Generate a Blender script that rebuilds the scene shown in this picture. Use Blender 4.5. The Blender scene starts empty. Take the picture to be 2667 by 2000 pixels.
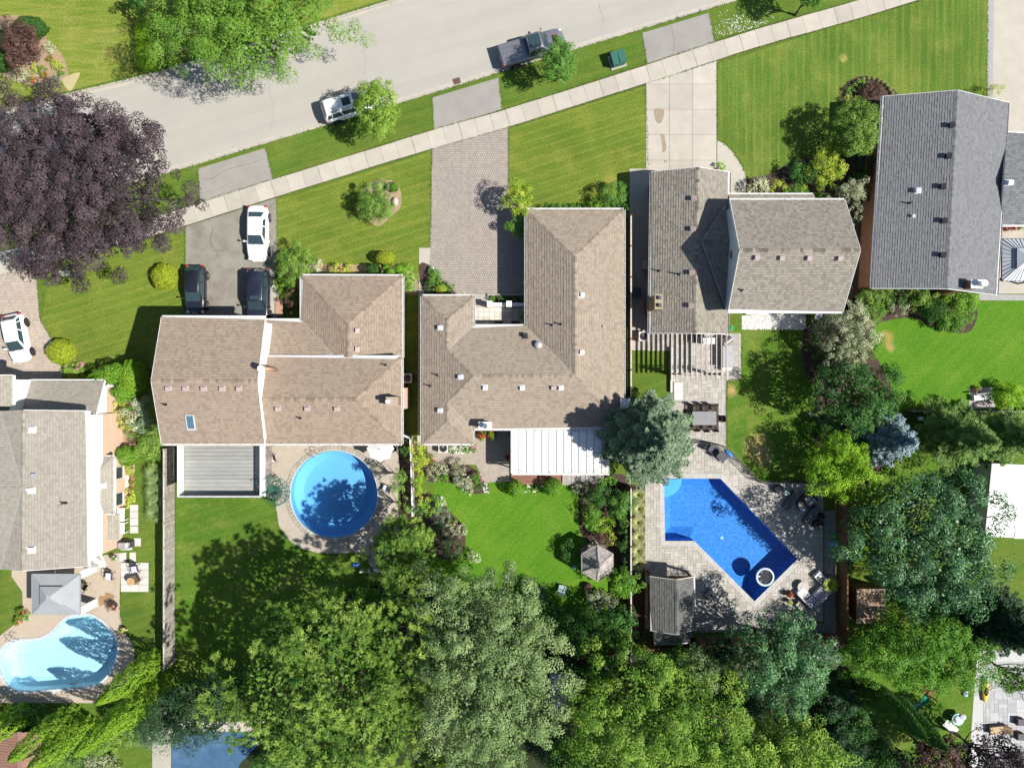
import bpy, math, random, os
import numpy as np
from mathutils import Vector, Matrix
from mathutils.geometry import delaunay_2d_cdt

# ---------------------------------------------------------------- camera, sky, sun, exposure
SC = bpy.context.scene
rad = math.radians
CAM_H, FPX, CX, CY = 60.0, 1800.0, 1333.5, 1000.0      # drone 60 m up, looking straight down
cam = bpy.data.cameras.new('camera'); camo = bpy.data.objects.new('camera', cam)
SC.collection.objects.link(camo); SC.camera = camo
camo.location = (0, 0, CAM_H); camo.rotation_euler = (0, 0, 0)
cam.sensor_fit = 'HORIZONTAL'; cam.sensor_width = 36.0; cam.lens = 36.0 * FPX / 2667.0
cam.clip_start = 0.5; cam.clip_end = 2000.0
SUNV = Vector((0.885, -0.257, 1.02)).normalized()
W = bpy.data.worlds.new('World'); SC.world = W; W.use_nodes = True
wn = W.node_tree.nodes; wl = W.node_tree.links
bgn = wn.get('Background') or wn.new('ShaderNodeBackground')
sky = wn.new('ShaderNodeTexSky'); sky.sky_type = 'NISHITA'; sky.sun_disc = False
sky.sun_elevation = math.asin(SUNV.z); sky.sun_rotation = math.atan2(SUNV.x, SUNV.y)
sky.altitude = 100; sky.air_density = 1.0; sky.dust_density = 0.6; sky.ozone_density = 1.0
wl.new(sky.outputs[0], bgn.inputs[0]); bgn.inputs[1].default_value = 0.066
sl = bpy.data.lights.new('sun', 'SUN'); sl.energy = 4.45; sl.angle = rad(0.55); sl.color = (1.0, 0.955, 0.88)
so = bpy.data.objects.new('sun', sl); SC.collection.objects.link(so)
so.rotation_euler = SUNV.to_track_quat('Z', 'Y').to_euler(); so.location = (40, -12, 50)
SC.view_settings.view_transform = 'Standard'; SC.view_settings.look = 'None'
SC.view_settings.exposure = 0.78; SC.view_settings.gamma = 1.0; SC.view_settings.use_curve_mapping = False
SC.render.engine = 'CYCLES'
SC.cycles.max_bounces = 6; SC.cycles.transparent_max_bounces = 8
SC.cycles.diffuse_bounces = 4; SC.cycles.glossy_bounces = 2; SC.cycles.transmission_bounces = 4
SC.cycles.caustics_reflective = False; SC.cycles.caustics_refractive = False
SC.cycles.use_denoising = True
rng = np.random.default_rng(7); random.seed(7)

# ---------------------------------------------------------------- helpers
def P(x, y, z=0.0):
    k = (CAM_H - z) / FPX
    return ((x - CX) * k, (CY - y) * k, z)
def P2(x, y, z=0.0): return P(x, y, z)[:2]
def PP(pts, z=0.0): return [P2(x, y, z) for x, y in pts]
def area(p): return 0.5 * sum(p[i][0] * p[(i + 1) % len(p)][1] - p[(i + 1) % len(p)][0] * p[i][1] for i in range(len(p)))
def ccw(p): return list(p) if area(p) > 0 else list(reversed(p))
def spline(pts, n=6, closed=False):
    out = []; N = len(pts); pts = [Vector(p) for p in pts]
    for i in range(N if closed else N - 1):
        g = lambda k: pts[k % N] if closed else pts[max(0, min(N - 1, k))]
        a, b, c, d = g(i - 1), g(i), g(i + 1), g(i + 2)
        for j in range(n):
            t = j / n
            out.append(tuple(0.5 * ((2 * b) + (c - a) * t + (2 * a - 5 * b + 4 * c - d) * t * t + (3 * b - a - 3 * c + d) * t ** 3)))
    if not closed: out.append(tuple(pts[-1]))
    return out
def inside(p, poly):
    x, y = p[0], p[1]; c = False; n = len(poly); j = n - 1
    for i in range(n):
        xi, yi = poly[i]; xj, yj = poly[j]
        if (yi > y) != (yj > y) and x < (xj - xi) * (y - yi) / (yj - yi) + xi: c = not c
        j = i
    return c
def offset(poly, d):                       # inset (d>0) of a CCW polygon
    poly = ccw(poly); n = len(poly); out = []
    for i in range(n):
        p0, p1, p2 = Vector(poly[i - 1]), Vector(poly[i]), Vector(poly[(i + 1) % n])
        e1 = (p1 - p0).normalized(); e2 = (p2 - p1).normalized()
        n1 = Vector((-e1.y, e1.x)); n2 = Vector((-e2.y, e2.x))
        k = n1 + n2; q = max(0.25, 1 + n1.dot(n2))
        out.append(tuple(p1 + k * d / q))
    return out
def along(pts, step):
    """points every `step` along a polyline with tangent"""
    out = []; pts = [Vector(p) for p in pts]; carry = 0.0
    for a, b in zip(pts[:-1], pts[1:]):
        L = (b - a).length
        if L < 1e-6: continue
        t = (b - a) / L; s = carry
        while s < L:
            out.append((a + t * s, t)); s += step
        carry = s - L
    return out

class MB:
    def __init__(s): s.v = []; s.f = []; s.t = []
    def add(s, vs, fs, tint=0.5):
        n = len(s.v); s.v += [tuple(v) for v in vs]; s.f += [tuple(i + n for i in f) for f in fs]; s.t += [tint] * len(fs); return s
    def box(s, c, d, rz=0.0, ry=0.0, rx=0.0, tint=0.5):
        m = Matrix.Translation(c) @ Matrix.Rotation(rz, 4, 'Z') @ Matrix.Rotation(ry, 4, 'Y') @ Matrix.Rotation(rx, 4, 'X')
        h = [x / 2 for x in d]
        vs = [m @ Vector((a * h[0], b * h[1], e * h[2])) for a in (-1, 1) for b in (-1, 1) for e in (-1, 1)]
        return s.add(vs, [(0, 1, 3, 2), (4, 6, 7, 5), (0, 4, 5, 1), (2, 3, 7, 6), (0, 2, 6, 4), (1, 5, 7, 3)], tint)
    def prism(s, poly, z0, z1, top=True, bot=True, tint=0.5):
        poly = ccw(poly); n = len(poly)
        fs = [(i, (i + 1) % n, (i + 1) % n + n, i + n) for i in range(n)]
        if top: fs.append(tuple(range(n, 2 * n)))
        if bot: fs.append(tuple(range(n - 1, -1, -1)))
        return s.add([(x, y, z0) for x, y in poly] + [(x, y, z1) for x, y in poly], fs, tint)
    def frustum(s, p0, z0, p1, z1, tint=0.5):
        n = len(p0)
        fs = [(i, (i + 1) % n, (i + 1) % n + n, i + n) for i in range(n)] + [tuple(range(n, 2 * n)), tuple(range(n - 1, -1, -1))]
        return s.add([(x, y, z0) for x, y in p0] + [(x, y, z1) for x, y in p1], fs, tint)
    def poly(s, vs, tint=0.5): return s.add(vs, [tuple(range(len(vs)))], tint)
    def sheet(s, poly, z, tint=0.5):
        poly = ccw(poly); return s.add([(x, y, z) for x, y in poly], [tuple(range(len(poly)))], tint)
    def holed(s, outer, holes, z, tint=0.5):
        loops = [ccw(outer)] + [ccw(h) for h in holes]; vs = []; fc = []
        for l in loops:
            fc.append(list(range(len(vs), len(vs) + len(l)))); vs += [Vector(p) for p in l]
        r = delaunay_2d_cdt(vs, [], fc, 0, 1e-5)
        V, T = r[0], r[2]; keep = []
        for t in T:
            c = sum((V[i] for i in t), Vector((0, 0))) / len(t)
            if inside(c, loops[0]) and not any(inside(c, h) for h in loops[1:]): keep.append(t)
        return s.add([(v.x, v.y, z) for v in V], keep, tint)
    def tube(s, pts, r, n=6, closed=False, tint=0.5, r2=None, cap=True):
        pts = [Vector(p) for p in pts]; N = len(pts); base = len(s.v); vs = []
        for i, p in enumerate(pts):
            a = pts[i - 1] if (closed or i > 0) else p; b = pts[(i + 1) % N] if (closed or i < N - 1) else p
            t = (b - a).normalized() if (b - a).length > 1e-9 else Vector((0, 0, 1))
            u = t.cross(Vector((0, 0, 1)));  u = t.cross(Vector((1, 0, 0))) if u.length < 1e-3 else u
            u.normalize(); w = t.cross(u); rr = r if r2 is None else r + (r2 - r) * i / max(1, N - 1)
            vs += [p + (u * math.cos(2 * math.pi * k / n) + w * math.sin(2 * math.pi * k / n)) * rr for k in range(n)]
        fs = []
        for i in range(N if closed else N - 1):
            for k in range(n):
                a = i * n + k; b = i * n + (k + 1) % n; j = (i + 1) % N * n
                fs.append((a, b, j + (k + 1) % n, j + k))
        if not closed and cap: fs += [tuple(range(n - 1, -1, -1)), tuple(range((N - 1) * n, N * n))]
        return s.add(vs, fs, tint)
    def lathe(s, prof, c=(0, 0, 0), n=16, tint=0.5, sx=1, sy=1):
        vs = []; m = len(prof)
        for r, z in prof:
            vs += [(c[0] + r * sx * math.cos(2 * math.pi * k / n), c[1] + r * sy * math.sin(2 * math.pi * k / n), c[2] + z) for k in range(n)]
        fs = [(i * n + k, i * n + (k + 1) % n, (i + 1) * n + (k + 1) % n, (i + 1) * n + k) for i in range(m - 1) for k in range(n)]
        fs += [tuple(range(n - 1, -1, -1)), tuple(range((m - 1) * n, m * n))]
        return s.add(vs, fs, tint)
    def cyl(s, c, r, z0, z1, n=16, tint=0.5): return s.lathe([(r, z0), (r, z1)], (c[0], c[1], 0), n, tint)
    def ell(s, c, r, n=12, m=7, tint=0.5):
        return s.lathe([(max(.02, math.cos(a)) , math.sin(a) * r[2]) for a in np.linspace(-math.pi / 2, math.pi / 2, m)], c, n, tint, r[0], r[1])
    def beam(s, a, b, w, h, tint=0.5):
        a, b = Vector(a), Vector(b); t = (b - a).normalized()
        u = t.cross(Vector((0, 0, 1))); u = Vector((1, 0, 0)) if u.length < 1e-3 else u.normalized(); v = u.cross(t)
        vs = [p + u * (i * w / 2) + v * (j * h / 2) for p in (a, b) for i, j in ((-1, -1), (1, -1), (1, 1), (-1, 1))]
        return s.add(vs, [(0, 1, 2, 3), (7, 6, 5, 4), (0, 4, 5, 1), (1, 5, 6, 2), (2, 6, 7, 3), (3, 7, 4, 0)], tint)
    def build(s, name, m, parent=None, smooth=False, bevel=0.0, world=False, sub=0):
        """one mesh object; world=True: vertices are world coordinates, moved into the parent's frame"""
        v = s.v
        if world and parent is not None:
            o = parent; off = Vector((0, 0, 0))
            while o is not None: off += o.location; o = o.parent
            v = [(a - off.x, b - off.y, c - off.z) for a, b, c in v]
        me = bpy.data.meshes.new(name); me.from_pydata(v, [], s.f); me.materials.append(m)
        at = me.attributes.new('tint', 'FLOAT', 'FACE'); at.data.foreach_set('value', np.array(s.t, np.float32))
        if smooth: me.polygons.foreach_set('use_smooth', [True] * len(me.polygons))
        me.update(); return link(name, me, parent, bevel, sub)
def link(name, me, parent=None, bevel=0.0, sub=0):
    o = bpy.data.objects.new(name, me); SC.collection.objects.link(o)
    if parent is not None: o.parent = parent
    if bevel > 0:
        b = o.modifiers.new('bevel', 'BEVEL'); b.width = bevel; b.segments = 2; b.limit_method = 'ANGLE'; b.angle_limit = rad(35)
    if sub: u = o.modifiers.new('sub', 'SUBSURF'); u.levels = sub; u.render_levels = sub
    return o
def tag(o, label, cat, group=None):
    o['label'] = label; o['category'] = cat
    if group: o['group'] = group
    return o
def struct(o, label=None, cat=None):
    o['kind'] = 'structure'
    if label: o['label'] = label
    if cat: o['category'] = cat
    return o
def stuff(o): o['kind'] = 'stuff'; return o
def thing(name, label, cat, loc=(0, 0, 0), rz=0.0, group=None):
    o = bpy.data.objects.new(name, None); SC.collection.objects.link(o); o.empty_display_size = 0.2
    o.location = loc; o.rotation_euler = (0, 0, rz); return tag(o, label, cat, group)
def dup(root, loc, rz, label=None, group=None):
    r = root.copy(); SC.collection.objects.link(r); r.location = loc; r.rotation_euler = (0, 0, rz)
    if label: r['label'] = label
    if group: r['group'] = group
    for ch in list(root.children):
        c = ch.copy(); SC.collection.objects.link(c); c.parent = r
        for g in ch.children:
            d = g.copy(); SC.collection.objects.link(d); d.parent = c
    return r

# ---------------------------------------------------------------- materials
MATS = {}
def lin(c):
    if isinstance(c, str):
        v = [int(c[i:i + 2], 16) / 255 for i in (0, 2, 4)]
        return tuple(x / 12.92 if x <= .04045 else ((x + .055) / 1.055) ** 2.4 for x in v)
    return c
class NT:
    def __init__(s, name):
        s.m = bpy.data.materials.new(name); s.m.use_nodes = True; s.t = s.m.node_tree; s.t.nodes.clear()
        s.out = s.t.nodes.new('ShaderNodeOutputMaterial')
    def n(s, ty, **k):
        q = s.t.nodes.new(ty)
        for a, b in k.items():
            if a.startswith('i_'):
                key = a[2:]; key = int(key) if key.isdigit() else key.replace('_', ' ')
                if hasattr(b, 'is_output'): s.t.links.new(b, q.inputs[key])
                else: q.inputs[key].default_value = b
            else: setattr(q, a, b)
        return q
    def l(s, a, b): s.t.links.new(a, b)
    def math(s, op, a, b=0.5, clamp=False):
        q = s.n('ShaderNodeMath', operation=op, use_clamp=clamp)
        for i, x in enumerate((a, b)):
            if hasattr(x, 'is_output'): s.l(x, q.inputs[i])
            else: q.inputs[i].default_value = x
        return q.outputs[0]
    def mix(s, f, a, b, blend='MIX'):
        q = s.n('ShaderNodeMix', data_type='RGBA', blend_type=blend)
        for i, x in ((0, f), (6, a), (7, b)):
            if hasattr(x, 'is_output'): s.l(x, q.inputs[i])
            else: q.inputs[i].default_value = x if i == 0 else (*x[:3], 1)
        return q.outputs[2]
    def coord(s, world=False, jitter=True):
        if world: return s.n('ShaderNodeNewGeometry').outputs['Position']
        v = s.n('ShaderNodeTexCoord').outputs['Object']
        if not jitter: return v
        r = s.n('ShaderNodeObjectInfo').outputs['Random']
        a = s.n('ShaderNodeVectorMath', operation='ADD'); s.l(v, a.inputs[0]); s.l(s.math('MULTIPLY', r, 57.0), a.inputs[1]); return a.outputs[0]
    def noise(s, vec, scale, detail=4.0, rough=0.55, lo=0.3, hi=0.7):
        q = s.n('ShaderNodeTexNoise', i_Scale=scale, i_Detail=detail, i_Roughness=rough); s.l(vec, q.inputs['Vector'])
        r = s.n('ShaderNodeMapRange', i_1=lo, i_2=hi); s.l(q.outputs[0], r.inputs[0]); return r.outputs[0]
    def tint(s): return s.n('ShaderNodeAttribute', attribute_name='tint').outputs['Fac']
    def scaled(s, vec, sc, rot=0.0):
        q = s.n('ShaderNodeMapping'); s.l(vec, q.inputs[0]); q.inputs['Scale'].default_value = sc; q.inputs['Rotation'].default_value = (0, 0, rot); return q.outputs[0]
    def bsdf(s, col, rough=0.8, spec=0.25, metal=0.0, bump=None, bstr=0.2, bdist=0.02, coat=0.0):
        b = s.n('ShaderNodeBsdfPrincipled')
        for k, x in (('Base Color', col), ('Roughness', rough), ('Specular IOR Level', spec), ('Metallic', metal), ('Coat Weight', coat)):
            if hasattr(x, 'is_output'): s.l(x, b.inputs[k])
            else: b.inputs[k].default_value = (*x[:3], 1) if k == 'Base Color' else x
        if bump is not None:
            q = s.n('ShaderNodeBump', i_Strength=bstr, i_Distance=bdist); s.l(bump, q.inputs['Height']); s.l(q.outputs[0], b.inputs['Normal'])
        return b.outputs[0]
    def done(s, sh): s.l(sh, s.out.inputs[0]); return s.m
def M(name, c1, c2=None, scale=2.0, rough=0.8, spec=0.25, metal=0.0, bump=0.0, bscale=20.0, fine=0.0, coat=0.0, tint=0.0, rnd=0.0, world=False, stain=None, amt=.5):
    """plain surface: two colours mixed by noise, optional per-face tint (tiles), per-object variation, stains, fine grain"""
    if name in MATS: return MATS[name]
    t = NT(name); c1 = lin(c1); c2 = lin(c2) if c2 else tuple(x * .82 for x in c1); v = t.coord(world)
    f = t.noise(v, scale); col = t.mix(f, c1, c2)
    if tint: 
        ti = t.math('MULTIPLY', t.math('SUBTRACT', t.tint(), 0.5), tint); col = t.mix(1.0, col, t.n('ShaderNodeCombineColor', i_0=t.math('ADD', ti, 1.0), i_1=t.math('ADD', ti, 1.0), i_2=t.math('ADD', ti, 1.0)).outputs[0], 'MULTIPLY')
    if rnd:
        r = t.n('ShaderNodeObjectInfo').outputs['Random']; r = t.math('ADD', t.math('MULTIPLY', t.math('SUBTRACT', r, .5), rnd), 1.0)
        col = t.mix(1.0, col, t.n('ShaderNodeCombineColor', i_0=r, i_1=r, i_2=r).outputs[0], 'MULTIPLY')
    if stain:
        s = t.noise(v, scale * .27, 6, .65, .5, .72); col = t.mix(t.math('MULTIPLY', s, amt), col, lin(stain))
    g = t.noise(v, bscale, 3, .6, .25, .75)
    if fine:
        q = t.math('ADD', t.math('MULTIPLY', t.math('SUBTRACT', g, .5), fine), 1.0); col = t.mix(1.0, col, t.n('ShaderNodeCombineColor', i_0=q, i_1=q, i_2=q).outputs[0], 'MULTIPLY')
    MATS[name] = t.done(t.bsdf(col, rough, spec, metal, g if bump else None, bump, .02, coat)); return MATS[name]
def LEAF(name, c1, c2, rough=.55, trans=.28, spec=.25):
    if name in MATS: return MATS[name]
    t = NT(name); col = t.mix(t.tint(), lin(c1), lin(c2))
    b = t.bsdf(col, rough, spec); tr = t.n('ShaderNodeBsdfTranslucent')
    t.l(t.mix(1.0, col, (1.0, 1.0, .55), 'MULTIPLY'), tr.inputs[0])
    x = t.n('ShaderNodeMixShader', i_0=trans); t.l(b, x.inputs[1]); t.l(tr.outputs[0], x.inputs[2]); MATS[name] = t.done(x.outputs[0]); return MATS[name]
def LAWN(name, c1, c2, dry, ang=0.0, sw=0.5, samt=.25, dryness=.35, seed=0.0, patches=(), lines=None):
    if name in MATS: return MATS[name]
    t = NT(name); v = t.coord(True); s0 = t.n('ShaderNodeVectorMath', operation='ADD'); t.l(v, s0.inputs[0]); s0.inputs[1].default_value = (seed, seed * 1.7, 0); v = s0.outputs[0]
    big = t.noise(v, .16, 4, .6, .35, .65); mid = t.noise(v, .9, 5, .65, .3, .7); fine = t.noise(v, 7.0, 4, .7, .28, .72); vf = t.noise(v, 28, 2, .6, .25, .75)
    col = t.mix(big, lin(c1), lin(c2)); col = t.mix(t.math('MULTIPLY', mid, .5), col, lin(c2))
    st = t.scaled(t.scaled(v, (1, 1, 1), -ang), (.05, 1, 1))
    sn = t.noise(st, 1 / sw, 3, .6, .38, .62); col = t.mix(t.math('MULTIPLY', sn, samt), col, lin(dry))
    if lines:                                         # wheel lines left by the mower
        la, per, amt = lines; q = t.n('ShaderNodeVectorMath', operation='DOT_PRODUCT'); t.l(t.n('ShaderNodeNewGeometry').outputs['Position'], q.inputs[0]); q.inputs[1].default_value = (math.cos(la) * 2 * math.pi / per, math.sin(la) * 2 * math.pi / per, 0)
        w = t.math('SINE', t.math('ADD', q.outputs['Value'], t.math('MULTIPLY', t.noise(v, .5, 3), .9))); m = t.n('ShaderNodeMapRange', i_1=.45, i_2=1.0); t.l(w, m.inputs[0])
        col = t.mix(t.math('MULTIPLY', t.math('MULTIPLY', m.outputs[0], t.noise(v, .8, 5, .7, .25, .6)), amt), col, lin(dry))
    dr = t.noise(v, .33, 6, .7, .5, .75); col = t.mix(t.math('MULTIPLY', dr, dryness), col, lin(dry))
    wpos = t.n('ShaderNodeNewGeometry').outputs['Position']; pn = t.noise(v, 2.2, 5, .75, .3, .6)
    for px, py, r, c in patches:                      # worn, dry spots of the real lawn
        q = t.n('ShaderNodeVectorMath', operation='DISTANCE'); t.l(wpos, q.inputs[0]); q.inputs[1].default_value = P(px, py)
        f = t.n('ShaderNodeMapRange', i_1=r / 30, i_2=r / 90); t.l(q.outputs['Value'], f.inputs[0]); col = t.mix(t.math('MULTIPLY', f.outputs[0], pn), col, lin(c))
    k = t.math('ADD', t.math('MULTIPLY', t.math('SUBTRACT', fine, .5), .75), 1.0); k = t.math('ADD', k, t.math('MULTIPLY', t.math('SUBTRACT', vf, .5), .5))
    col = t.mix(1.0, col, t.n('ShaderNodeCombineColor', i_0=k, i_1=k, i_2=k).outputs[0], 'MULTIPLY')
    MATS[name] = t.done(t.bsdf(col, .9, .1, bump=t.math('ADD', fine, vf), bstr=.22, bdist=.05)); return MATS[name]
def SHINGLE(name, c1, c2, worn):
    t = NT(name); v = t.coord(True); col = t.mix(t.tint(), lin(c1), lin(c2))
    w = t.noise(v, .45, 5, .6, .45, .75); col = t.mix(t.math('MULTIPLY', w, .45), col, lin(worn))
    g = t.noise(v, 14, 3, .7, .25, .75); k = t.math('ADD', t.math('MULTIPLY', t.math('SUBTRACT', g, .5), .22), 1.0)
    col = t.mix(1.0, col, t.n('ShaderNodeCombineColor', i_0=k, i_1=k, i_2=k).outputs[0], 'MULTIPLY')
    MATS[name] = t.done(t.bsdf(col, .92, .15, bump=t.noise(v, 60, 2), bstr=.3, bdist=.01)); return MATS[name]
def BRICK(name, c1, c2, mort, sx=4.3, sz=13.0):
    t = NT(name); g = t.n('ShaderNodeNewGeometry'); sp = t.n('ShaderNodeSeparateXYZ'); t.l(g.outputs['Position'], sp.inputs[0])
    u = t.math('ADD', sp.outputs[0], sp.outputs[1]); cb = t.n('ShaderNodeCombineXYZ'); t.l(u, cb.inputs[0]); t.l(sp.outputs[2], cb.inputs[1])
    b = t.n('ShaderNodeTexBrick', i_Scale=1.0, i_Mortar_Size=.008, i_Brick_Width=.22, i_Row_Height=.075); t.l(cb.outputs[0], b.inputs[0])
    b.inputs['Color1'].default_value = (*lin(c1), 1); b.inputs['Color2'].default_value = (*lin(c2), 1); b.inputs['Mortar'].default_value = (*lin(mort), 1)
    n = t.noise(t.coord(True), 3, 4); col = t.mix(t.math('MULTIPLY', n, .25), b.outputs[0], lin(mort))
    MATS[name] = t.done(t.bsdf(col, .9, .15, bump=b.outputs[1], bstr=-.4, bdist=.01)); return MATS[name]
def WATER(name, tintc, ripple=3.0, rstr=.12):
    t = NT(name); v = t.coord(True); n1 = t.n('ShaderNodeTexNoise', i_Scale=ripple, i_Detail=4.0, i_Roughness=.6); t.l(v, n1.inputs[0])
    bp = t.n('ShaderNodeBump', i_Strength=rstr, i_Distance=.1); t.l(n1.outputs[0], bp.inputs['Height'])
    tr = t.n('ShaderNodeBsdfTransparent'); tr.inputs[0].default_value = (*tintc, 1)
    gl = t.n('ShaderNodeBsdfGlossy'); gl.inputs['Roughness'].default_value = .03; t.l(bp.outputs[0], gl.inputs['Normal'])
    fr = t.n('ShaderNodeFresnel', i_IOR=1.33); t.l(bp.outputs[0], fr.inputs['Normal'])
    x = t.n('ShaderNodeMixShader'); t.l(fr.outputs[0], x.inputs[0]); t.l(tr.outputs[0], x.inputs[1]); t.l(gl.outputs[0], x.inputs[2])
    MATS[name] = t.done(x.outputs[0]); return MATS[name]
def GLASS(name, c=(.03, .04, .05), rough=.05):
    if name in MATS: return MATS[name]
    t = NT(name); MATS[name] = t.done(t.bsdf(c, rough, .6, 0)); return MATS[name]

white = M('white_paint', (.78, .78, .76), (.72, .72, .70), 1.5, .5)
trim = M('white_trim', (.74, .74, .73), (.64, .64, .63), 3, .45)
soffit = M('soffit', (.6, .59, .57), None, 2, .6)
blackm = M('black_metal', (.02, .02, .022), (.035, .035, .035), 4, .45, .4)
darkm = M('dark_grey_metal', (.06, .062, .068), (.04, .04, .045), 4, .4, .4, .3)
steel = M('stainless_steel', (.5, .5, .52), (.36, .36, .38), 5, .3, .5, .8)
rubber = M('rubber', (.018, .018, .018), (.03, .03, .03), 6, .8)
wicker = M('dark_wicker', (.05, .042, .04), (.09, .075, .07), 30, .8, bump=.5, bscale=60, fine=.5)
wood_grey = M('weathered_wood', (.34, .31, .27), (.2, .18, .16), 2.5, .9, bump=.4, bscale=14, fine=.35, tint=.35, rnd=.25)
wood_brown = M('brown_wood', (.2, .105, .05), (.11, .06, .03), 2.5, .85, bump=.3, bscale=12, fine=.3, tint=.4, rnd=.25)
concrete = M('concrete', (.43, .40, .345), (.375, .345, .295), .9, .9, .15, bump=.2, bscale=30, fine=.16, rnd=.16, stain=(.31, .28, .24), amt=.3, world=True)
curbm = M('kerb_concrete', (.42, .39, .335), (.37, .345, .30), 1.5, .9, .15, bump=.2, bscale=25, fine=.12, rnd=.08, world=True)
roadm = M('road_surface', (.365, .345, .31), (.325, .31, .28), .3, .92, .15, bump=.25, bscale=45, fine=.16, stain=(.40, .375, .335), amt=.7, world=True)
asph = M('driveway_asphalt', (.26, .245, .21), (.20, .185, .155), .9, .92, .15, bump=.3, bscale=35, fine=.2, stain=(.12, .10, .075), amt=.95, world=True)
apron = M('apron_asphalt', (.29, .275, .25), (.255, .24, .22), .8, .92, .15, bump=.3, bscale=35, fine=.18, stain=(.2, .19, .17), amt=.5, world=True)
def road_material():
    t = NT('street_surface'); v = t.coord(True); lanes = t.scaled(t.scaled(v, (1, 1, 1), -rad(16.8)), (.035, .9, 1)); n1 = t.noise(lanes, 1.0, 5, .6, .3, .7); n2 = t.noise(v, .35, 6, .65, .4, .7); g = t.noise(v, 40, 3, .7, .25, .75); sp = t.noise(v, 5, 3, .7, .62, .75)
    col = t.mix(n1, (.372, .352, .316), (.325, .31, .28)); col = t.mix(t.math('MULTIPLY', n2, .5), col, (.39, .366, .325)); col = t.mix(t.math('MULTIPLY', sp, .22), col, (.2, .19, .17))
    k = t.math('ADD', t.math('MULTIPLY', t.math('SUBTRACT', g, .5), .2), 1.0); col = t.mix(1.0, col, t.n('ShaderNodeCombineColor', i_0=k, i_1=k, i_2=k).outputs[0], 'MULTIPLY')
    return t.done(t.bsdf(col, .92, .15, bump=g, bstr=.25, bdist=.02))
roadm = road_material()
soil = M('soil', (.11, .075, .05), (.06, .042, .03), 3, .95, .1, bump=.8, bscale=18, fine=.5, world=True)
jsand = M('joint_sand', (.2, .175, .145), (.14, .125, .10), 4, .95, .1, fine=.3, world=True)
mulch = M('mulch', (.1, .07, .055), (.05, .035, .03), 6, .95, .1, bump=.9, bscale=26, fine=.7, world=True)
sandbed = M('sandy_bed', (.36, .27, .18), (.26, .19, .12), 2, .95, .1, bump=.5, bscale=20, fine=.3, world=True)
gravel = M('grey_gravel', (.34, .33, .31), (.18, .175, .17), 9, .9, bump=.9, bscale=30, fine=.8, world=True)
# ---------------------------------------------------------------- setting: road, kerbs, pavement, lawns, drives
def dense(pts, n=5): return spline(pts, n)
north = dense([(-2600, 790), (-900, 490), (-300, 356), (0, 285), (190, 240), (386, 192), (640, 118), (897, 37), (1200, -55), (2200, -358), (5000, -1206)])
south = dense([(-2600, 1010), (-900, 745), (-300, 622), (0, 553), (180, 516), (424, 455), (700, 372), (1112, 248), (1490, 132), (1917, 3), (2600, -203), (5000, -930)])
road_poly_px = north + list(reversed(south)); road_poly = PP(road_poly_px)
pool1_px = spline([(206, 1602), (240, 1605), (272, 1626), (298, 1660), (306, 1692), (297, 1728), (270, 1768), (236, 1785), (168, 1792), (84, 1798), (42, 1796), (16, 1778), (0, 1744), (-4, 1710), (8, 1688), (34, 1672), (68, 1668), (108, 1664), (138, 1646), (163, 1620), (184, 1606)], 4, True)
pool2_c = (870, 1287)
pool2_px = [(870 + 114 * math.cos(a), 1287 + 112 * math.sin(a)) for a in np.linspace(0, 2 * math.pi, 72, endpoint=False)]
pool4_px = [(1729, 1246), (1876, 1246), (2077, 1455), (1965, 1565), (1808, 1408), (1732, 1408)]
pool5_px = [(446, 1906), (700, 1906), (700, 2130), (446, 2130)]
pools = [PP(pool1_px), PP(pool2_px), PP(pool4_px), PP(pool5_px)]
grass0 = LAWN('lawn_base', '54702a', '455f20', '84823c', .3, .5, .2, .3)
g = MB().holed([(-420, -420), (420, -420), (420, 420), (-420, 420)], [road_poly] + pools, 0.0)
struct(g.build('ground', grass0), 'grassy ground of the whole neighbourhood', 'ground')
struct(MB().sheet(road_poly, -0.12).build('road', roadm), 'pale worn asphalt street crossing the top of the scene', 'road')

DRIVES = [(516, 695), (1126, 1303), (1672, 1852)]
def kerb_run(name, line, sgn, label):
    pts = PP(line); n0 = thing(name, label, 'kerb'); n0['kind'] = 'structure'
    pts = [p for p in pts if -95 < p[0] < 95]
    seg = along(pts, 2.0); i = 0
    for k in range(len(seg) - 1):
        a, t = seg[k]; b, t2 = seg[k + 1]; nn = Vector((-t.y, t.x)) * sgn; n2 = Vector((-t2.y, t2.x)) * sgn
        px = CX + a.x * FPX / CAM_H; low = sgn < 0 and any(d0 - 6 < px < d1 - 30 for d0, d1 in DRIVES)
        g = 0.008; ta = a + t * g; tb = b - t2 * g
        if abs(a.x) > 50: continue
        h = -.06 if low else .015
        MB().prism([ta - nn * .0, tb - n2 * .0, tb - n2 * .17, ta - nn * .17], -.16, h).build('kerb_stone', curbm, n0)
        MB().prism([ta - nn * .17, tb - n2 * .17, tb - n2 * .47, ta - nn * .47], -.16, -.098).build('gutter_slab', curbm, n0)
# the line is the grass edge; stones lie on its road side
kerb_run('kerb', [(x, y) for x, y in south], -1, 'concrete kerb and gutter along the house side of the street')
kerb_run('kerb', [(x, y) for x, y in north], 1, 'concrete kerb and gutter along the far side of the street')

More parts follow.
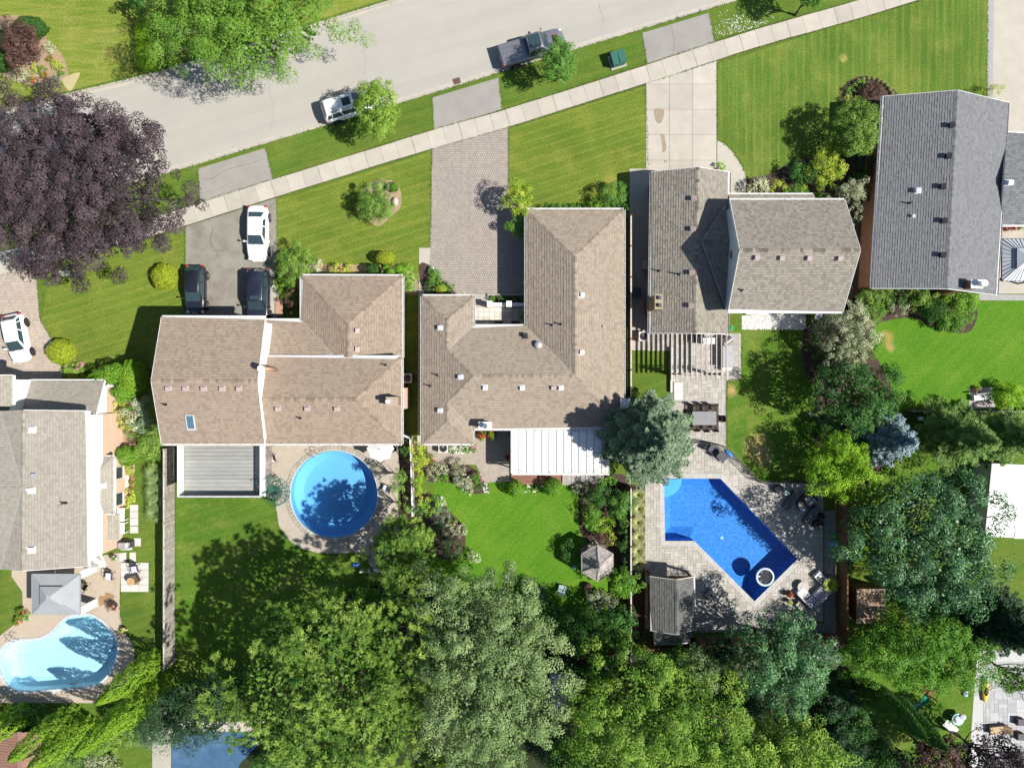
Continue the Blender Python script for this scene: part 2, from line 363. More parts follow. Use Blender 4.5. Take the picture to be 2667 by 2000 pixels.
walk_c = dense([(-150, 735), (20, 688), (375, 597), (740, 483), (1126, 364), (1319, 309), (1680, 195), (1966, 102), (2250, 21), (2700, -118)], 8)
wk = thing('pavement', 'pale concrete pavement of square slabs beside the street', 'pavement'); wk['kind'] = 'structure'
wb = PP(walk_c)
lft, rgt = [], []
for i, p in enumerate(wb):
    a = Vector(wb[max(0, i - 1)]); b = Vector(wb[min(len(wb) - 1, i + 1)]); t = (b - a).normalized(); n = Vector((-t.y, t.x))
    lft.append(tuple(Vector(p) + n * .80)); rgt.append(tuple(Vector(p) - n * .80))
MB().sheet(lft + rgt[::-1], .006).build('bedding', soil, wk)
for k, ((a, t), (b, t2)) in enumerate(zip(along(wb, 1.42)[:-1], along(wb, 1.42)[1:])):
    n = Vector((-t.y, t.x)); n2 = Vector((-t2.y, t2.x)); g = .022 if k % 3 == 0 else .008; w = .745 + random.uniform(-.015, .012)
    MB().prism([a + t * g + n * w, b - t2 * .008 + n2 * w, b - t2 * .008 - n2 * w, a + t * g - n * w], -.05, .042 + random.uniform(-.004, .004)).build('slab', concrete, wk)

def flat(name, px, m, z, label, cat='ground', curve=0):
    p = PP(spline(px, curve, True) if curve else px)
    return struct(MB().sheet(p, z).build(name, m), label, cat)
# lawns (each garden has its own grass)
L1 = LAWN('lawn_north', '6c7c2c', '5d7226', '969050', .12, .4, .28, .6, 3, (), (1.5, .9, .3))
L2 = LAWN('lawn_front', '62762a', '4f6522', '8a883e', .3, .4, .18, .5, 11, [(1590, 470, 26, '86803e')], (1.87, .75, .3))
L3 = LAWN('lawn_stripe', '52702a', '426121', '8c8a44', 1.57, .4, .2, .45, 23, [(2196, 152, 14, 'a09858')], (0.0, .72, .3))
L4 = LAWN('lawn_lush', '527b1e', '43701a', '828e3a', .8, .5, .12, .3, 31, [(2308, 880, 24, 'a88a58'), (2318, 905, 16, 'a88c60')])
L5 = LAWN('lawn_deep', '4d7020', '3e611b', '928a4c', .3, .5, .12, .5, 47, [(1975, 1165, 46, 'b09a66'), (1990, 1195, 28, 'b09a66'), (1902, 1018, 22, 'a88c60')])
flat('lawn', [(-1500, -900), (2900, -900), (2900, -575), (1900, -275), (1200, -62), (897, 30), (640, 112), (386, 186), (190, 234), (0, 279), (-300, 350), (-900, 484), (-1500, 594)], L1, .004, 'sunlit yellowish lawn on the far side of the street', 'lawn')
flat('lawn', [(721, 520), (1124, 395), (1120, 640), (1092, 648), (1088, 770), (1050, 770), (722, 800)], L2, .004, 'front lawn round the island shrub bed', 'lawn')
flat('lawn', [(1326, 338), (1680, 224), (1687, 450), (1640, 520), (1380, 545), (1326, 500)], L2, .004, 'front lawn between the paver drive and the concrete drive', 'lawn')
flat('lawn', [(1868, 168), (2575, -60), (2573, 300), (2300, 330), (2280, 480), (1945, 520), (1935, 430), (1905, 385), (1868, 362)], L3, .004, 'striped front lawn beside the concrete drive', 'lawn')
flat('lawn', [(130, 700), (480, 600), (481, 830), (430, 960), (150, 965), (108, 840)], L2, .004, 'front lawn below the purple tree', 'lawn')
flat('lawn', [(1130, 1250), (1640, 1250), (1640, 1700), (1120, 1700)], L4, .004, 'bright rear lawn in front of the hexagonal gazebo', 'lawn')
flat('lawn', [(1895, 850), (2110, 850), (2120, 1250), (1980, 1252), (1895, 1150)], L5, .004, 'rear lawn with a dry patch beside the dining patio', 'lawn')
flat('lawn', [(2230, 800), (2700, 780), (2700, 1065), (2230, 1065)], L4, .004, 'lush rear lawn behind the grey roofed house', 'lawn')
flat('lawn', [(2260, 1150), (2580, 1150), (2560, 2050), (2160, 2050), (2230, 1700)], L5, .004, 'rear lawn under the big trees by the play slide', 'lawn')
flat('lawn', [(457, 1290), (716, 1290), (722, 1345), (748, 1400), (800, 1430), (960, 1440), (960, 1560), (620, 1780), (457, 1780)], L5, .004, 'shaded rear lawn behind the raised deck', 'lawn')
# drives, aprons and paths
flat('driveway_apron', [(516, 440), (691, 386), (712, 470), (522, 530)], apron, .008, 'patched asphalt apron nearest the purple tree', 'driveway')
flat('driveway_apron', [(1126, 255), (1299, 203), (1307, 286), (1130, 340)], apron, .008, 'asphalt apron leading to the paver drive', 'driveway')
flat('driveway_apron', [(1673, 87), (1847, 34), (1862, 112), (1685, 167)], apron, .008, 'asphalt apron leading to the slab drive', 'driveway')
flat('driveway', [(484, 590), (720, 516), (722, 650), (716, 720), (706, 835), (481, 835)], asph, .008, 'cracked old asphalt driveway with three parked cars', 'driveway')
crk = MB(); crm = M('crack_fill', (.085, .075, .06), (.12, .105, .085), 6, .95, world=True)
for pts, w in (([(556, 592), (548, 625), (552, 640), (560, 652), (566, 668), (556, 680)], .035), ([(560, 652), (575, 655), (590, 650)], .03), ([(540, 690), (549, 712), (546, 735), (550, 756)], .03), ([(500, 640), (520, 650), (552, 640)], .018), ([(580, 742), (600, 760), (590, 790)], .025), ([(690, 560), (700, 600), (716, 640)], .03), ([(530, 470), (560, 462), (600, 440), (640, 430), (690, 415)], .022), ([(522, 505), (570, 492), (610, 470)], .015), ([(1748, 66), (1755, 110), (1752, 146)], .018)):
    q = [Vector((*p[:2], 0)) + Vector((random.uniform(-.06, .06), random.uniform(-.06, .06), .0)) for p in (P(*u) for u in spline(pts, 5))]
    crk.tube([(p.x, p.y, .004) for p in q], w * .8, 5, r2=w * .5)
for pts, w in (([(690, 175), (700, 230), (712, 290), (705, 340)], .012), ([(940, 130), (952, 160), (948, 200)], .010), ([(1560, 10), (1572, 50), (1566, 80)], .012)):
    q = [Vector((*p[:2], 0)) + Vector((random.uniform(-.08, .08), random.uniform(-.08, .08), -.122)) for p in (P(*u) for u in spline(pts, 6))]
    crk.tube([(p.x, p.y, p.z + .004) for p in q], w * .8, 5, r2=w * .4)
struct(crk.build('crack_seal', crm), 'dark sealed cracks wandering over the old asphalt drives', 'crack')
pinkm = M('pink_step', (.42, .26, .19), (.37, .23, .17), 2, .9)
flat('path', [(703, 720), (726, 760), (722, 835), (700, 835)], concrete, .012, 'short concrete path to the porch step', 'path')
tag(MB().prism(PP([(718, 778), (737, 782), (737, 824), (718, 824)]), 0, .12).build('porch_step', pinkm, bevel=.01), 'pink brick porch step beside the asphalt driveway', 'step')
dr4 = thing('driveway', 'pale driveway of large poured concrete slabs with oil stains', 'driveway'); dr4['kind'] = 'structure'
MB().sheet(PP([(1681, 217), (1866, 158), (1867, 470), (1688, 470)]), .006).build('bedding', jsand, dr4)
xs = [1682.5, 1743, 1804, 1866]; ys = [None, 220, 286, 351, 418, 470]
top = lambda x: 217 - (x - 1681) * 0.317
for i in range(3):
    for j in range(5):
        x0, x1 = xs[i] + .4, xs[i + 1] - .4; y1 = ys[j + 1] - .4
        y0a = top(x0) + 1 if j == 0 else ys[j] + .4; y0b = top(x1) + 1 if j == 0 else ys[j] + .4
        if j == 0 and y0b > y1 - 3 and y0a > y1 - 3: continue
        y0a = min(y0a, y1 - 2)
        MB().prism(PP([(x0, y0a), (x1, y0b), (x1, y1), (x0, y1)]), -.03, .022 + random.uniform(-.003, .003)).build('slab', concrete, dr4)
oil = M('oil_stain', (.25, .2, .14), (.3, .25, .19), 3, .8, world=True)
o = MB()
for pts in ([(1704, 286), (1728, 286), (1728, 305), (1722, 321), (1713, 322), (1707, 314)], [(1720, 352), (1730, 352), (1732, 365), (1736, 384), (1731, 396), (1725, 395), (1724, 376)], [(1730, 419), (1737, 418), (1736, 424), (1731, 424)]):
    o.sheet(PP(spline(pts, 4, True)), .0285)
o.build('oil_stain', oil, dr4)
flat('path', [(1868, 366), (1888, 376), (1905, 393), (1925, 420), (1938, 446), (1944, 476), (1938, 510), (1905, 510), (1868, 470)], concrete, .012, 'curved concrete path from the slab drive to the front door', 'path')
flat('path', [(1640, 440), (1700, 440), (1700, 912), (1640, 912)], concrete, .010, 'shaded concrete side path beside the garage', 'path')
flat('path', [(1092, 646), (1121, 646), (1120, 770), (1101, 770), (1101, 1160), (1087, 1160), (1090, 760)], concrete, .012, 'narrow concrete side path between two bungalows', 'path')
flat('driveway', [(2589, -80), (2800, -80), (2800, 352), (2585, 352)], concrete, .010, 'wide pale concrete driveway at the corner of the grey roofed house', 'driveway')
gst = M('grey_border', (.34, .34, .34), (.28, .28, .28), 5, .9)
flat('path', [(2573, -80), (2589, -80), (2585, 352), (2570, 300)], gst, .012, 'grey paver strip edging the wide concrete driveway', 'path')
flat('patio', [(2560, 495), (2800, 495), (2800, 765), (2600, 765), (2550, 752)], concrete, .010, 'concrete patio under the metal roofed gazebo by the grey roofed house', 'patio')
flat('path', [(2550, 766), (2800, 770), (2800, 784), (2548, 782)], gst, .014, 'grey concrete path behind the grey roofed house', 'path')

# ---- tile fields
pav = M('pale_paver', (.40, .375, .335), (.355, .335, .30), 3, .9, bump=.2, bscale=30, fine=.12, tint=.3)
pav3 = M('block_paver', (.34, .295, .262), (.305, .268, .24), .6, .92, bump=.2, bscale=40, fine=.12, tint=.2, stain=(.3, .24, .2), amt=.35)
pav1 = M('buff_paver', (.39, .33, .275), (.36, .305, .255), .6, .92, bump=.2, bscale=40, fine=.15, tint=.22)
def tiles(name, parent, region, holes, u, ang, m, z0, z1, joint=.014, mode='ashlar', limit=0, bed=None, bedz=.006):
    """tiles of real thickness over a polygon (world coords). limit>0: that many as own parts, the rest joined"""
    if bed is not None: MB().holed(region, holes, bedz).build('bedding', bed, parent)
    c, s = math.cos(ang), math.sin(ang); toL = lambda p: (p[0] * c + p[1] * s, -p[0] * s + p[1] * c); toW = lambda p: (p[0] * c - p[1] * s, p[0] * s + p[1] * c)
    reg = [toL(p) for p in region]; hol = [[toL(p) for p in h] for h in holes]
    x0, x1 = min(p[0] for p in reg), max(p[0] for p in reg); y0, y1 = min(p[1] for p in reg), max(p[1] for p in reg)
    ok = lambda q: inside(q, reg) and not any(inside(q, h) for h in hol)
    out = []
    def put(a, b, w, h, d=0):
        cs = [(a, b), (a + w, b), (a + w, b + h), (a, b + h), (a + w / 2, b + h / 2)]
        k = sum(ok(q) for q in cs)
        if k == 5: out.append((a, b, w, h))
        elif k > 0 and d < 3:
            if w >= h: put(a, b, w / 2, h, d + 1); put(a + w / 2, b, w / 2, h, d + 1)
            else: put(a, b, w, h / 2, d + 1); put(a, b + h / 2, w, h / 2, d + 1)
    if mode == 'ashlar':
        nx, ny = int((x1 - x0) / u) + 2, int((y1 - y0) / u) + 2; used = set(); r = random.Random(5)
        for j in range(ny):
            for i in range(nx):
                if (i, j) in used: continue
                opts = [(1, 1), (2, 1), (1, 2), (2, 2), (2, 1), (2, 2)]; r.shuffle(opts)
                for w, h in opts:
                    cells = [(i + p, j + q) for p in range(w) for q in range(h)]
                    if not any(q in used for q in cells): break
                used.update(cells); put(x0 + i * u, y0 + j * u, w * u, h * u)
    else:
        w, h = u if isinstance(u, tuple) else (u, u)
        for j in range(int((y1 - y0) / h) + 2):
            for i in range(-1, int((x1 - x0) / w) + 2): put(x0 + (i + (.5 if mode == 'brick' and j % 2 else 0)) * w, y0 + j * h, w, h, 0)
    out.sort(key=lambda t: -t[2] * t[3]); rest = MB(); r = random.Random(3)
    for k, (a, b, w, h) in enumerate(out):
        g = joint / 2; zz = z1 + r.uniform(-.004, .004); tl = r.random()
        q = [toW(p) for p in ((a + g, b + g), (a + w - g, b + g), (a + w - g, b + h - g), (a + g, b + h - g))]
        if k < limit: MB().prism(q, z0, zz, bot=False, tint=tl).build('paver', m, parent)
        else: rest.prism(q, z0, zz, bot=False, tint=tl)
    if rest.v:
        o = rest.build('pavers' if limit else name, m, parent); stuff(o)
    return len(out)
d3 = thing('driveway', 'driveway of small pinkish interlocking block pavers', 'driveway'); d3['kind'] = 'structure'
d3p = PP([(1125, 376), (1324, 316), (1325, 490), (1372, 545), (1372, 768), (1236, 768), (1190, 768), (1118, 700), (1120, 646)])
tiles('block_pavers', d3, d3p, [], (.20, .20), .0, pav3, 0, .026, .022, 'brick', 0, jsand)
d1 = thing('driveway', 'driveway of square buff pavers with the white hatchback', 'driveway'); d1['kind'] = 'structure'
d1p = PP([(-60, 708), (85, 692), (96, 725), (104, 831), (133, 879), (152, 925), (163, 968), (163, 1000), (-60, 1000)])
tiles('buff_pavers', d1, d1p, [], (.26, .26), .0, pav1, 0, .026, .012, 'brick', 0, jsand)
flat('path', [(-60, 640), (0, 655), (85, 640), (110, 690), (85, 699), (-60, 716)], concrete, .009, 'concrete apron between the pavement and the buff paver drive', 'path')

# house 4: pool terrace and dining patio
terr_px = [(1680, 1160), (1747, 1150), (1747, 990), (1747, 868), (1931, 868), (1931, 992), (1892, 992), (1892, 1165), (1976, 1254), (2146, 1256), (2146, 1618), (1680, 1640)]
terr = thing('terrace', 'light grey paver terrace round the angular blue pool', 'terrace'); terr['kind'] = 'structure'
cop4 = offset(PP(pool4_px), -.12)
tA = PP([(1680, 1160), (1747, 1150), (1747, 868), (1931, 868), (1931, 992), (1892, 992), (1892, 1165), (1976, 1254), (2146, 1256), (2146, 1618), (1680, 1640)])
print('terrace pavers', tiles('pavers', terr, tA, [cop4], .245, 0.0, pav, -.05, .028, .016, 'ashlar', 300, jsand))
tB = PP([(1690, 868), (1747, 868), (1747, 914), (1680, 914)])
tp = thing('patio', 'small paver patio striped by the pergola shadow', 'patio'); tp['kind'] = 'structure'
tiles('pavers', tp, tB, [], .245, 0.0, pav, -.05, .028, .016, 'ashlar', 60, jsand)
tagc = M('pool_coping', (.43, .42, .40), (.39, .38, .365), 2, .85, fine=.12, bump=.2, rnd=.12)
def coping(poly, w, L, parent, m, z0=-.12, z1=.04, name='coping_stone'):
    poly = ccw(poly); out = offset(poly, -w); n = len(poly)
    for i in range(n):
        a, b = Vector(poly[i]), Vector(poly[(i + 1) % n]); A, B = Vector(out[i]), Vector(out[(i + 1) % n])
        k = max(1, round((b - a).length / L))
        for j in range(k):
            f0, f1 = (j / k), ((j + 1) / k); e = .006 / max(.1, (b - a).length)
            f0 += e; f1 -= e
            q = [a.lerp(b, f0), a.lerp(b, f1), A.lerp(B, f1), A.lerp(B, f0)]
            MB().prism(q, z0, z1 + random.uniform(-.003, .003)).build(name, m, parent)
def pool(name, poly, depth, wall_m, floor_m, water_m, label, zw=-.14, shallow=None):
    t = thing(name, label, 'pool', (0, 0, 0)); poly = ccw(poly); n = len(poly)
    w = MB(); w.add([(x, y, -depth) for x, y in poly] + [(x, y, .0) for x, y in poly], [(i + n, (i + 1) % n + n, (i + 1) % n, i) for i in range(n)]); w.build('wall', wall_m, t)
    b = MB(); ins = offset(poly, min(.9, depth * .5))
    b.add([(x, y, -depth) for x, y in ins] , [tuple(range(n))])
    b.add([(x, y, -depth * .72) for x, y in poly] + [(x, y, -depth) for x, y in ins], [(i, (i + 1) % n, (i + 1) % n + n, i + n) for i in range(n)])
    b.build('floor', floor_m, t)
    q = MB().sheet(offset(poly, .002), zw).build('water', water_m, t)
    return t
def liner(name, c1, c2, scale=9.0, fine=.25):
    t = NT(name); v = t.coord(True); vo = t.n('ShaderNodeTexNoise', i_Scale=scale, i_Detail=3.0, i_Roughness=.7, i_Distortion=1.2); t.l(v, vo.inputs[0])
    r = t.n('ShaderNodeMapRange', i_1=.38, i_2=.62); t.l(vo.outputs[0], r.inputs[0]); big = t.noise(v, .5, 3)
    col = t.mix(t.math('MULTIPLY', r.outputs[0], fine), lin(c1), lin(c2)); col = t.mix(t.math('MULTIPLY', big, .15), col, lin(c2)); MATS[name] = t.done(t.bsdf(col, .6, .3)); return MATS[name]
lin4 = liner('blue_liner', (.03, .165, .50), (.14, .38, .74), 7, .9)  # strong noise paints the water's light ripples into the liner colour
lin2 = liner('sky_liner', (.26, .52, .80), (.30, .56, .82), 4, .3)
lin1 = liner('white_liner', (.78, .88, .93), (.74, .85, .91), 3, .3)
w4 = WATER('blue_water', (.62, .84, .97), 3.2, .25); w2 = WATER('clear_water', (.66, .86, .97), 2.0, .1); w1 = WATER('pale_water', (.66, .90, 1.0), 2.0, .08)
p4 = pool('swimming_pool', PP(pool4_px), 1.75, lin4, lin4, w4, 'angular deep blue swimming pool on the paver terrace')
step4 = M('pool_step', (.22, .55, .88), (.2, .5, .85), 3, .5)
sc = Vector(P2(1732, 1249)); arc = [tuple(sc)] + [tuple(sc + Vector((1.25 * math.cos(a), -1.25 * math.sin(a)))) for a in np.linspace(0.02, math.pi / 2 - .02, 14)]
MB().prism(arc, -1.7, -.45).build('step', step4, p4)
arc = [tuple(sc)] + [tuple(sc + Vector((1.65 * math.cos(a), -1.65 * math.sin(a)))) for a in np.linspace(0.02, math.pi / 2 - .02, 14)]
MB().prism(arc, -1.7, -.75).build('step', step4, p4)
coping(PP(pool4_px), .40, .62, p4, tagc)
p2 = pool('swimming_pool', PP(pool2_px), 1.5, lin2, lin2, w2, 'round light blue swimming pool with a stone block rim')
blockm = M('rim_block', (.37, .33, .28), (.29, .26, .22), 3, .9, bump=.3, fine=.2, rnd=.28)
rimw = M('white_rim', (.50, .52, .53), None, 3, .5)
pc = Vector(P2(*pool2_c)); R2 = 114 / 30
m_ = MB(); m_.lathe([(R2 - .02, -.1), (R2 + .06, -.1), (R2 + .06, .045), (R2 - .02, .045)], (pc.x, pc.y, 0), 72); m_.f = m_.f[:-2]; m_.t = m_.t[:-2]; m_.build('rim', rimw, p2)
for k in range(76):
    a0 = 2 * math.pi * (k + .035) / 76; a1 = 2 * math.pi * (k + .965) / 76
    q = [tuple(pc + Vector((math.cos(a), math.sin(a))) * r) for r, a in ((R2 + .07, a0), (R2 + .07, a1), (R2 + .42, a1), (R2 + .42, a0))]
    MB().prism(q, -.05, .038 + random.uniform(-.006, .006)).build('rim_block', blockm, p2)
p1 = pool('swimming_pool', PP(pool1_px), 1.3, lin1, lin1, w1, 'kidney shaped pale swimming pool beside the grey gazebo')
coping(PP(pool1_px), .22, .5, p1, rimw)
tarp = M('blue_tarp', (.06, .13, .225), (.045, .10, .175), 1.2, .42, .45, bump=.6, bscale=1.6, stain=(.13, .21, .30), amt=.6, world=True)
t5 = thing('covered_pool', 'swimming pool closed under a wrinkled blue winter cover', 'pool')
vs = []; nx, ny = 40, 36; x0, y1 = P2(446, 1906); x1, y0 = P2(700, 2130)
from mathutils import noise as mn
for j in range(ny + 1):
    for i in range(nx + 1):
        x = x0 + (x1 - x0) * i / nx; y = y0 + (y1 - y0) * j / ny
        vs.append((x, y, -.02 + .09 * mn.noise(Vector((x * .7, y * .7, 1))) + .07 * abs(mn.noise(Vector((x * 2.4 + y, y * .9, 3))))))
MB().add(vs, [(j * (nx + 1) + i, j * (nx + 1) + i + 1, (j + 1) * (nx + 1) + i + 1, (j + 1) * (nx + 1) + i) for j in range(ny) for i in range(nx)]).build('cover', tarp, t5, smooth=True)
MB().prism(PP([(397, 1892), (445, 1892), (445, 2130), (397, 2130)]), -.03, .03).build('border_slab', concrete, t5)
MB().prism(PP([(445.5, 1878), (700, 1878), (700, 1904), (445.5, 1904)]), -.03, .032).build('border_slab', concrete, t5)

for px, py, lab in ((1756, 1232, 'white skimmer lid set in the paving by the blue pool step'), (2040, 1392, 'white skimmer lid set in the paving at the long edge of the blue pool'), (140, 1804, 'square white skimmer lid beside the kidney pool ladder')):
    x, y, _ = P(px, py); tag(MB().box((x, y, .045), (.26, .26, .02)).build('skimmer_lid', white), lab, 'skimmer lid')
for t_, px, py, d in ((p4, 1880, 1400, 1.74), (p2, 872, 1290, 1.49), (p1, 240, 1700, 1.29)):
    x, y, _ = P(px, py, -d); MB().cyl((x, y), .14, -d, -d + .02, 14).build('drain', white, t_)
db = MB(); rr = random.Random(12)
for cx_, cy_, n_, s_ in ((288, 1684, 26, 5), (278, 1705, 14, 9), (262, 1716, 12, 6), (22, 1738, 14, 6), (60, 1725, 6, 16)):
    for k in range(n_):
        x, y, _ = P(rr.gauss(cx_, s_), rr.gauss(cy_, s_ * 1.2)); a = rr.uniform(0, 3); q = rr.uniform(.03, .08); db.add([(x + q * math.cos(a + i * 1.57), y + q * math.sin(a + i * 1.57) * .6, -.135) for i in range(4)], [(0, 1, 2, 3)])
tag(stuff(db.build('floating_leaves', M('wet_leaf', (.03, .03, .02), None, 3, .6))), 'dark fallen leaves floating in the kidney shaped pool', 'leaves')
# round pool deck, rear patios
deckm = M('sandy_concrete', (.40, .35, .29), (.355, .31, .25), 1.2, .92, bump=.25, bscale=25, fine=.16, stain=(.27, .23, .19), amt=.35, world=True)
rim_hole = [tuple(pc + Vector((math.cos(a), math.sin(a))) * (R2 + .45)) for a in np.linspace(0, 2 * math.pi, 60, endpoint=False)]
dk = PP([(690, 1120), (1050, 1120), (1042, 1150), (1040, 1230), (1036, 1300), (1040, 1390), (1010, 1470), (960, 1500), (958, 1446), (925, 1437), (881, 1441), (827, 1440), (783, 1428), (748, 1403), (726, 1368), (719, 1324), (717, 1300), (690, 1292)])
struct(MB().holed(dk, [rim_hole], .02).build('pool_deck', deckm), 'sandy concrete deck curving round the round pool', 'pool deck')
pat3 = PP([(1113, 1140), (1333, 1116), (1480, 1116), (1480, 1240), (1333, 1254), (1262, 1256), (1240, 1210), (1113, 1206)])
struct(MB().sheet(pat3, .016).build('patio', M('stamped_concrete', (.36, .31, .26), (.28, .245, .21), 1.6, .92, bump=.5, bscale=4, fine=.25, world=True)), 'stamped concrete patio beside the white patio cover', 'patio')
pat1_px = [(32, 1470), (60, 1485), (300, 1440), (312, 1440), (316, 1462), (312, 1540), (312, 1600), (322, 1640), (348, 1680), (350, 1720), (330, 1780), (250, 1830), (60, 1830), (-80, 1830), (-80, 1680), (0, 1655), (45, 1620), (60, 1590), (58, 1540), (30, 1500)]
cop1 = offset(PP(pool1_px), -.24)
pat1m = M('buff_concrete', (.42, .35, .275), (.385, .32, .25), 1.0, .92, bump=.2, bscale=25, fine=.1, stain=(.32, .27, .21), amt=.3, world=True)
pt1 = thing('patio', 'buff concrete patio round the kidney shaped pool', 'patio'); pt1['kind'] = 'structure'
MB().holed(PP(pat1_px), [cop1], .012).build('base', pat1m, pt1)
tiles('slabs', pt1, PP([(215, 1480), (310, 1470), (310, 1590), (240, 1600), (215, 1590)]), [], .4, 0, pat1m, 0, .03, .01, 'ashlar', 60)
wet = M('wet_stain', (.27, .18, .1), (.25, .17, .095), 3, .6, world=True)
MB().sheet(PP(spline([(258, 1552), (273, 1551), (274, 1543), (284, 1543), (296, 1549), (298, 1556), (290, 1564), (272, 1572), (259, 1577)], 3, True)), .036).build('wet_stain', wet, pt1)

litter = M('shade_cover', (.022, .036, .014), (.04, .045, .02), 4, .95, .1, bump=.8, bscale=18, fine=.7, world=True)  # ground colour darkened to stand for the shade under the big trees
# gravel strips, beds
flat('gravel_strip', [(2147, 1330), (2176, 1330), (2176, 1646), (1810, 1646), (1810, 1622), (2147, 1622)], gravel, .02, 'grey gravel strip inside the brown pool fence', 'gravel')
flat('gravel_strip', [(1812, 1560), (1970, 1600), (2000, 1622), (1812, 1622)], gravel, .034, 'grey gravel behind the cabana beside the fire table', 'gravel')
flat('planting_strip', [(1646, 1262), (1679, 1262), (1679, 1640), (1646, 1700)], mulch, .01, 'mulch strip of ornamental grasses along the pool terrace', 'bed')
pebm = M('white_pebbles', (.74, .72, .69), (.48, .46, .44), 14, .8, bump=.8, bscale=18, fine=.7)
pb = MB(); rr = random.Random(2)
preg = PP([(1932, 822), (2098, 814), (2098, 850), (1932, 858)])
struct(MB().sheet(preg, .01).build('pebble_bed', pebm), 'bed of white pebbles behind the two-storey house', 'bed')
for k in range(1500):
    x = rr.uniform(preg[0][0], preg[1][0]); y = rr.uniform(preg[3][1], preg[0][1]); s = rr.uniform(.04, .09)
    a = rr.uniform(0, 3); pb.add([(x + s * math.cos(a + i * 1.57), y + s * math.sin(a + i * 1.57), .012) for i in range(4)] + [(x, y, .012 + s * .8)], [(0, 1, 4), (1, 2, 4), (2, 3, 4), (3, 0, 4)], rr.random())
stuff(pb.build('pebbles', M('pebble', (.8, .78, .75), (.6, .58, .55), 8, .7, tint=.4)))
bed = lambda px, m, lab, z=.012, c=4: flat('flower_bed', px, m, z, lab, 'bed', c)
bed([(958, 478), (1000, 470), (1035, 478), (1046, 520), (1040, 545), (1020, 563), (985, 590), (950, 560), (945, 510)], sandbed, 'sandy island bed in the middle of the front lawn')
bed([(-30, 60), (40, 40), (100, 60), (125, 110), (160, 140), (178, 190), (165, 212), (110, 219), (60, 218), (0, 190), (-40, 150)], sandbed, 'sandy island bed on the far lawn with a purple bush')
bed([(163, 208), (180, 197), (208, 190), (200, 212), (186, 237), (172, 230)], M('sand_spill', (.42, .36, .2), (.36, .32, .17), 3, .95), 'bare sandy patch next to the island bed', .013)
bed([(740, 685), (800, 690), (870, 690), (960, 690), (1050, 700), (1080, 720), (1090, 760), (1040, 765), (800, 745), (735, 720)], sandbed, 'front bed under the eaves of the side-split house')
bed([(2190, 245), (2206, 216), (2234, 201), (2270, 200), (2300, 215), (2338, 246), (2310, 262), (2300, 330), (2200, 330)], mulch, 'rounded mulch bed at the corner of the grey roofed house')
bed([(1940, 470), (2000, 455), (2100, 410), (2260, 400), (2290, 300), (2310, 480), (2250, 640), (2240, 760), (2190, 800), (2190, 520), (1940, 520)], mulch, 'shaded mulch bed between the two houses', .011)
bed([(2240, 770), (2300, 760), (2500, 765), (2545, 800), (2530, 860), (2480, 866), (2430, 850), (2380, 828), (2330, 832), (2280, 850), (2230, 930), (2110, 1000), (2100, 850)], mulch, 'curved mulch bed behind the grey roofed house', .011)
bed([(2118, 860), (2140, 850), (2260, 900), (2330, 1030), (2330, 1070), (2280, 1250), (2130, 1255), (2125, 1000)], mulch, 'shaded bed of shrubs along the side of the rear lawn', .0115)
bed([(1112, 1200), (1200, 1200), (1265, 1250), (1268, 1280), (1225, 1284), (1190, 1262), (1150, 1255), (1110, 1250)], mulch, 'flower bed on the corner of the stamped patio')
bed([(1090, 1290), (1130, 1290), (1170, 1330), (1210, 1380), (1200, 1450), (1130, 1450), (1080, 1400)], mulch, 'flower bed at the edge of the bright rear lawn', .0115)
bed([(1520, 1255), (1645, 1255), (1645, 1540), (1610, 1550), (1600, 1450), (1540, 1420), (1510, 1380), (1508, 1300)], mulch, 'shrub bed between the bright rear lawn and the fence', .0125)
bed([(1090, 690), (1118, 690), (1150, 720), (1190, 769), (1108, 770)], mulch, 'triangular bed of creeping plants by the paver drive', .013, 2)
bed([(296, 985), (345, 985), (356, 1080), (352, 1200), (346, 1300), (326, 1300), (312, 1230), (310, 1080)], sandbed, 'side bed between the white house and the fence')
bed([(1010, 1140), (1085, 1140), (1090, 1400), (1040, 1420), (1042, 1240), (1035, 1150)], soil, 'dark planted strip along the thin fence by the round pool', .024, 0)
flat('patio', [(2545, 1690), (2800, 1690), (2800, 2100), (2522, 2100), (2527, 1940)], M('white_paving', (.46, .455, .45), (.42, .415, .41), 2, .9, fine=.12, world=True), .012, 'pale paved patio with a yellow kayak', 'patio')
tiles('pavers', thing('paving', 'pale grey stone pavers on the patio with the deck chair', 'paving'), PP([(2562, 1720), (2720, 1720), (2720, 2060), (2555, 2060)]), [], .38, 0, M('grey_paving', (.4, .4, .41), (.35, .35, .36), 2, .9, tint=.3), 0, .03, .02, 'ashlar', 120)
bpy.data.objects['paving']['kind'] = 'structure'

bed([(1400, 1720), (1500, 1700), (1700, 1690), (1900, 1690), (2190, 1670), (2260, 1720), (2240, 1830), (2330, 1950), (2330, 2060), (1360, 2060), (1400, 1900)], litter, 'ground painted dark for the shade under the row of big trees along the bottom', .0135)
bed([(940, 1530), (1060, 1540), (1140, 1540), (1240, 1560), (1330, 1580), (1480, 1700), (1420, 2060), (640, 2060), (700, 1900), (640, 1790), (800, 1640)], litter, 'ground painted dark for the shade under the huge pine and the grey-green tree', .0145)

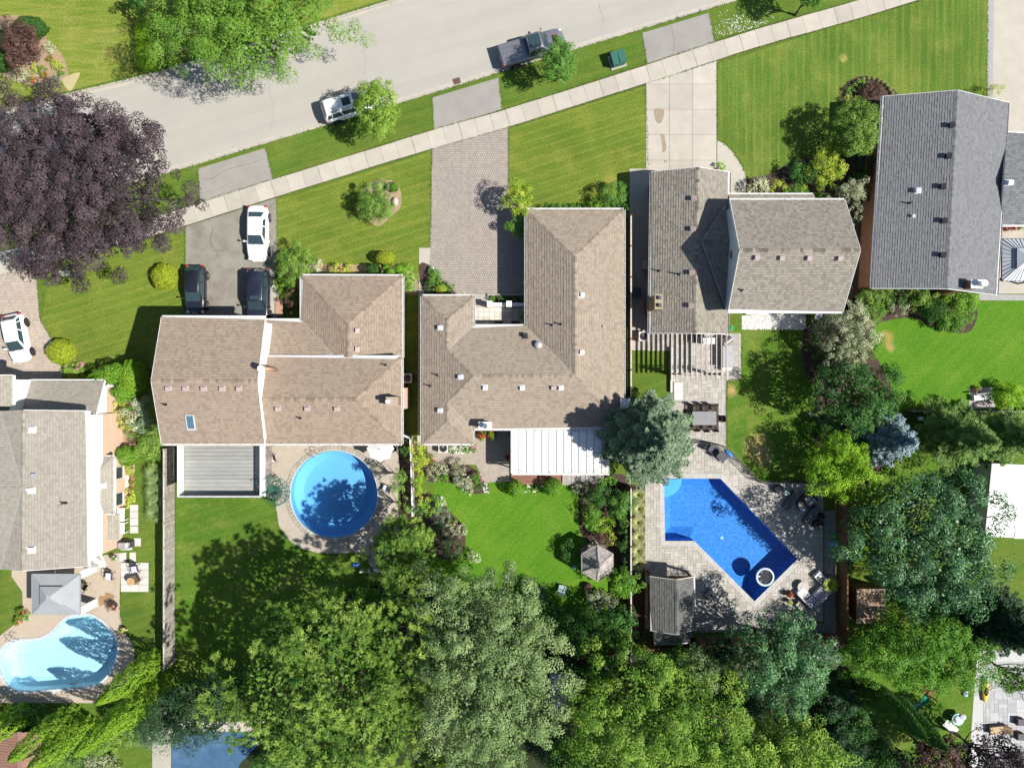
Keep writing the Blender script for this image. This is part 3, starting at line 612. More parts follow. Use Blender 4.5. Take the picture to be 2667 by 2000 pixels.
# ragged grass along hard edges
fr = []
def fringe(px, z=.03, dens=26, w=.05):
    pts = [Vector(P2(*q)) for q in px]
    for a, b in zip(pts[:-1], pts[1:]):
        L = (b - a).length; n = Vector((-(b - a).y, (b - a).x)).normalized()
        for k in range(int(L * dens)):
            c = a.lerp(b, random.random()) + n * random.gauss(0, w); fr.append((c.x, c.y, z))
EDGES = [[(CX + x * 30, CY - y * 30) for x, y in lft if -48 < x < 48], [(CX + x * 30, CY - y * 30) for x, y in rgt if -48 < x < 48], [p for p in south if -60 < p[0] < 2720], [p for p in north if -60 < p[0] < 1300],
 [(1124, 395), (1121, 640)], [(1325, 335), (1325, 480)], [(1682, 225), (1688, 440)], [(1867, 165), (1868, 366), (1888, 376), (1905, 393), (1925, 420), (1938, 446)], [(482, 592), (481, 825)], [(721, 520), (721, 700)], [(516, 440), (522, 528)], [(692, 386), (711, 470)], [(1126, 256), (1130, 340)], [(1300, 204), (1306, 286)], [(1673, 88), (1685, 166)], [(1847, 36), (1861, 112)],
 [(96, 725), (104, 831), (133, 879), (152, 925), (163, 968)], [(717, 1300), (719, 1324), (726, 1368), (748, 1403), (783, 1428), (827, 1440), (881, 1441), (925, 1437)], [(1893, 992), (1892, 1165)], [(1931, 868), (1931, 992), (1892, 992)], [(316, 1540), (312, 1600), (322, 1640), (348, 1680)], [(2573, -40), (2571, 300)], [(1747, 915), (1747, 1050)], [(457, 1165), (457, 1720)]]
# ---------------------------------------------------------------- houses
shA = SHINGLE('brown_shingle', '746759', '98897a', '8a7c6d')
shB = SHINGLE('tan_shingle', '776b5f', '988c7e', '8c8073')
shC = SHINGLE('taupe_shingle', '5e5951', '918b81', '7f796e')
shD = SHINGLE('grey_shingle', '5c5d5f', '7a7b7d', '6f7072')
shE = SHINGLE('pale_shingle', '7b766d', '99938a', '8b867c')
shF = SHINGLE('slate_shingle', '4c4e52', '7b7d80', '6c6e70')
brickR = BRICK('red_brick', '8a4a2c', '6f3820', 'a08a76')
brickP = BRICK('buff_brick', 'b98d72', 'c9a68c', 'd2c4b4')
brickB = BRICK('brown_brick', '6e4a38', '7f5a46', 'a09080')
siding_w = M('white_siding', (.76, .76, .75), (.70, .70, .69), 1.0, .6)
siding_g = M('pale_siding', (.60, .63, .66), (.56, .59, .62), 1.0, .6)
glass = GLASS('window_glass'); ROOFS = {}
def plane_of(pts):
    n = Vector((0, 0, 0)); c = sum((Vector(p) for p in pts), Vector()) / len(pts)
    for i in range(len(pts)): n += (Vector(pts[i]) - c).cross(Vector(pts[(i + 1) % len(pts)]) - c)
    n.normalize()
    return c, (n if n.z > 0 else -n)
def shingles(mb, pts, course=.215, tabw=.24, seed=0):
    c, n = plane_of(pts); r = random.Random(seed)
    if n.z > .9995: up = Vector((0, 1, 0))
    else: up = (Vector((0, 0, 1)) - n * n.z).normalized()
    u = up.cross(n).normalized()
    q = [((Vector(p) - c).dot(u), (Vector(p) - c).dot(up)) for p in pts]; N = len(q)
    res = max(abs((Vector(p) - c).dot(n)) for p in pts)
    def cuts(v):
        xs = []
        for i in range(N):
            (a, b), (e, f) = q[i], q[(i + 1) % N]
            if (b > v) != (f > v): xs.append(a + (v - b) * (e - a) / (f - b))
        xs.sort(); return [(xs[i], xs[i + 1]) for i in range(0, len(xs) - 1, 2)]
    v0, v1 = min(p[1] for p in q), max(p[1] for p in q); v = v0; row = 0
    W = lambda x, y, h: c + u * x + up * y + n * (h + .012)
    while v < v1 - .01:
        vt = min(v + course, v1 - 1e-4); vb = v + (vt - v) * .70; A = cuts(v + 1e-4); B = cuts(vt); Mi = cuts((v + vt) / 2)
        if not (len(A) == len(B) == len(Mi)): A = B = Mi
        for (a0, a1), (b0, b1) in zip(A, B):
            lo, hi = max(a0, b0), min(a1, b1); x = min(a0, b0); first = True; k = r.uniform(.2, 1.0) * tabw
            xs = []
            x = lo + k
            while x < hi - .1: xs.append(x); x += tabw * r.choice((.7, 1, 1, 1.3))
            bo = [a0] + xs + [a1]; to = [b0] + xs + [b1]
            for i in range(len(bo) - 1):
                h = r.choice((.018, .022, .034)); t = r.uniform(.68, 1) if r.random() < .7 else r.uniform(.42, .6)
                L_ = lambda p, q: p + (q - p) * .70
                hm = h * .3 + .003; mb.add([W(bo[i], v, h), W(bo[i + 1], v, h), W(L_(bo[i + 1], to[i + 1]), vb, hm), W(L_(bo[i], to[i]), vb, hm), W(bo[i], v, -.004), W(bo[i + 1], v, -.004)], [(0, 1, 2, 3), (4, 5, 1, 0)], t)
                mb.add([W(L_(bo[i], to[i]), vb, hm), W(L_(bo[i + 1], to[i + 1]), vb, hm), W(to[i + 1], vt, .003), W(to[i], vt, .003)], [(0, 1, 2, 3)], t * .58)  # darker upper band paints in the lip shadow along each course
        v += course; row += 1
    return res
def roof(h, pts, planes, mat, eaves=(), ridges=(), rakes=(), course=.215, tabw=.24, valleys=(), gut=None):
    """pts: name -> (px, py, z). planes: 'a b c d' each. Builds roof > shingles, caps, gutters, barge boards"""
    V = {k: Vector(P(*p)) for k, p in pts.items()}; key = h.name
    deck = MB(); sh = MB()
    for i, pl in enumerate(planes):
        pp = [V[k] for k in pl.split()]; c, n = plane_of(pp)
        deck.add(pp, [tuple(range(len(pp)))]); low = [p - Vector((0, 0, .16)) for p in pp]
        deck.add(low, [tuple(range(len(pp)))]); m = len(pp)
        deck.add(pp + low, [(j, (j + 1) % m, (j + 1) % m + m, j + m) for j in range(m)])
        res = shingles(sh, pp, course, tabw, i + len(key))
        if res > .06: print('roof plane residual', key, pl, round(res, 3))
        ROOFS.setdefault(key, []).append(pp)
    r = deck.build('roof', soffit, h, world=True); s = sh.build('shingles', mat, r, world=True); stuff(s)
    cap = MB()
    for e in list(ridges):
        a, b = (V[k] for k in e.split()); L = (b - a).length; t = (b - a) / L; sd = t.cross(Vector((0, 0, 1))).normalized(); m = max(1, int(L / .24)); dz = .11
        for j in range(m):
            p, q = a + t * (L * j / m), a + t * (L * (j + 1) / m); hz = Vector((0, 0, .045)); d = Vector((0, 0, -.16 * .34))
            w = sd * .16; lo = Vector((0, 0, -.012))
            cap.add([p - w + d + hz, p + hz, p + w + d + hz, q - w + d + hz + lo, q + hz + lo, q + w + d + hz + lo], [(0, 1, 4, 3), (1, 2, 5, 4)], random.random())
    if cap.v: stuff(cap.build('ridge_cap', mat, r, world=True))
    val = MB()
    for e in valleys:
        a, b = (V[k] for k in e.split()); val.beam(a + Vector((0, 0, .02)), b + Vector((0, 0, .02)), .12, .03)
    if val.v: val.build('valley_flashing', M('valley_metal', (.33, .33, .30), (.26, .26, .24), 3, .6), r, world=True)
    for e in eaves:
        a, b = (V[k] for k in e.split()); t = (b - a).normalized(); sd = t.cross(Vector((0, 0, 1)))
        cen = sum(V.values(), Vector()) / len(V); mid = (a + b) / 2
        pl = [p for p in planes if all(k in p.split() for k in e.split())]
        if pl: cen = sum((V[k] for k in pl[0].split()), Vector()) / len(pl[0].split())
        if sd.dot(mid - cen) < 0: sd = -sd
        dz = Vector((0, 0, -.075)); g = MB().beam(a + sd * .07 + dz, b + sd * .07 + dz, .02, .13)
        g.v = []; g.f = []; g.t = []
        for o_, w_, z_, h_ in ((.01, .02, -.09, .14), (.13, .018, -.08, .12), (.07, .12, -.145, .02)): g.beam(a + sd * o_ + Vector((0, 0, z_)), b + sd * o_ + Vector((0, 0, z_)), w_, h_)
        nb = int((b - a).length / .9)
        for j in range(1, nb): g.beam(a + t * (j * .9) + sd * .0 + Vector((0, 0, -.02)), a + t * (j * .9) + sd * .14 + Vector((0, 0, -.02)), .03, .012)
        g.build('gutter', gut or trim, r, world=True)
    for e in rakes:
        a, b = (V[k] for k in e.split()); t = (b - a).normalized(); sd = Vector((t.y, -t.x, 0)).normalized(); cen = sum(V.values(), Vector()) / len(V)
        if sd.dot((a + b) / 2 - cen) < 0: sd = -sd
        MB().beam(a + sd * .015 + Vector((0, 0, -.08)), b + sd * .015 + Vector((0, 0, -.08)), .035, .22).build('barge_board', trim, r, world=True)
    return r, V
def hit(h, px, py):
    o = Vector((0, 0, CAM_H)); d = Vector(P(px, py, 0)) - o; best = None
    for pp in ROOFS[h.name]:
        c, n = plane_of(pp); t = (c - o).dot(n) / d.dot(n); p = o + d * t
        if inside(p, [(q.x, q.y) for q in pp]) and (best is None or p.z > best[0].z): best = (p, n)
    if best is None:
        p = Vector(P(px, py, 3.0)); print('no roof hit', h.name, px, py); return p, Vector((0, 0, 1))
    return best
def align(n, p):
    q = Vector((0, 0, 1)).rotation_difference(n).to_matrix().to_4x4(); return Matrix.Translation(p) @ q
pinkv = M('pink_vent', (.40, .32, .30), (.36, .29, .27), 3, .6); whitev = M('white_vent', (.74, .74, .76), None, 3, .5); blackv = M('black_vent', (.04, .04, .05), None, 3, .5); pipem = M('pipe_plastic', (.02, .02, .025), None, 3, .5)
def put_on(h, px, py, shape, name, m, label=None, smooth=False):
    p, n = hit(h, px, py); mb = MB(); shape(mb); mt = align(n, p); mb.v = [tuple(mt @ Vector(v)) for v in mb.v]
    o = mb.build(name, m, h, smooth, world=True); return o
def vent(h, px, py, m, s=.30, hh=.2):
    o = put_on(h, px, py, lambda b: (b.frustum([(-s * .9, -s * .62), (s * .62, -s * .62), (s * .62, s * .62), (-s * .9, s * .62)], .02, [(-s * .5, -s * .5), (s * .5, -s * .5), (s * .5, s * .5), (-s * .5, s * .5)], .05), b.box((0, 0, hh * .6), (s * .85, s * .85, hh)), b.box((0, 0, hh * 1.1 + .02), (s, s, .035))), 'roof_vent', m)
    return o
def pipe(h, px, py, L=.45, r=.055):
    p, n = hit(h, px, py); MB().cyl((p.x, p.y), r, p.z - .05, p.z + L, 8).cyl((p.x, p.y), r * 2.2, p.z - .04, p.z + .05, 8).build('vent_pipe', pipem, h, world=True)
def wall_run(h, pts, z0, z1, m, name='wall'):
    """vertical walls along a closed CCW world polygon"""
    pts = ccw(pts); n = len(pts); w = MB()
    w.add([(x, y, z0) for x, y in pts] + [(x, y, z1) for x, y in pts], [(i, (i + 1) % n, (i + 1) % n + n, i + n) for i in range(n)])
    return w.build(name, m, h, world=True)
def window(h, a, b, z0, z1, out, parts=2):
    """window on the wall segment a->b (world xy), outward unit vector"""
    a, b, out = Vector(a), Vector(b), Vector(out); t = (b - a).normalized(); L = (b - a).length; th = .07
    f = MB(); Q = lambda s, z, d: (*(a + t * s + out * d), z)
    def bar(s0, s1, za, zb, d=.06):
        f.add([Q(s0, za, .0), Q(s1, za, .0), Q(s1, zb, .0), Q(s0, zb, .0), Q(s0, za, d), Q(s1, za, d), Q(s1, zb, d), Q(s0, zb, d)], [(0, 1, 2, 3), (7, 6, 5, 4), (0, 4, 5, 1), (1, 5, 6, 2), (2, 6, 7, 3), (3, 7, 4, 0)])
    bar(0, L, z0, z0 + th, .1); bar(0, L, z1 - th, z1)
    for k in range(parts + 1): bar(max(0, L * k / parts - th / 2), min(L, L * k / parts + th / 2), z0 + th, z1 - th)
    w = f.build('window', trim, h, world=True)
    MB().add([Q(0.02, z0 + .02, .02), Q(L - .02, z0 + .02, .02), Q(L - .02, z1 - .02, .02), Q(.02, z1 - .02, .02)], [(0, 1, 2, 3)]).build('pane', glass, w, world=True)
    return w
def gable(h, a, b, peak, m, name='gable_wall'):
    return MB().add([a, b, peak], [(0, 1, 2)]).build(name, m, h, world=True)

# ---- side-split house (brown roof, raised deck)
h2 = thing('house', 'side-split house with a brown shingle roof, raised deck and round pool', 'house', P(700, 980))
e, rz_ = 5.5, 7.06
ptsA = dict(nw=(421, 826, e), ne=(691, 827, e), re=(671, 992, rz_), se=(689, 1156, e), sw=(421, 1156, e), rw=(394, 992, rz_))
r2a, V = roof(h2, ptsA, ['nw ne re rw', 'sw se re rw'], shA, ['nw ne', 'sw se'], ['rw re'], ['ne re', 're se', 'nw rw', 'rw sw'])
A = offset([P2(421, 826, e), P2(690, 827, e), P2(690, 1156, e), P2(421, 1156, e)], .30)
wall_run(h2, A, 0, 3.0, brickB); wall_run(h2, A, 3.0, 5.36, siding_w, 'upper_wall')
xe = max(p[0] for p in A); xw = min(p[0] for p in A); yn = max(p[1] for p in A); ys_ = min(p[1] for p in A); ym = P(671, 992, rz_)[1]
gable(h2, (xe, ys_, 5.36), (xe, yn, 5.36), (xe, ym, rz_ - .18), siding_w); gable(h2, (xw, ys_, 5.36), (xw, yn, 5.36), (xw, ym, rz_ - .18), siding_w)
for x in (440, 485, 532, 580, 624): vent(h2, x, 1011, pinkv, .36)
pipe(h2, 432, 1053)
p, n = hit(h2, 497, 1098); mt = align(n, p)
sk = MB(); 
for c, d in (((-.3, 0, .06), (.07, 1.15, .14)), ((.3, 0, .06), (.07, 1.15, .14)), ((0, .57, .06), (.66, .07, .14)), ((0, -.6, .06), (.66, .12, .16))): sk.box(c, d)
sk.v = [tuple(mt @ Vector(v)) for v in sk.v]; so_ = sk.build('skylight', M('skylight_frame', (.5, .55, .58), None, 3, .4), h2, world=True)
g_ = MB().box((0, 0, .09), (.55, 1.1, .02)); g_.v = [tuple(mt @ Vector(v)) for v in g_.v]; g_.build('pane', M('skylight_glass', (.06, .12, .18), (.10, .18, .25), 1, .08, .6), so_, world=True)
e2, r2 = 4.1, 5.35
ptsB = dict(nw=(683, 929, e2), ne=(1046, 930, e2), se=(1046, 1156, e2), sw=(689, 1156, e2), rw=(676, 1040, r2), re=(926, 1040, r2), nm=(906, 929, e2), nn=(893, 929, e2))
r2b, V = roof(h2, ptsB, ['nw ne re rw', 'sw se re rw', 'ne se re'], shA, ['sw se', 'ne se'], ['rw re', 're ne', 're se'])
for a, b in (((690, 929), (896, 929)), ((916, 929), (1044, 930))):
    MB().beam(Vector(P(*a, e2)) + Vector((0, .06, -.07)), Vector(P(*b, e2)) + Vector((0, .06, -.07)), .12, .13).build('gutter', trim, r2b, world=True)
B = offset([P2(690, 930, e2), P2(1046, 930, e2), P2(1046, 1156, e2), P2(690, 1156, e2)], .40); wall_run(h2, B, 0, e2 - .14, brickP)
ef, rf = 2.75, 4.2
ptsC = dict(nw=(785, 718, ef), ne=(1048, 719, ef), pk=(906, 845, rf), rs=(906, 932, rf), se=(1048, 931, ef), sv=(871, 925, 3.78), vn=(785, 834, ef), wn=(692, 834, ef), ws=(690, 931, 3.84))
ptsC['rs'] = (906, 931, rf)
r2c, V = roof(h2, ptsC, ['nw ne pk', 'ne se rs pk', 'nw pk rs sv vn', 'wn vn sv ws'], shA, ['nw ne', 'ne se', 'wn vn', 'vn nw'], ['pk nw', 'pk ne', 'pk rs'], valleys=['vn sv'])
C_ = offset([P2(785, 718, ef), P2(1048, 719, ef), P2(1048, 930, ef), P2(700, 930, ef), P2(700, 834, ef), P2(785, 834, ef)], .42); wall_run(h2, C_, 0, ef - .14, brickP)
for x, y in ((930, 862), (930, 910)): vent(h2, x, y, pinkv, .36)
for x in (725, 801, 878): vent(h2, x, 1063, pinkv, .36)
pipe(h2, 782, 1088); pipe(h2, 1004, 951)
p, n = hit(h2, 717, 962)
fp = MB().cyl((p.x, p.y), .16, p.z - .3, p.z + 3.0, 12); fl = fp.build('flue_pipe', M('copper_flue', (.45, .29, .19), (.38, .24, .16), 4, .6), h2, True, world=True)
MB().cyl((p.x, p.y), .24, p.z + 3.0, p.z + 3.3, 14).build('flue_cap', white, fl, world=True)
p, n = hit(h2, 1028, 1044)
ch = MB().box((p.x, p.y, p.z + .35), (.95, .62, 1.6)).box((p.x, p.y, p.z + 1.2), (1.0, .68, .12)).build('chimney', brickB, h2, world=True)
MB().lathe([(.17, 0), (.15, .35), (.19, .38), (.14, .5)], (p.x - .3, p.y, p.z + 1.26), 12).build('chimney_pot', white, ch, world=True)
xe = max(q[0] for q in B); MB().box((xe + .22, P(0, 1036)[1], 1.6), (.45, 1.75, 3.2)).build('chimney_breast', brickP, h2, world=True)
for a, b in ((930, 1000), (1070, 1140)):
    y0, y1 = P(0, a)[1], P(0, b)[1]; window(h2, (xe, y1 + .2), (xe, y1 + 1.6), 1.2, 2.5, (1, 0))
yb = min(q[1] for q in B); window(h2, (-14.5, yb), (-12.3, yb), .3, 2.3, (0, -1)); window(h2, (-17.6, yb), (-16.2, yb), 1, 2.2, (0, -1))
window(h2, (xw + 2, ys_), (xw + 4.4, ys_), 2.9, 4.9, (0, -1), 2)

# ---- L-shaped bungalow
h3 = thing('house', 'U-shaped bungalow with a tan hip roof and a small entrance court', 'house', P(1360, 900))
e = 2.7; w = 3.5; k = 4.32
pts3 = dict(a=(1099, 771, e), b=(1233, 771, e), c=(1233, 849, e), d=(1370, 849, e), f=(1370, 546, e), g=(1625, 546, e), h=(1625, 1117, e), i=(1232, 1117, e), j=(1232, 1156, e), m=(1099, 1156, e),
            p1=(1498, 668, k), p2=(1498, 979, k), p3=(1233, 979, k), q1=(1165, 834, w), q2=(1165, 908, w), s1=(1165, 1052, w), s2=(1165, 1096, w))
pts3['q2'] = (1165, 911, w); pts3['s1'] = (1165, 1049, w)
planes3 = ['f g p1', 'g h p2 p1', 'f p1 p2 d', 'c d p2 p3 q2', 'b c q2 q1', 'a b q1', 'a q1 q2 p3 s1 s2 m', 'm s2 j', 'j s2 s1 i', 'i s1 p3 p2 h']
r3, V = roof(h3, pts3, planes3, shB, ['a b', 'b c', 'c d', 'd f', 'f g', 'g h', 'h i', 'i j', 'j m', 'm a'], ['f p1', 'g p1', 'p1 p2', 'p2 h', 'p2 p3', 'p3 q2', 'q2 q1', 'q1 a', 'q1 b', 'p3 s1', 's1 s2', 's2 m', 's2 j'], course=.235, valleys=['d p2', 'c q2', 'i s1'])
o3 = offset([P2(*pts3[q][:2], e) for q in 'abcdfghijm'], .42); wall_run(h3, o3, 0, e - .14, brickB)
for x, y, m_ in ((1148, 854, whitev), (1514, 769, whitev), (1513, 918, whitev), (1201, 982, whitev), (1264, 1008, whitev), (1148, 1069, whitev), (1360, 1009, whitev), (1461, 1009, whitev), (1441, 1008, pinkv)): vent(h3, x, y, m_, .34)
vent(h3, 1368, 877, blackv, .36, .3); vent(h3, 1570, 851, M('grey_vent', (.3, .3, .31)), .18, .12)
for x, y in ((1438, 847), (1461, 845), (1140, 977), (1120, 1005)): pipe(h3, x, y)
p, n = hit(h3, 1402, 899)
MB().cyl((p.x, p.y), .2, p.z - .05, p.z + .2, 16).lathe([(.3, .2), (.33, .27), (.24, .38), (.03, .42)], (p.x, p.y, p.z), 18).build('turbine_vent', M('vent_metal', (.66, .65, .62), (.52, .51, .49), 8, .35, .5, .5), h3, True, world=True)
p = Vector(P(1264, 1108, 3.6)); ch = MB().box((p.x, p.y, 2.5), (.95, .5, 2.6)).box((p.x, p.y, 3.85), (1.08, .62, .1)).build('chimney', white, h3, world=True)
MB().lathe([(.16, 0), (.14, .3), (.22, .32), (.2, .42)], (p.x, p.y, 3.9), 12).build('chimney_pot', steel, ch, world=True)
p = Vector(P(1628, 1056, 3.6)); ch = MB().box((p.x, p.y, 1.8), (.62, .95, 3.6)).build('chimney', brickP, h3, world=True)
MB().box((p.x, p.y, 3.66), (.75, 1.1, .12)).build('chimney_cap', trim, ch, world=True); MB().cyl((p.x, p.y), .17, 3.72, 4.05, 14).cyl((p.x, p.y), .24, 4.05, 4.12, 14).build('chimney_pot', steel, ch, world=True)
yb = o3[[i for i in range(len(o3))][0]][1]
south3 = min(q[1] for q in o3); window(h3, (P2(1270, 0)[0], P2(0, 1103, 0)[1] - .0), (P2(1320, 0)[0], P2(0, 1103, 0)[1]), .2, 2.2, (0, -1))

# entrance court: steps, flagstones, white balustrade (a thing of its own)
stone = M('flagstone', (.62, .58, .50), (.50, .46, .40), 2, .9, bump=.2, fine=.12, rnd=.3)
ct = thing('entrance_court', 'raised entrance court of pale flagstones with three concrete steps', 'porch', P(1300, 815))
MB().prism(PP([(1234, 790), (1372, 790), (1372, 850), (1234, 850)]), 0, .42).build('floor', concrete, ct, world=True)
rr = random.Random(4); xs = [1236, 1247, 1260, 1275, 1288, 1302, 1318, 1335, 1352, 1369]; ys = [803, 814, 826, 838, 848]
for i in range(len(xs) - 1):
    for j in range(len(ys) - 1):
        jx = lambda a: a + rr.uniform(-2.2, 2.2)
        MB().prism(PP([(xs[i] + .7, ys[j] + .7 + rr.uniform(-1, 1)), (xs[i + 1] - .7 , ys[j] + .7), (xs[i + 1] - .7, ys[j + 1] - .7), (xs[i] + .7, ys[j + 1] - .7 + rr.uniform(-1, 1))]), .42, .445 + rr.uniform(-.004, .006)).build('flagstone', stone, ct, world=True)
for q, z in ((767, .12), (774, .24), (781, .36)): MB().prism(PP([(1234, q), (1270, q), (1270, 791), (1234, 791)]), 0, z).build('step', concrete, ct, world=True)
bl = thing('balustrade', 'white low wall with square posts round the entrance court', 'balustrade', P(1320, 797))
a, b = P(1272, 797), P(1370, 797); MB().box(((a[0] + b[0]) / 2, a[1], .75), (b[0] - a[0], .30, .75)).build('panel', white, bl, world=True)
for x in (1277, 1326):
    q = P(x, 797); MB().box((q[0], q[1], .75), (.36, .42, 1.5)).box((q[0], q[1], 1.53), (.46, .5, .08)).build('post', white, bl, world=True)
MB().prism(PP([(1270, 767), (1372, 767), (1372, 771), (1270, 771)]), 0, .3).prism(PP([(1269, 771), (1273, 771), (1273, 790), (1269, 790)]), 0, .3).build('planter_edge', concrete, bl, world=True)
flat('flower_bed', [(1273, 771), (1370, 771), (1370, 790), (1273, 790)], soil, .2, 'shaded planter bed in front of the white balustrade', 'bed')

# ---- house with garage wing and two-storey block
h4 = thing('house', 'two-storey house with a taupe roof and a long garage wing beside a pergola', 'house', P(1960, 660))
e, r_ = 2.7, 4.1
pts4 = dict(nw=(1697, 448, e), rn=(1818, 436, r_), ne=(1900, 449, e), sw=(1691, 868, e), rs=(1811, 868, r_), se=(1895, 870, e))
r4, V = roof(h4, pts4, ['nw rn rs sw', 'ne rn rs se'], shC, ['nw sw', 'se ne'], ['rn rs'], ['nw rn', 'rn ne', 'sw rs', 'rs se'], course=.205, tabw=.22, gut=M('taupe_gutter', (.5, .48, .45)))
D = offset([P2(1694, 448, e), P2(1898, 448, e), P2(1898, 869, e), P2(1694, 869, e)], .38); wall_run(h4, D, 0, e - .14, brickB)
yn, ys_ = max(q[1] for q in D), min(q[1] for q in D); x0, x1 = min(q[0] for q in D), max(q[0] for q in D); xm = P(1815, 600, r_)[0]
for yy in (yn, ys_): gable(h4, (x0, yy, e - .14), (x1, yy, e - .14), (xm, yy, r_ - .18), siding_w)
gm = M('garage_door', (.6, .58, .54), None, 3, .6); gd = MB()
for kk in range(4): gd.box((P(1770, 0)[0], yn + .03, .35 + kk * .55), (4.6, .05, .53))
gd.build('garage_door', gm, h4, world=True)
e2, r2 = 5.3, 7.65
pts4b = dict(nw=(1901, 521, e2), ne=(2200, 521, e2), re=(2241, 652, r2), rw=(1927, 652, r2), sw=(1897, 811, e2), se=(2195, 812, e2))
r4b, V = roof(h4, pts4b, ['nw ne re rw', 'sw se re rw'], shC, ['nw ne', 'sw se'], ['rw re'], ['nw rw', 'rw sw', 'ne re', 're se'], course=.205, tabw=.22)
E = offset([P2(1900, 521, e2), P2(2199, 521, e2), P2(2199, 811, e2), P2(1900, 811, e2)], .36); wall_run(h4, E, 0, e2 - .14, siding_g)
x0, x1 = min(q[0] for q in E), max(q[0] for q in E); yn, ys_ = max(q[1] for q in E), min(q[1] for q in E); ym = P(1927, 652, r2)[1]
for xx in (x0, x1): gable(h4, (xx, ys_, e2 - .14), (xx, yn, e2 - .14), (xx, ym, r2 - .2), siding_g)
pts4c = dict(nw=(1898, 507, 2.75), ne=(2118, 507, 2.75), se=(2122, 519, 3.2), sw=(1899, 519, 3.2))
se_y = Vector(P(1898, 507, 2.75)); zt = 3.25; yw = yn
pts4c['se'] = (CX + P(2118, 507, 2.75)[0] * FPX / (CAM_H - zt), CY - yw * FPX / (CAM_H - zt), zt); pts4c['sw'] = (CX + P(1898, 507, 2.75)[0] * FPX / (CAM_H - zt), CY - yw * FPX / (CAM_H - zt), zt)
roof(h4, pts4c, ['nw ne se sw'], shC, ['nw ne'], (), ['ne se'], course=.205, tabw=.22)
ptsk = dict(w=(1827, 629, 4.08), e=(CX + (x0) * FPX / (CAM_H - 4.2), 629, 4.2), n=(1884, 532, 3.05), s=(1878, 800, 3.05))
xw_ = CX + x0 * FPX / (CAM_H - 3.05); ptsk['n'] = (xw_, 535, 3.05); ptsk['s'] = (xw_, 800, 3.05)
roof(h4, ptsk, ['w e n', 'w e s'], shC, (), ['w e'], (), course=.205, tabw=.22, valleys=['w n', 'w s'])
for x, y in ((1808, 518), (1806, 598), (1803, 711), (1801, 797)): vent(h4, x, y, pinkv, .36, .25)
for x, y in ((1970, 669), (2035, 670), (2106, 670), (2186, 671)): vent(h4, x, y, pinkv, .36, .22)
pipe(h4, 1716, 706); pipe(h4, 1931, 756); pipe(h4, 1768, 715, .6)
p = Vector(P(1717, 786, 4.7)); sx = min(q[0] for q in D)
ch = MB().box((p.x - .05, p.y, 2.35), (.55, 1.12, 4.7)).build('chimney', BRICK('tan_brick', '8f7048', '7b5f3c', 'a08c6c'), h4, world=True)
MB().box((p.x - .05, p.y, 4.74), (.64, 1.22, .08)).build('chimney_cap', M('cap_stone', (.36, .31, .22)), ch, world=True)
for dy in (-.3, .3): MB().box((p.x, p.y + dy, 4.88), (.26, .28, .22)).box((p.x, p.y + dy, 5.0), (.2, .2, .03)).build('chimney_flue', M('flue_clay', (.12, .1, .09)), ch, world=True)
window(h4, (P(1960, 0)[0] + 1, ys_), (P(1960, 0)[0] + 3.2, ys_), 3.4, 4.7, (0, -1)); window(h4, (P(2090, 0)[0], ys_), (P(2090, 0)[0] + 2, ys_), .9, 2.3, (0, -1), 3)
window(h4, (P(1940, 0)[0], ys_), (P(1940, 0)[0] + 2, ys_), .2, 2.2, (0, -1)); window(h4, (x0, P(0, 700)[1]), (x0, P(0, 680)[1]), 4.4, 5.1, (-1, 0), 1)

# ---- grey roofed house
h5 = thing('house', 'red brick house with a large two-tone grey gable roof', 'house', P(2450, 500))
e, r_ = 3.2, 4.95
pts5 = dict(nw=(2299, 252, e), rn=(2494, 236, r_), ne=(2626, 268, e), sw=(2271, 751, e), rs=(2467, 752, r_), se=(2597, 769, e))
r5, V = roof(h5, pts5, ['nw rn rs sw', 'ne rn rs se'], shD, ['nw sw', 'ne se'], ['rn rs'], ['nw rn', 'rn ne', 'sw rs', 'rs se'], course=.19, tabw=.22, gut=M('grey_gutter', (.42, .43, .45)))
F_ = offset([P2(2299, 252, e), P2(2626, 262, e), P2(2597, 760, e), P2(2271, 751, e)], .42); wall_run(h5, F_, 0, e - .14, brickR)
F_ = ccw(F_); q = sorted(F_, key=lambda p: p[1]); sa, sb = sorted(q[:2]); na, nb = sorted(q[2:])
rsV, rnV = Vector(P(*pts5['rs'])), Vector(P(*pts5['rn']))
gable(h5, (*sa, e - .14), (*sb, e - .14), (rsV.x, (sa[1] + sb[1]) / 2, r_ - .2), brickR); gable(h5, (*na, e - .14), (*nb, e - .14), (rnV.x, (na[1] + nb[1]) / 2, r_ - .2), brickR)
for x, y in ((2478, 328), (2470, 408), (2455, 487), (2459, 576), (2455, 665)): vent(h5, x, y, blackv, .38, .3)
vent(h5, 2391, 498, whitev, .36, .3); vent(h5, 2379, 564, whitev, .2, .2); pipe(h5, 2368, 530, .5)
p = Vector(P(2543, 744, 5.2)); pb_ = Vector((p.x - .2, min(sa[1], sb[1]) - .1, 0))
ch = MB().box((pb_.x + .2, pb_.y, 2.6), (.85, .6, 5.2)).build('chimney', brickR, h5, world=True)
MB().box((pb_.x + .2, pb_.y, 5.25), (.95, .7, .1)).build('chimney_cap', trim, ch, world=True); MB().cyl((pb_.x + .45, pb_.y), .2, 5.3, 5.75, 14).cyl((pb_.x + .45, pb_.y), .27, 5.75, 5.83, 14).build('chimney_pot', white, ch, world=True)
wa, wb_ = Vector(sa), Vector(na); d = (wb_ - wa).normalized(); o_ = Vector((-d.y, d.x))
pts5b = dict(a=(2622, 345, 2.9), b=(2760, 352, 2.9), c=(2760, 586, 2.9), d=(2605, 586, 2.9), r1=(2614, 466, 3.9), r2=(2760, 466, 3.9))
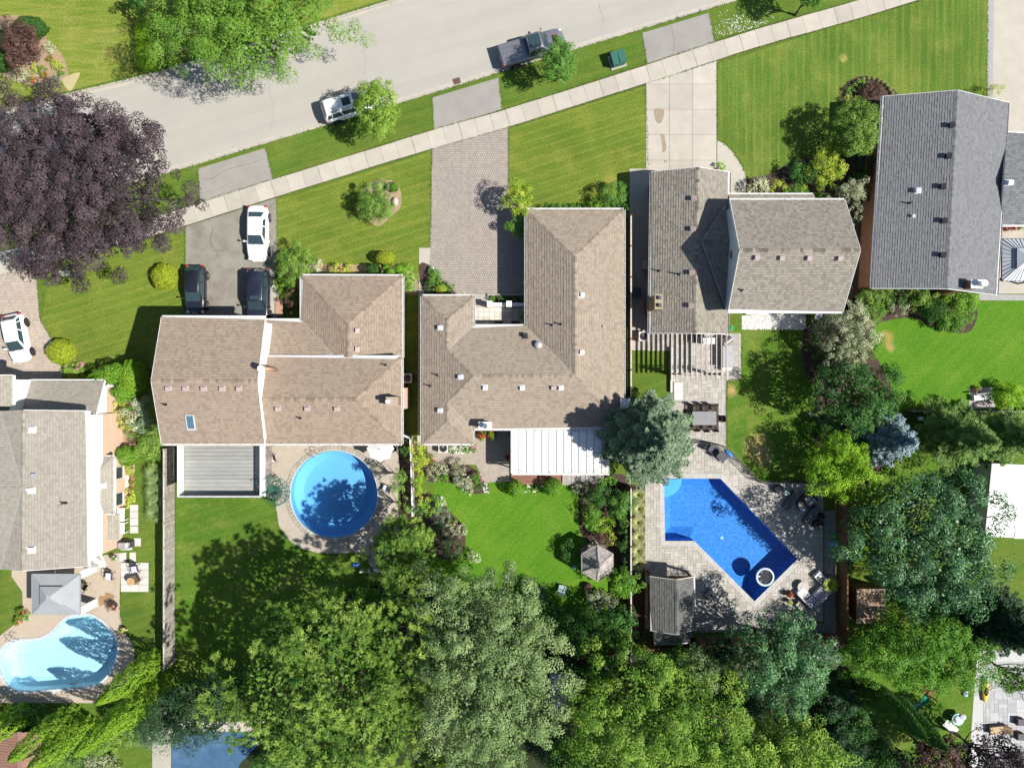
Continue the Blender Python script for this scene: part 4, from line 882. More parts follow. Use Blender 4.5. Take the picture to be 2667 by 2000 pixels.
r5b, V = roof(h5, pts5b, ['a b r2 r1', 'd c r2 r1'], shF, ['a b', 'd c'], ['r1 r2'], (), course=.19, tabw=.22)
wall_run(h5, offset([P2(2622, 345, 2.9), P2(2760, 345, 2.9), P2(2760, 586, 2.9), P2(2615, 586, 2.9)], .4), 0, 2.76, brickR)
vent(h5, 2626, 476, whitev, .4, .3)

# ---- white and brick house on the far left
h1 = thing('house', 'two-storey white and brick house with a pale grey roof beside the grey gazebo', 'house', P(120, 1260))
e, r_ = 5.5, 7.0
pts1 = dict(ne=(229, 1070, e), se=(229, 1474, e), rn=(60, 1068, r_), rm=(59, 1270, r_), rs=(58, 1486, r_), va=(4, 1070, 6.45), vb=(3, 1482, 6.45), wa=(-90, 1070, 6.45), wr=(-90, 1270, r_), wb=(-90, 1482, 6.45))
r1, V = roof(h1, pts1, ['ne se rs rn', 'rn rm va', 'rm va wa wr', 'rm wr wb vb', 'rs rm vb'], shE, ['ne se'], ['rn rm', 'rm rs', 'rm wr'], ['rn ne', 'rs se'], course=.2, tabw=.22, valleys=['rm va', 'rm vb'])
G = offset([P2(-90, 1070, e), P2(229, 1070, e), P2(229, 1474, e), P2(-90, 1474, e)], .35)
wall_run(h1, G, 0, 2.95, brickP); wall_run(h1, G, 2.95, e - .14, siding_w, 'upper_wall')
xe = max(q[0] for q in G); yn, ys_ = max(q[1] for q in G), min(q[1] for q in G)
gable(h1, (xe, ys_, e - .14), (P(-60, 0, e)[0], ys_, e - .14), (P(58, 0, r_)[0], ys_, r_ - .2), siding_w)
for x, y in ((85, 1119), (83, 1277), (83, 1432)): vent(h1, x, y, whitev, .42, .2)
vent(h1, 89, 1237, M('grey_vent2', (.28, .28, .33)), .3, .2); pipe(h1, 172, 1309, .6)
pts1b = dict(nw=(70, 992, 2.9), ne=(272, 992, 2.9), se=(0, 0, 4.05), sw=(0, 0, 4.05)); zt = 4.05; yy = yn + .02
for kk, xx in (('se', P(272, 992, 2.9)[0]), ('sw', P(20, 992, 2.9)[0])): pts1b[kk] = (CX + xx * FPX / (CAM_H - zt), CY - yy * FPX / (CAM_H - zt), zt)
pts1b['nw'] = (20, 992, 2.9)
roof(h1, pts1b, ['nw ne se sw'], shE, ['nw ne'], (), ['ne se'], course=.2, tabw=.22)
xg = P(272, 992, 2.9)[0] - .35; yg = P(272, 992, 2.9)[1] - .35
MB().add([(xg, yn, 0), (xg, yg, 0), (xg, yg, 2.8), (xg, yn, 3.9)], [(0, 1, 2, 3)]).add([(xg, yg, 0), (xg - 8, yg, 0), (xg - 8, yg, 2.8), (xg, yg, 2.8)], [(0, 1, 2, 3)]).build('garage_wall', brickP, h1, world=True)
MB().add([(xg + .01, yn, 2.0), (xg + .01, yg, 2.0), (xg + .01, yg, 2.8), (xg + .01, yn, 3.9)], [(0, 1, 2, 3)]).build('gable_panel', siding_w, h1, world=True)
for a, b in (((281, 1003), (297, 1003)), ): MB().beam(P(a[0], a[1], 2.6), P(b[0] + 4, b[1], .4), .14, .14).build('porch_post', white, h1, world=True)
q = P(272, 1003, 2.5); MB().box((q[0] + .15, q[1] - .1, 1.3), (.16, .16, 2.6)).build('porch_post', white, h1, world=True)
pts1c = dict(a=(33, 977, e), b=(33, 1058, e), c=(-110, 1058, 7.1), d=(-110, 977, 7.1))
roof(h1, pts1c, ['a b c d'], shE, ['a b'], (), ['a d'], course=.2, tabw=.22)
x3 = P(33, 0, e)[0] - .35; y3 = P(0, 977, e)[1] - .35
MB().add([(x3, yn, 2.9), (x3, y3, 2.9), (x3, y3, e - .14), (x3, yn, e - .14)], [(0, 1, 2, 3)]).add([(x3, y3, 0), (x3 - 6, y3, 0), (x3 - 6, y3, e - .14), (x3, y3, e - .14)], [(0, 1, 2, 3)]).build('dormer_wall', siding_w, h1, world=True)
pts1d = dict(a=(262, 1190, 2.7), b=(296, 1190, 2.7), c=(296, 1337, 2.7), d=(262, 1337, 2.7), f=(0, 1222, 3.3), g=(0, 1310, 3.3)); xx = CX + (xe + .02) * FPX / (CAM_H - 3.3)
pts1d['f'] = (xx, 1222, 3.3); pts1d['g'] = (xx, 1310, 3.3)
roof(h1, pts1d, ['b c g f', 'a b f', 'd c g'], shE, ['b c', 'a b', 'c d'], ['f b', 'g c'], (), course=.2, tabw=.22)
xb = P(296, 0, 2.7)[0] - .3; yb0, yb1 = P(0, 1190, 2.7)[1] - .3, P(0, 1337, 2.7)[1] + .3
MB().prism([(xe, yb1), (xb, yb1), (xb, yb0), (xe, yb0)], 0, 2.6, top=False).build('bay_wall', brickP, h1, world=True)
for y0, y1 in ((1241, 1210), (1308, 1276)): window(h1, (xb, P(0, y0)[1]), (xb, P(0, y1)[1]), .8, 2.3, (1, 0), 1)
vent(h1, 268, 1264, whitev, .4, .2)
pts1e = dict(a=(231, 1446, 3.5), b=(257, 1438, 3.3), c=(273, 1474, 2.75), d=(231, 1475, 2.9))
roof(h1, pts1e, ['a b c d'], shE, ['d c'], (), ['b c'], course=.2, tabw=.22)
pts1f = dict(a=(276, 1338, 2.3), b=(311, 1338, 1.9), c=(311, 1406, 1.9), d=(276, 1406, 2.3))
roof(h1, pts1f, ['a b c d'], shE, (), (), (), course=.2, tabw=.22)
MB().prism(PP([(279, 1341), (313, 1341), (313, 1403), (279, 1403)]), 0, 1.78, top=False).build('lean_to_wall', brickP, h1, world=True)

# ---- white panel roof at lower right
h6 = thing('house', 'single-storey sunroom with a white metal panel roof and a translucent corner', 'house', P(2640, 1300))
metalw = M('white_metal_roof', (.66, .66, .64), (.60, .60, .58), 1.2, .45, .4); z = 2.8
TL, BL = Vector(P2(2586, 1207, z)), Vector(P2(2568, 1397, z)); TR, BR = Vector(P2(2720, 1214, z)), Vector(P2(2720, 1404, z))
for kk in range(9):
    f0, f1 = kk / 9 + .002, (kk + 1) / 9 - .002; a, b = TL.lerp(BL, f0), TL.lerp(BL, f1); c, d = TR.lerp(BR, f0), TR.lerp(BR, f1)
    MB().prism([a, b, d, c], z - .06, z + .012 * (kk % 2)).beam((*a, z + .02), (*c, z + .02), .05, .05).build('roof_panel', metalw, h6, world=True)
lightg = M('translucent_panel', (.40, .46, .43), (.33, .39, .37), 1, .3, .4)
for kk in (0, 1, 2):
    a = P2(2646, 1340 + kk * 21, z + .06); b = P2(2720, 1340 + kk * 21, z + .06); c = P2(2720, 1360 + kk * 21, z + .06); d = P2(2642, 1360 + kk * 21, z + .06)
    MB().prism([a, b, c, d], z + .03, z + .06).build('skylight_panel', lightg, h6, world=True)
wall_run(h6, offset([tuple(TL), tuple(TR), tuple(BR), tuple(BL)], .3), 0, z - .06, siding_w)
MB().beam((*(TL - Vector((.06, 0))), z - .04), (*(BL - Vector((.06, 0))), z - .04), .1, .12).build('gutter', darkm, h6, world=True)
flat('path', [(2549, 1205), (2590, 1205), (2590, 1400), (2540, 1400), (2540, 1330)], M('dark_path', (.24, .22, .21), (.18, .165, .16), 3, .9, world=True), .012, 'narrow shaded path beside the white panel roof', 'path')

lf = MB(); rr = random.Random(21)
for k in range(230):
    px, py = (rr.gauss(1560, 40), rr.gauss(1210, 26)) if k < 130 else (rr.uniform(1345, 1580), rr.gauss(1228, 3)) if k < 180 else (rr.uniform(1355, 1580), rr.gauss(1124, 5))
    if not (1340 < px < 1583 and 1121 < py < 1231): continue
    x, y, z = P(px, py, 2.565); a = rr.uniform(0, 3); q = rr.uniform(.03, .075); lf.add([(x + q * math.cos(a + i * 1.57), y + q * math.sin(a + i * 1.57) * .6, z + .01 * (i % 2)) for i in range(4)], [(0, 1, 2, 3)])
tag(stuff(lf.build('fallen_leaves', M('dry_leaf', (.16, .10, .05), (.08, .05, .03), 30, .9))), 'brown needles and leaves fallen on the white patio cover beside the spruce', 'leaves')
# ---------------------------------------------------------------- planting
def unit(a): return a / np.maximum(np.linalg.norm(a, axis=-1, keepdims=True), 1e-9)
def rdir(n): return unit(rng.normal(size=(n, 3)))
def cards(C, N, L, Wd, T=None):
    """leaf-shaped quads at C with normals N, length L, width Wd (arrays or numbers), optional direction T"""
    n = len(C); T = rdir(n) if T is None else T
    B = unit(np.cross(N, T)); T = unit(np.cross(B, N))
    L = np.broadcast_to(L, n)[:, None]; Wd = np.broadcast_to(Wd, n)[:, None]
    return np.stack([C - T * L * .5, C + B * Wd * .5 - T * L * .05, C + T * L * .5, C - B * Wd * .5 - T * L * .05], 1).reshape(-1, 3)
class Leaves:
    def __init__(s): s.V = []; s.T = []
    def add(s, V, tint): s.V.append(V.astype(np.float32)); s.T.append(np.broadcast_to(np.asarray(tint, np.float32), len(V) // 4).copy())
    def build(s, name, m, parent=None):
        V = np.concatenate(s.V); T = np.clip(np.concatenate(s.T), 0, 1); n = len(V); q = n // 4
        me = bpy.data.meshes.new(name); me.vertices.add(n); me.vertices.foreach_set('co', V.ravel())
        me.loops.add(n); me.loops.foreach_set('vertex_index', np.arange(n, dtype=np.int32))
        me.polygons.add(q); me.polygons.foreach_set('loop_start', np.arange(0, n, 4, dtype=np.int32)); me.polygons.foreach_set('loop_total', np.full(q, 4, np.int32))
        me.materials.append(m); at = me.attributes.new('tint', 'FLOAT', 'FACE'); at.data.foreach_set('value', T.astype(np.float32)); me.update(calc_edges=True)
        global NLEAF; NLEAF += q
        return link(name, me, parent)
NLEAF = 0
def lobed(phi, el, ph, amp=.14):
    return 1 + amp * np.sin(3 * phi + ph[0]) * np.cos(el) + amp * .8 * np.sin(5 * phi + ph[1] + 2 * el) + amp * .5 * np.sin(9 * phi + ph[2] + 3 * el)
def clumps(rx, ry, h, zb, size, fill=1.0, amp=.14, low=-.35, inner=.55):
    """clump centres: half spread evenly in plan over the top of the crown, the rest over its whole shell and inside it"""
    zc = (zb + h) / 2; rz = (h - zb) / 2; n = max(8, int(2.3 * math.pi * rx * ry / (math.pi * size * size) * fill))
    n1 = int(n * .55); a = rng.uniform(0, 6.283, n1); r = np.sqrt(rng.uniform(0, 1, n1)) * .985
    d1 = np.stack([r * np.cos(a), r * np.sin(a), np.sqrt(1 - r * r)], 1); d2 = rdir((n - n1) * 3); d2 = d2[d2[:, 2] > low][:n - n1]
    d = np.concatenate([d1, d2]); n = len(d); phi = np.arctan2(d[:, 1], d[:, 0]); el = np.arcsin(np.clip(d[:, 2], -1, 1))
    f = lobed(phi, el, rng.uniform(0, 6, 3), amp * .72); dep = rng.uniform(0, 1, n); dep = np.where(dep < .72, rng.uniform(.86, 1.02, n), rng.uniform(inner, .9, n))
    C = d * (f * dep)[:, None] * np.array([rx, ry, rz]) * .94
    C[:len(d1), :2] = d1[:, :2] * f[:len(d1), None] * np.array([rx, ry]) * .96
    C[:, 2] += zc + rng.normal(0, .08, n) * rz
    if rx > 2.4:                                      # big boughs stand up, with hollows between them
        bump = np.zeros(n)
        for q in range(6): a = rng.uniform(0, 6.283); kx = 6.283 / rng.uniform(2.0, 4.2); bump += np.sin(kx * (C[:, 0] * math.cos(a) + C[:, 1] * math.sin(a)) + rng.uniform(0, 6.283))
        C[:, 2] += np.clip(bump, -2.6, 2.2) * .125 * rz
    return C, d, size * rng.uniform(.6, 1.2, n)
def inner_mass(lv, rx, ry, h, zb, leaf, tb, k=.74):
    """leaves deep inside a crown, so that it is not see-through"""
    n = int(3.0 * math.pi * rx * ry * k * k / (leaf * leaf * .55)); a = rng.uniform(0, 6.283, n); r = np.sqrt(rng.uniform(0, 1, n)); zc = (zb + h) / 2; rz = (h - zb) / 2
    p = np.stack([r * np.cos(a) * rx * k, r * np.sin(a) * ry * k, zc + rz * k * (np.sqrt(1 - r * r) * rng.uniform(.55, 1.05, n) - .12)], 1)
    lv.add(cards(p, unit(rng.normal(size=(n, 3)) * .5 + np.array([0, 0, .7])), leaf * rng.uniform(.7, 1.3, n), leaf * .75), tb + rng.uniform(0, .35, n))  # darker tints than the outer leaves paint in the shade between boughs
def crown_dome(lv, rx, ry, h, zb, leaf=.17, size=.85, dens=1.0, fill=1.0, amp=.14, flat_=.72, up=.28, lw=.62, tvar=.5, tb=.25, inner=.55):
    if rx > 1.2: inner_mass(lv, rx, ry, h, zb, leaf * 1.75, tb)
    C, d, R = clumps(rx, ry, h, zb, size, fill, amp, inner=inner)
    for c, dd, r in zip(C, d, R):
        m = max(8, int(dens * 7.0 * r * r / (leaf * leaf)))
        e = rdir(m); e[:, 2] = np.where(e[:, 2] < -.3, -e[:, 2], e[:, 2]); f = rng.uniform(.35, 1, m) ** .5
        p = c + e * f[:, None] * np.array([r, r, r * flat_])
        nrm = unit(e * .8 + np.array([0, 0, up]) + dd * .25 + rng.normal(size=(m, 3)) * .36)
        lv.add(cards(p, nrm, leaf * rng.uniform(.75, 1.25, m), leaf * lw), tb + rng.uniform(0, tvar) + rng.uniform(-.16, .16, m))
    return C
def crown_pine(lv, rx, ry, h, zb, size=1.0, ntuft=9, needles=30, nl=.36, nw=.048, amp=.2, fill=1.0):
    inner_mass(lv, rx, ry, h, zb, .34, .0, .80)
    C, d, R = clumps(rx, ry, h, zb, size, fill, amp, inner=.35)
    for c, dd, r in zip(C, d, R):
        k = max(3, int(ntuft * (r / size) ** 2)); e = rdir(k); e[:, 2] = np.abs(e[:, 2]) * .8 + .1
        pc = c + e * rng.uniform(.5, 1, k)[:, None] * np.array([r, r, r * .55]); base = rng.uniform(.1, .7)
        ax = unit(e * .6 + dd * .6 + np.array([0, 0, .5]))
        for q, a in zip(pc, ax):
            t = unit(a * .75 + rdir(needles)); L = nl * rng.uniform(.7, 1.15, needles); N = unit(np.cross(t, rdir(needles)) + np.array([0, 0, .9]))
            lv.add(cards(q + t * (L * .5)[:, None], N, L, nw, t), base + rng.uniform(-.2, .2) + rng.uniform(-.1, .1, needles))
    return C
def crown_spruce(lv, R, h, zb, levels=22, leaf=.24, lw=.085, per=70, droop=.22, taper=.85, spread=.55, fill=1.0, top_r=.05, jag=.18):
    for i in range(levels):
        t = i / (levels - 1); z = zb + (h - zb) * t ** .92; r = R * max(top_r, (1 - t) ** taper); nb = max(5, int((6 + 9 * (1 - t)) * fill)); off = rng.uniform(0, 6.28)
        for k in range(nb):
            a = off + k * 6.283 / nb + rng.uniform(-.2, .2); L = r * rng.uniform(1 - jag * 1.6, 1 + jag); m = int(per * max(.35, L) * .9)
            s = rng.uniform(.12, 1, m) ** .8; side = rng.choice([-1, 1], m) * (rng.uniform(0, 1, m) ** 1.2) * spread * L * (1.08 - s)
            u = np.array([math.cos(a), math.sin(a), 0]); w = np.array([-math.sin(a), math.cos(a), 0])
            dz = -droop * L * s + .12 * L * s ** 3 + rng.normal(0, .05, m) - np.abs(side) * .12
            p = u * (s * L)[:, None] + w * side[:, None]; p[:, 2] += z + dz
            T = unit(u + w * np.sign(side)[:, None] * rng.uniform(.3, 1.1, m)[:, None] + rng.normal(size=(m, 3)) * .25)
            N = unit(np.array([0, 0, 1.0]) + rng.normal(size=(m, 3)) * .45 + u * .15)
            lv.add(cards(p, N, leaf * rng.uniform(.7, 1.3, m), lw, T), rng.uniform(.05, .6) + s * .3 + rng.uniform(-.12, .12, m))
def crown_column(lv, R, h, zb, leaf=.13, dens=1.0, lump=.42):
    n = int(dens * 2 * math.pi * R * h * .75 / (leaf * leaf * .5) * 1.9); n = min(n, 42000)
    t = rng.uniform(0, 1, n); prof = lambda t: np.sin(np.pi * (t * .93 + .07) ** .75) ** .62
    ph = rng.uniform(0, 6.283, n); k = rng.uniform(0, 6, 4)
    lm = 1 + lump * .5 * np.sin(4 * ph + k[0] + 9 * t) * np.sin(7 * t * h / 3 + k[1] + 2 * ph) + lump * .35 * np.sin(9 * ph + k[2]) * np.sin(15 * t * h / 5 + k[3])
    r = R * prof(t) * lm * rng.uniform(.72, 1, n) ** .5
    p = np.stack([np.cos(ph) * r, np.sin(ph) * r, zb + (h - zb) * t], 1)
    o = np.stack([np.cos(ph), np.sin(ph), np.full(n, .35)], 1); N = unit(o + rng.normal(size=(n, 3)) * .45); T = unit(np.array([0, 0, 1.0]) + o * .4 + rng.normal(size=(n, 3)) * .4)
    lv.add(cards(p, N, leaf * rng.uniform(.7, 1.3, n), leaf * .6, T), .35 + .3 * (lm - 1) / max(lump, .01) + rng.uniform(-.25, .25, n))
def ball(lv, rx, ry, h, zb=.0, leaf=.085, dens=1.0, rough=.05, box=0.0):
    """clipped shrub; box>0 pushes it towards a box"""
    n = int(dens * (2 * math.pi * rx * ry + math.pi * (rx + ry) * (h - zb)) / (leaf * leaf * .5) * 1.5); n = min(n, 45000); d = rdir(n)
    if box: 
        mx = np.abs(d) ** (1 + 6 * box); d2 = d / (mx.sum(1, keepdims=True) ** (1 / (1 + 6 * box)) + 1e-6); d = d2
    k = rng.uniform(0, 6, 3); ph = np.arctan2(d[:, 1], d[:, 0]); f = (1 + rough * np.sin(5 * ph + k[0] + 4 * d[:, 2]) + rough * np.sin(11 * ph + k[1] + 7 * d[:, 2])) * rng.uniform(.86, 1, n)
    p = d * f[:, None] * np.array([rx, ry, (h - zb) / 2]); p[:, 2] += (h + zb) / 2; ok = p[:, 2] > .02; p, d = p[ok], d[ok]; n = len(p)
    lv.add(cards(p, unit(d + rng.normal(size=(n, 3)) * .5), leaf * rng.uniform(.7, 1.3, n), leaf * .62), .4 + rng.uniform(-.35, .35, n))
def blades(lv, R, h, n=260, w=.035, bend=1.0, tb=.3):
    a = rng.uniform(0, 6.283, n); L = rng.uniform(.55, 1.05, n); prev = None
    for sgm in range(3):
        f0, f1 = sgm / 3, (sgm + 1) / 3; q = []
        for f in (f0, f1): q.append(np.stack([np.cos(a) * R * L * f ** 1.3, np.sin(a) * R * L * f ** 1.3, h * L * (1.6 * f - bend * .95 * f * f) / (1.6 - .65)], 1))
        ww = np.array([w * (1 - .75 * f0), w * (1 - .85 * f1)]) ; side = np.stack([-np.sin(a), np.cos(a), np.zeros(n)], 1)
        V = np.stack([q[0] - side * ww[0] / 2, q[0] + side * ww[0] / 2, q[1] + side * ww[1] / 2, q[1] - side * ww[1] / 2], 1).reshape(-1, 3)
        lv.add(V, tb + rng.uniform(0, .5, n))
def blooms(lv, rx, ry, h, n, r=.09, k=9, leaf=.06, shell=True, hi=.75):
    """flower heads over the top of a shrub"""
    d = rdir(n * 3); d = d[d[:, 2] > .15][:n]; C = d * np.array([rx, ry, h * hi]) * rng.uniform(.75, 1.02, len(d))[:, None]; C[:, 2] += h * .22
    for c, dd in zip(C, d):
        e = rdir(k); e[:, 2] = np.abs(e[:, 2]); lv.add(cards(c + e * r * rng.uniform(.5, 1, k)[:, None], unit(e + np.array([0, 0, .6])), leaf * 1.3, leaf), rng.uniform(0, .6) + rng.uniform(0, .4, k))
bark = M('bark', (.12, .09, .07), (.07, .055, .045), 5, .95, bump=.7, bscale=20, fine=.4)
barkp = M('bark_grey', (.2, .17, .15), (.12, .1, .09), 5, .95, bump=.7, bscale=20, fine=.4)
def trunk(t, h, r, limbs, m=bark, zb=1.5):
    k = MB(); top = h * .8; k.tube([(0, 0, -.1), (.03, .02, zb * .5), (-.05, .04, zb), (.05, -.04, (zb + top) / 2), (0, 0, top)], r * 1.25, 9, r2=r * .25)
    for c in limbs:
        z0 = zb * .8 + (c[2] - zb) * random.uniform(.15, .5); z0 = max(zb * .6, min(z0, top)); mid = Vector((c[0] * .5, c[1] * .5, z0 + (c[2] - z0) * .4))
        k.tube([(0, 0, z0), mid, tuple(c)], r * .42, 5, r2=r * .07)
    k.build('trunk', m, t, True)
FOL = dict(
 purple=LEAF('leaf_purple', '2b2227', '695a5f', .6, .12, .2), locust=LEAF('leaf_locust', '4e7c28', '8cb048', .5, .34), lime=LEAF('leaf_lime', '4a7a24', 'a6c252', .5, .34),
 maple=LEAF('leaf_maple', '437428', '7aa64a', .5, .32), deep=LEAF('leaf_deep', '2a5220', '5a8a3c', .5, .28), blue=LEAF('leaf_bluegreen', '2a5230', '6c9c60', .42, .22, .4),
 silver=LEAF('leaf_silver', '4a6c36', 'a2b67a', .5, .22), pine=LEAF('needle_pine', '456e24', 'a6c056', .6, .25), spruce=LEAF('needle_spruce', '3c5640', '90a684', .6, .15),
 bluespruce=LEAF('needle_blue', '44606a', 'a3b8be', .6, .12), larch=LEAF('needle_larch', '406426', '8cac5c', .6, .22), dark=LEAF('needle_dark', '16301a', '3a5c3a', .6, .15),
 chart=LEAF('leaf_chartreuse', '6a9c1e', 'aacc3a', .5, .36), gold=LEAF('leaf_gold', '8ba224', 'c6cc48', .55, .3), cedar=LEAF('leaf_cedar', '5c8a22', 'a6c63c', .6, .25),
 box=LEAF('leaf_box', '568a24', '92be3e', .55, .25), shrub=LEAF('leaf_shrub', '4a7428', '92b04e', .5, .28), mid=LEAF('leaf_mid', '44781f', '7cac3a', .5, .3), speck=LEAF('leaf_speckled', '4c6238', 'c2c4a0', .5, .2),
 pale=LEAF('leaf_pale', '7f8f60', 'd6dab8', .55, .2), bronze=LEAF('leaf_bronze', '3c2a28', '6e5148', .5, .14), grassy=LEAF('leaf_grassy', '4f6d34', '9bb072', .55, .25), tan=LEAF('leaf_tan', '8a9a50', 'd2d0a0', .55, .25), yellow=LEAF('leaf_yellow', '7a9c28', 'd0d458', .55, .3))
FLW = {k: LEAF('flower_' + k, a, b, .6, .2) for k, (a, b) in dict(pink=('c06090', 'eab0cc'), red=('b01818', 'e04838'), white=('e0e0dc', 'ffffff'), cream=('d8d0a0', 'f0ecc8'), orange=('c04010', 'e07030'), salmon=('d08a78', 'e8c0a8'), purple=('6a4a90', '9a7ac0')).items()}
def TREE(px, py, rx, ry, h, kind, sp, label, zb=None, name='tree', cat='tree', group=None, tr=None, zf=.62, limbs=26, **kw):
    """px,py: where the crown's middle shows; rx, ry its half extents in photo pixels"""
    global rng; rng = np.random.default_rng(int(px * 13 + py)); random.seed(int(px + py * 3))
    zb = h * .28 if zb is None else zb; zc = h * zf; x, y, _ = P(px, py, zc); k = (CAM_H - zc) / FPX * (1.06 if kind in ('dome', 'pine') else 1); rx *= k; ry *= k
    t = thing(name, label, cat, (x, y, 0), 0, group); lv = Leaves(); C = []
    if kind == 'dome': C = crown_dome(lv, rx, ry, h, zb, **kw)
    elif kind == 'pine': C = crown_pine(lv, rx, ry, h, zb, **kw)
    elif kind == 'spruce': crown_spruce(lv, (rx + ry) / 2, h, zb, **kw)
    elif kind == 'column': crown_column(lv, rx, h, zb, **kw)
    lv.build('crown', FOL[sp], t)
    C = list(C); random.shuffle(C); trunk(t, h, tr or max(.08, h * .022), C[:limbs], barkp if sp in ('purple', 'silver') else bark, max(.4, zb * .8)); return t
def SHRUB(px, py, rx, ry, h, kind, sp, label, flowers=None, nfl=0, name='shrub', cat='shrub', group=None, z=0.0, fr=.09, rz=0.0, **kw):
    global rng; rng = np.random.default_rng(int(px * 17 + py))
    zc = h * .55 + z; x, y, _ = P(px, py, zc); k = (CAM_H - zc) / FPX * (1.1 if kind == 'dome' else 1); rx *= k; ry *= k; lv = Leaves()
    if kind == 'dome': 
        kw.setdefault('leaf', .12); kw.setdefault('size', min(.42, max(.14, .36 * min(rx, ry)))); crown_dome(lv, rx, ry, h, h * .02, **kw)
    elif kind == 'ball': ball(lv, rx, ry, h, **kw)
    elif kind == 'blades': blades(lv, (rx + ry) / 2, h, **kw)
    elif kind == 'spruce': crown_spruce(lv, (rx + ry) / 2, h, .05, **kw)
    if flowers:
        t = thing(name, label, cat, (x, y, z), rz, group); lv.build('foliage', FOL[sp], t); fl = Leaves(); blooms(fl, rx, ry, h, nfl, fr); stuff(fl.build('flowers', FLW[flowers], t))
        if kind in ('dome', 'ball'): MB().tube([(0, 0, -.02), (0, 0, h * .7)], .035, 6, r2=.015).build('stem', bark, t)
    else:
        t = lv.build(name, FOL[sp]); t.location = (x, y, z); t.rotation_euler = (0, 0, rz); tag(t, label, cat, group)
    return t
# big trees
TREE(208, 490, 268, 246, 9.5, 'dome', 'purple', 'huge dark purple tree spreading over the street corner and pavement', leaf=.145, size=.66, amp=.12, tvar=.6, tb=.1, fill=1.25, dens=1.3, flat_=.8)
TREE(645, 48, 240, 172, 10, 'dome', 'locust', 'feathery bright green tree overhanging the far kerb', leaf=.165, lw=.42, size=.7, amp=.2, dens=1.0, fill=1.5, tvar=.5)
TREE(986, 288, 55, 76, 5.6, 'dome', 'lime', 'small yellow-green street tree half hiding the white car', leaf=.125, size=.36, fill=1.9, amp=.12, tvar=.6)
TREE(1453, 168, 43, 58, 5.0, 'dome', 'maple', 'small green street tree beside the grey pickup truck', leaf=.125, size=.36, fill=1.9, amp=.1)
TREE(2112, -14, 44, 46, 5.2, 'dome', 'maple', 'street tree cut off by the top edge beyond the utility box', leaf=.13, size=.4, fill=1.2)
TREE(2226, 334, 60, 74, 4.6, 'dome', 'shrub', 'dense egg-shaped ornamental tree at the corner of the grey roof', zb=.5, leaf=.11, size=.36, fill=1.7, amp=.05, flat_=.8, tvar=.5)
TREE(880, 1795, 284, 258, 13.5, 'pine', 'pine', 'huge soft-needled pine filling the foot of the shaded rear lawn', size=1.15, ntuft=12, amp=.17, fill=1.35)
TREE(1056, 1438, 92, 104, 8.2, 'pine', 'pine', 'smaller pine standing between the round pool and the grey-green tree', size=.75, ntuft=10, amp=.18, fill=1.1)
TREE(1268, 1742, 198, 296, 13, 'dome', 'silver', 'tall grey-green tree with pale speckled leaves beside the huge pine', leaf=.14, size=.6, amp=.22, fill=1.25, dens=1.1, tvar=.6, tb=.15, flat_=.85)
TREE(1690, 1885, 240, 205, 12, 'dome', 'lime', 'wide yellow-green maple below the dark roofed cabana', leaf=.15, size=.52, amp=.2, fill=1.1, tvar=.65, tb=.1, flat_=.95, dens=1.0)
TREE(2050, 1990, 150, 150, 10.5, 'dome', 'lime', 'yellow-green maple with upright tips at the bottom edge beside the wide maple', leaf=.18, size=.55, amp=.16, fill=1.1, tvar=.6, tb=.2, flat_=1.0)
TREE(1880, 1985, 120, 130, 11, 'dome', 'lime', 'yellow-green maple between the wide one and the one at the bottom right', leaf=.165, size=.55, amp=.2, tvar=.65, tb=.1, flat_=1.0)
TREE(1480, 2010, 70, 110, 9, 'dome', 'maple', 'mid-green tree at the bottom edge between the grey-green tree and the wide maple', leaf=.15, size=.5, amp=.2, tvar=.6)
TREE(1140, 1995, 80, 70, 9, 'pine', 'pine', 'small pine crown at the bottom edge between the huge pine and the grey-green tree', size=.7, ntuft=10)
TREE(2034, 1704, 124, 122, 9, 'dome', 'blue', 'round grey-green tree at the lower fence of the pool terrace', leaf=.15, size=.62, amp=.08, fill=1.3, tvar=.7, tb=.15)
TREE(2408, 1410, 196, 190, 8.4, 'dome', 'blue', 'large blue-green maple beside the white panel roof', leaf=.18, size=.66, amp=.16, fill=1.25, tvar=.55, tb=.08)
TREE(2395, 1698, 190, 98, 7, 'dome', 'mid', 'broad mid-green tree above the play slide', leaf=.14, size=.6, amp=.14, fill=1.2, tvar=.6, tb=.1)
TREE(2610, 1625, 78, 110, 10, 'spruce', 'dark', 'dark conifer at the right-hand edge below the white panel roof', levels=24, per=80, zf=.45)
TREE(2575, 1978, 104, 88, 7.5, 'dome', 'purple', 'dark purple tree leaning over the pale paved patio', leaf=.13, size=.5, amp=.16, tvar=.7, tb=.15)
TREE(2430, 1968, 80, 70, 6.5, 'dome', 'bronze', 'dark bronze tree beside the white play table', leaf=.14, size=.5, amp=.16, tvar=.5)
TREE(1690, 1144, 116, 118, 10.5, 'spruce', 'spruce', 'big grey-green spruce between the white patio cover and the dining patio', zf=.40, levels=26, per=130, leaf=.27, droop=.16, taper=.72, fill=1.15, jag=.26, top_r=.07)
TREE(2308, 1142, 86, 84, 7, 'spruce', 'bluespruce', 'silvery blue spruce behind the chartreuse tree', zf=.38, zb=.4, levels=22, per=120, leaf=.2, lw=.09, droop=.1, taper=.75, jag=.16)
TREE(2222, 1036, 108, 92, 7, 'dome', 'deep', 'dark green broad tree above the blue spruce', leaf=.15, size=.5, amp=.12, fill=1.2, tvar=.6, tb=.1)
TREE(2186, 1222, 92, 86, 5.5, 'dome', 'chart', 'bright chartreuse tree at the corner of the pool terrace', zb=.6, leaf=.13, size=.46, amp=.1, fill=1.35, tvar=.6, tb=.05)
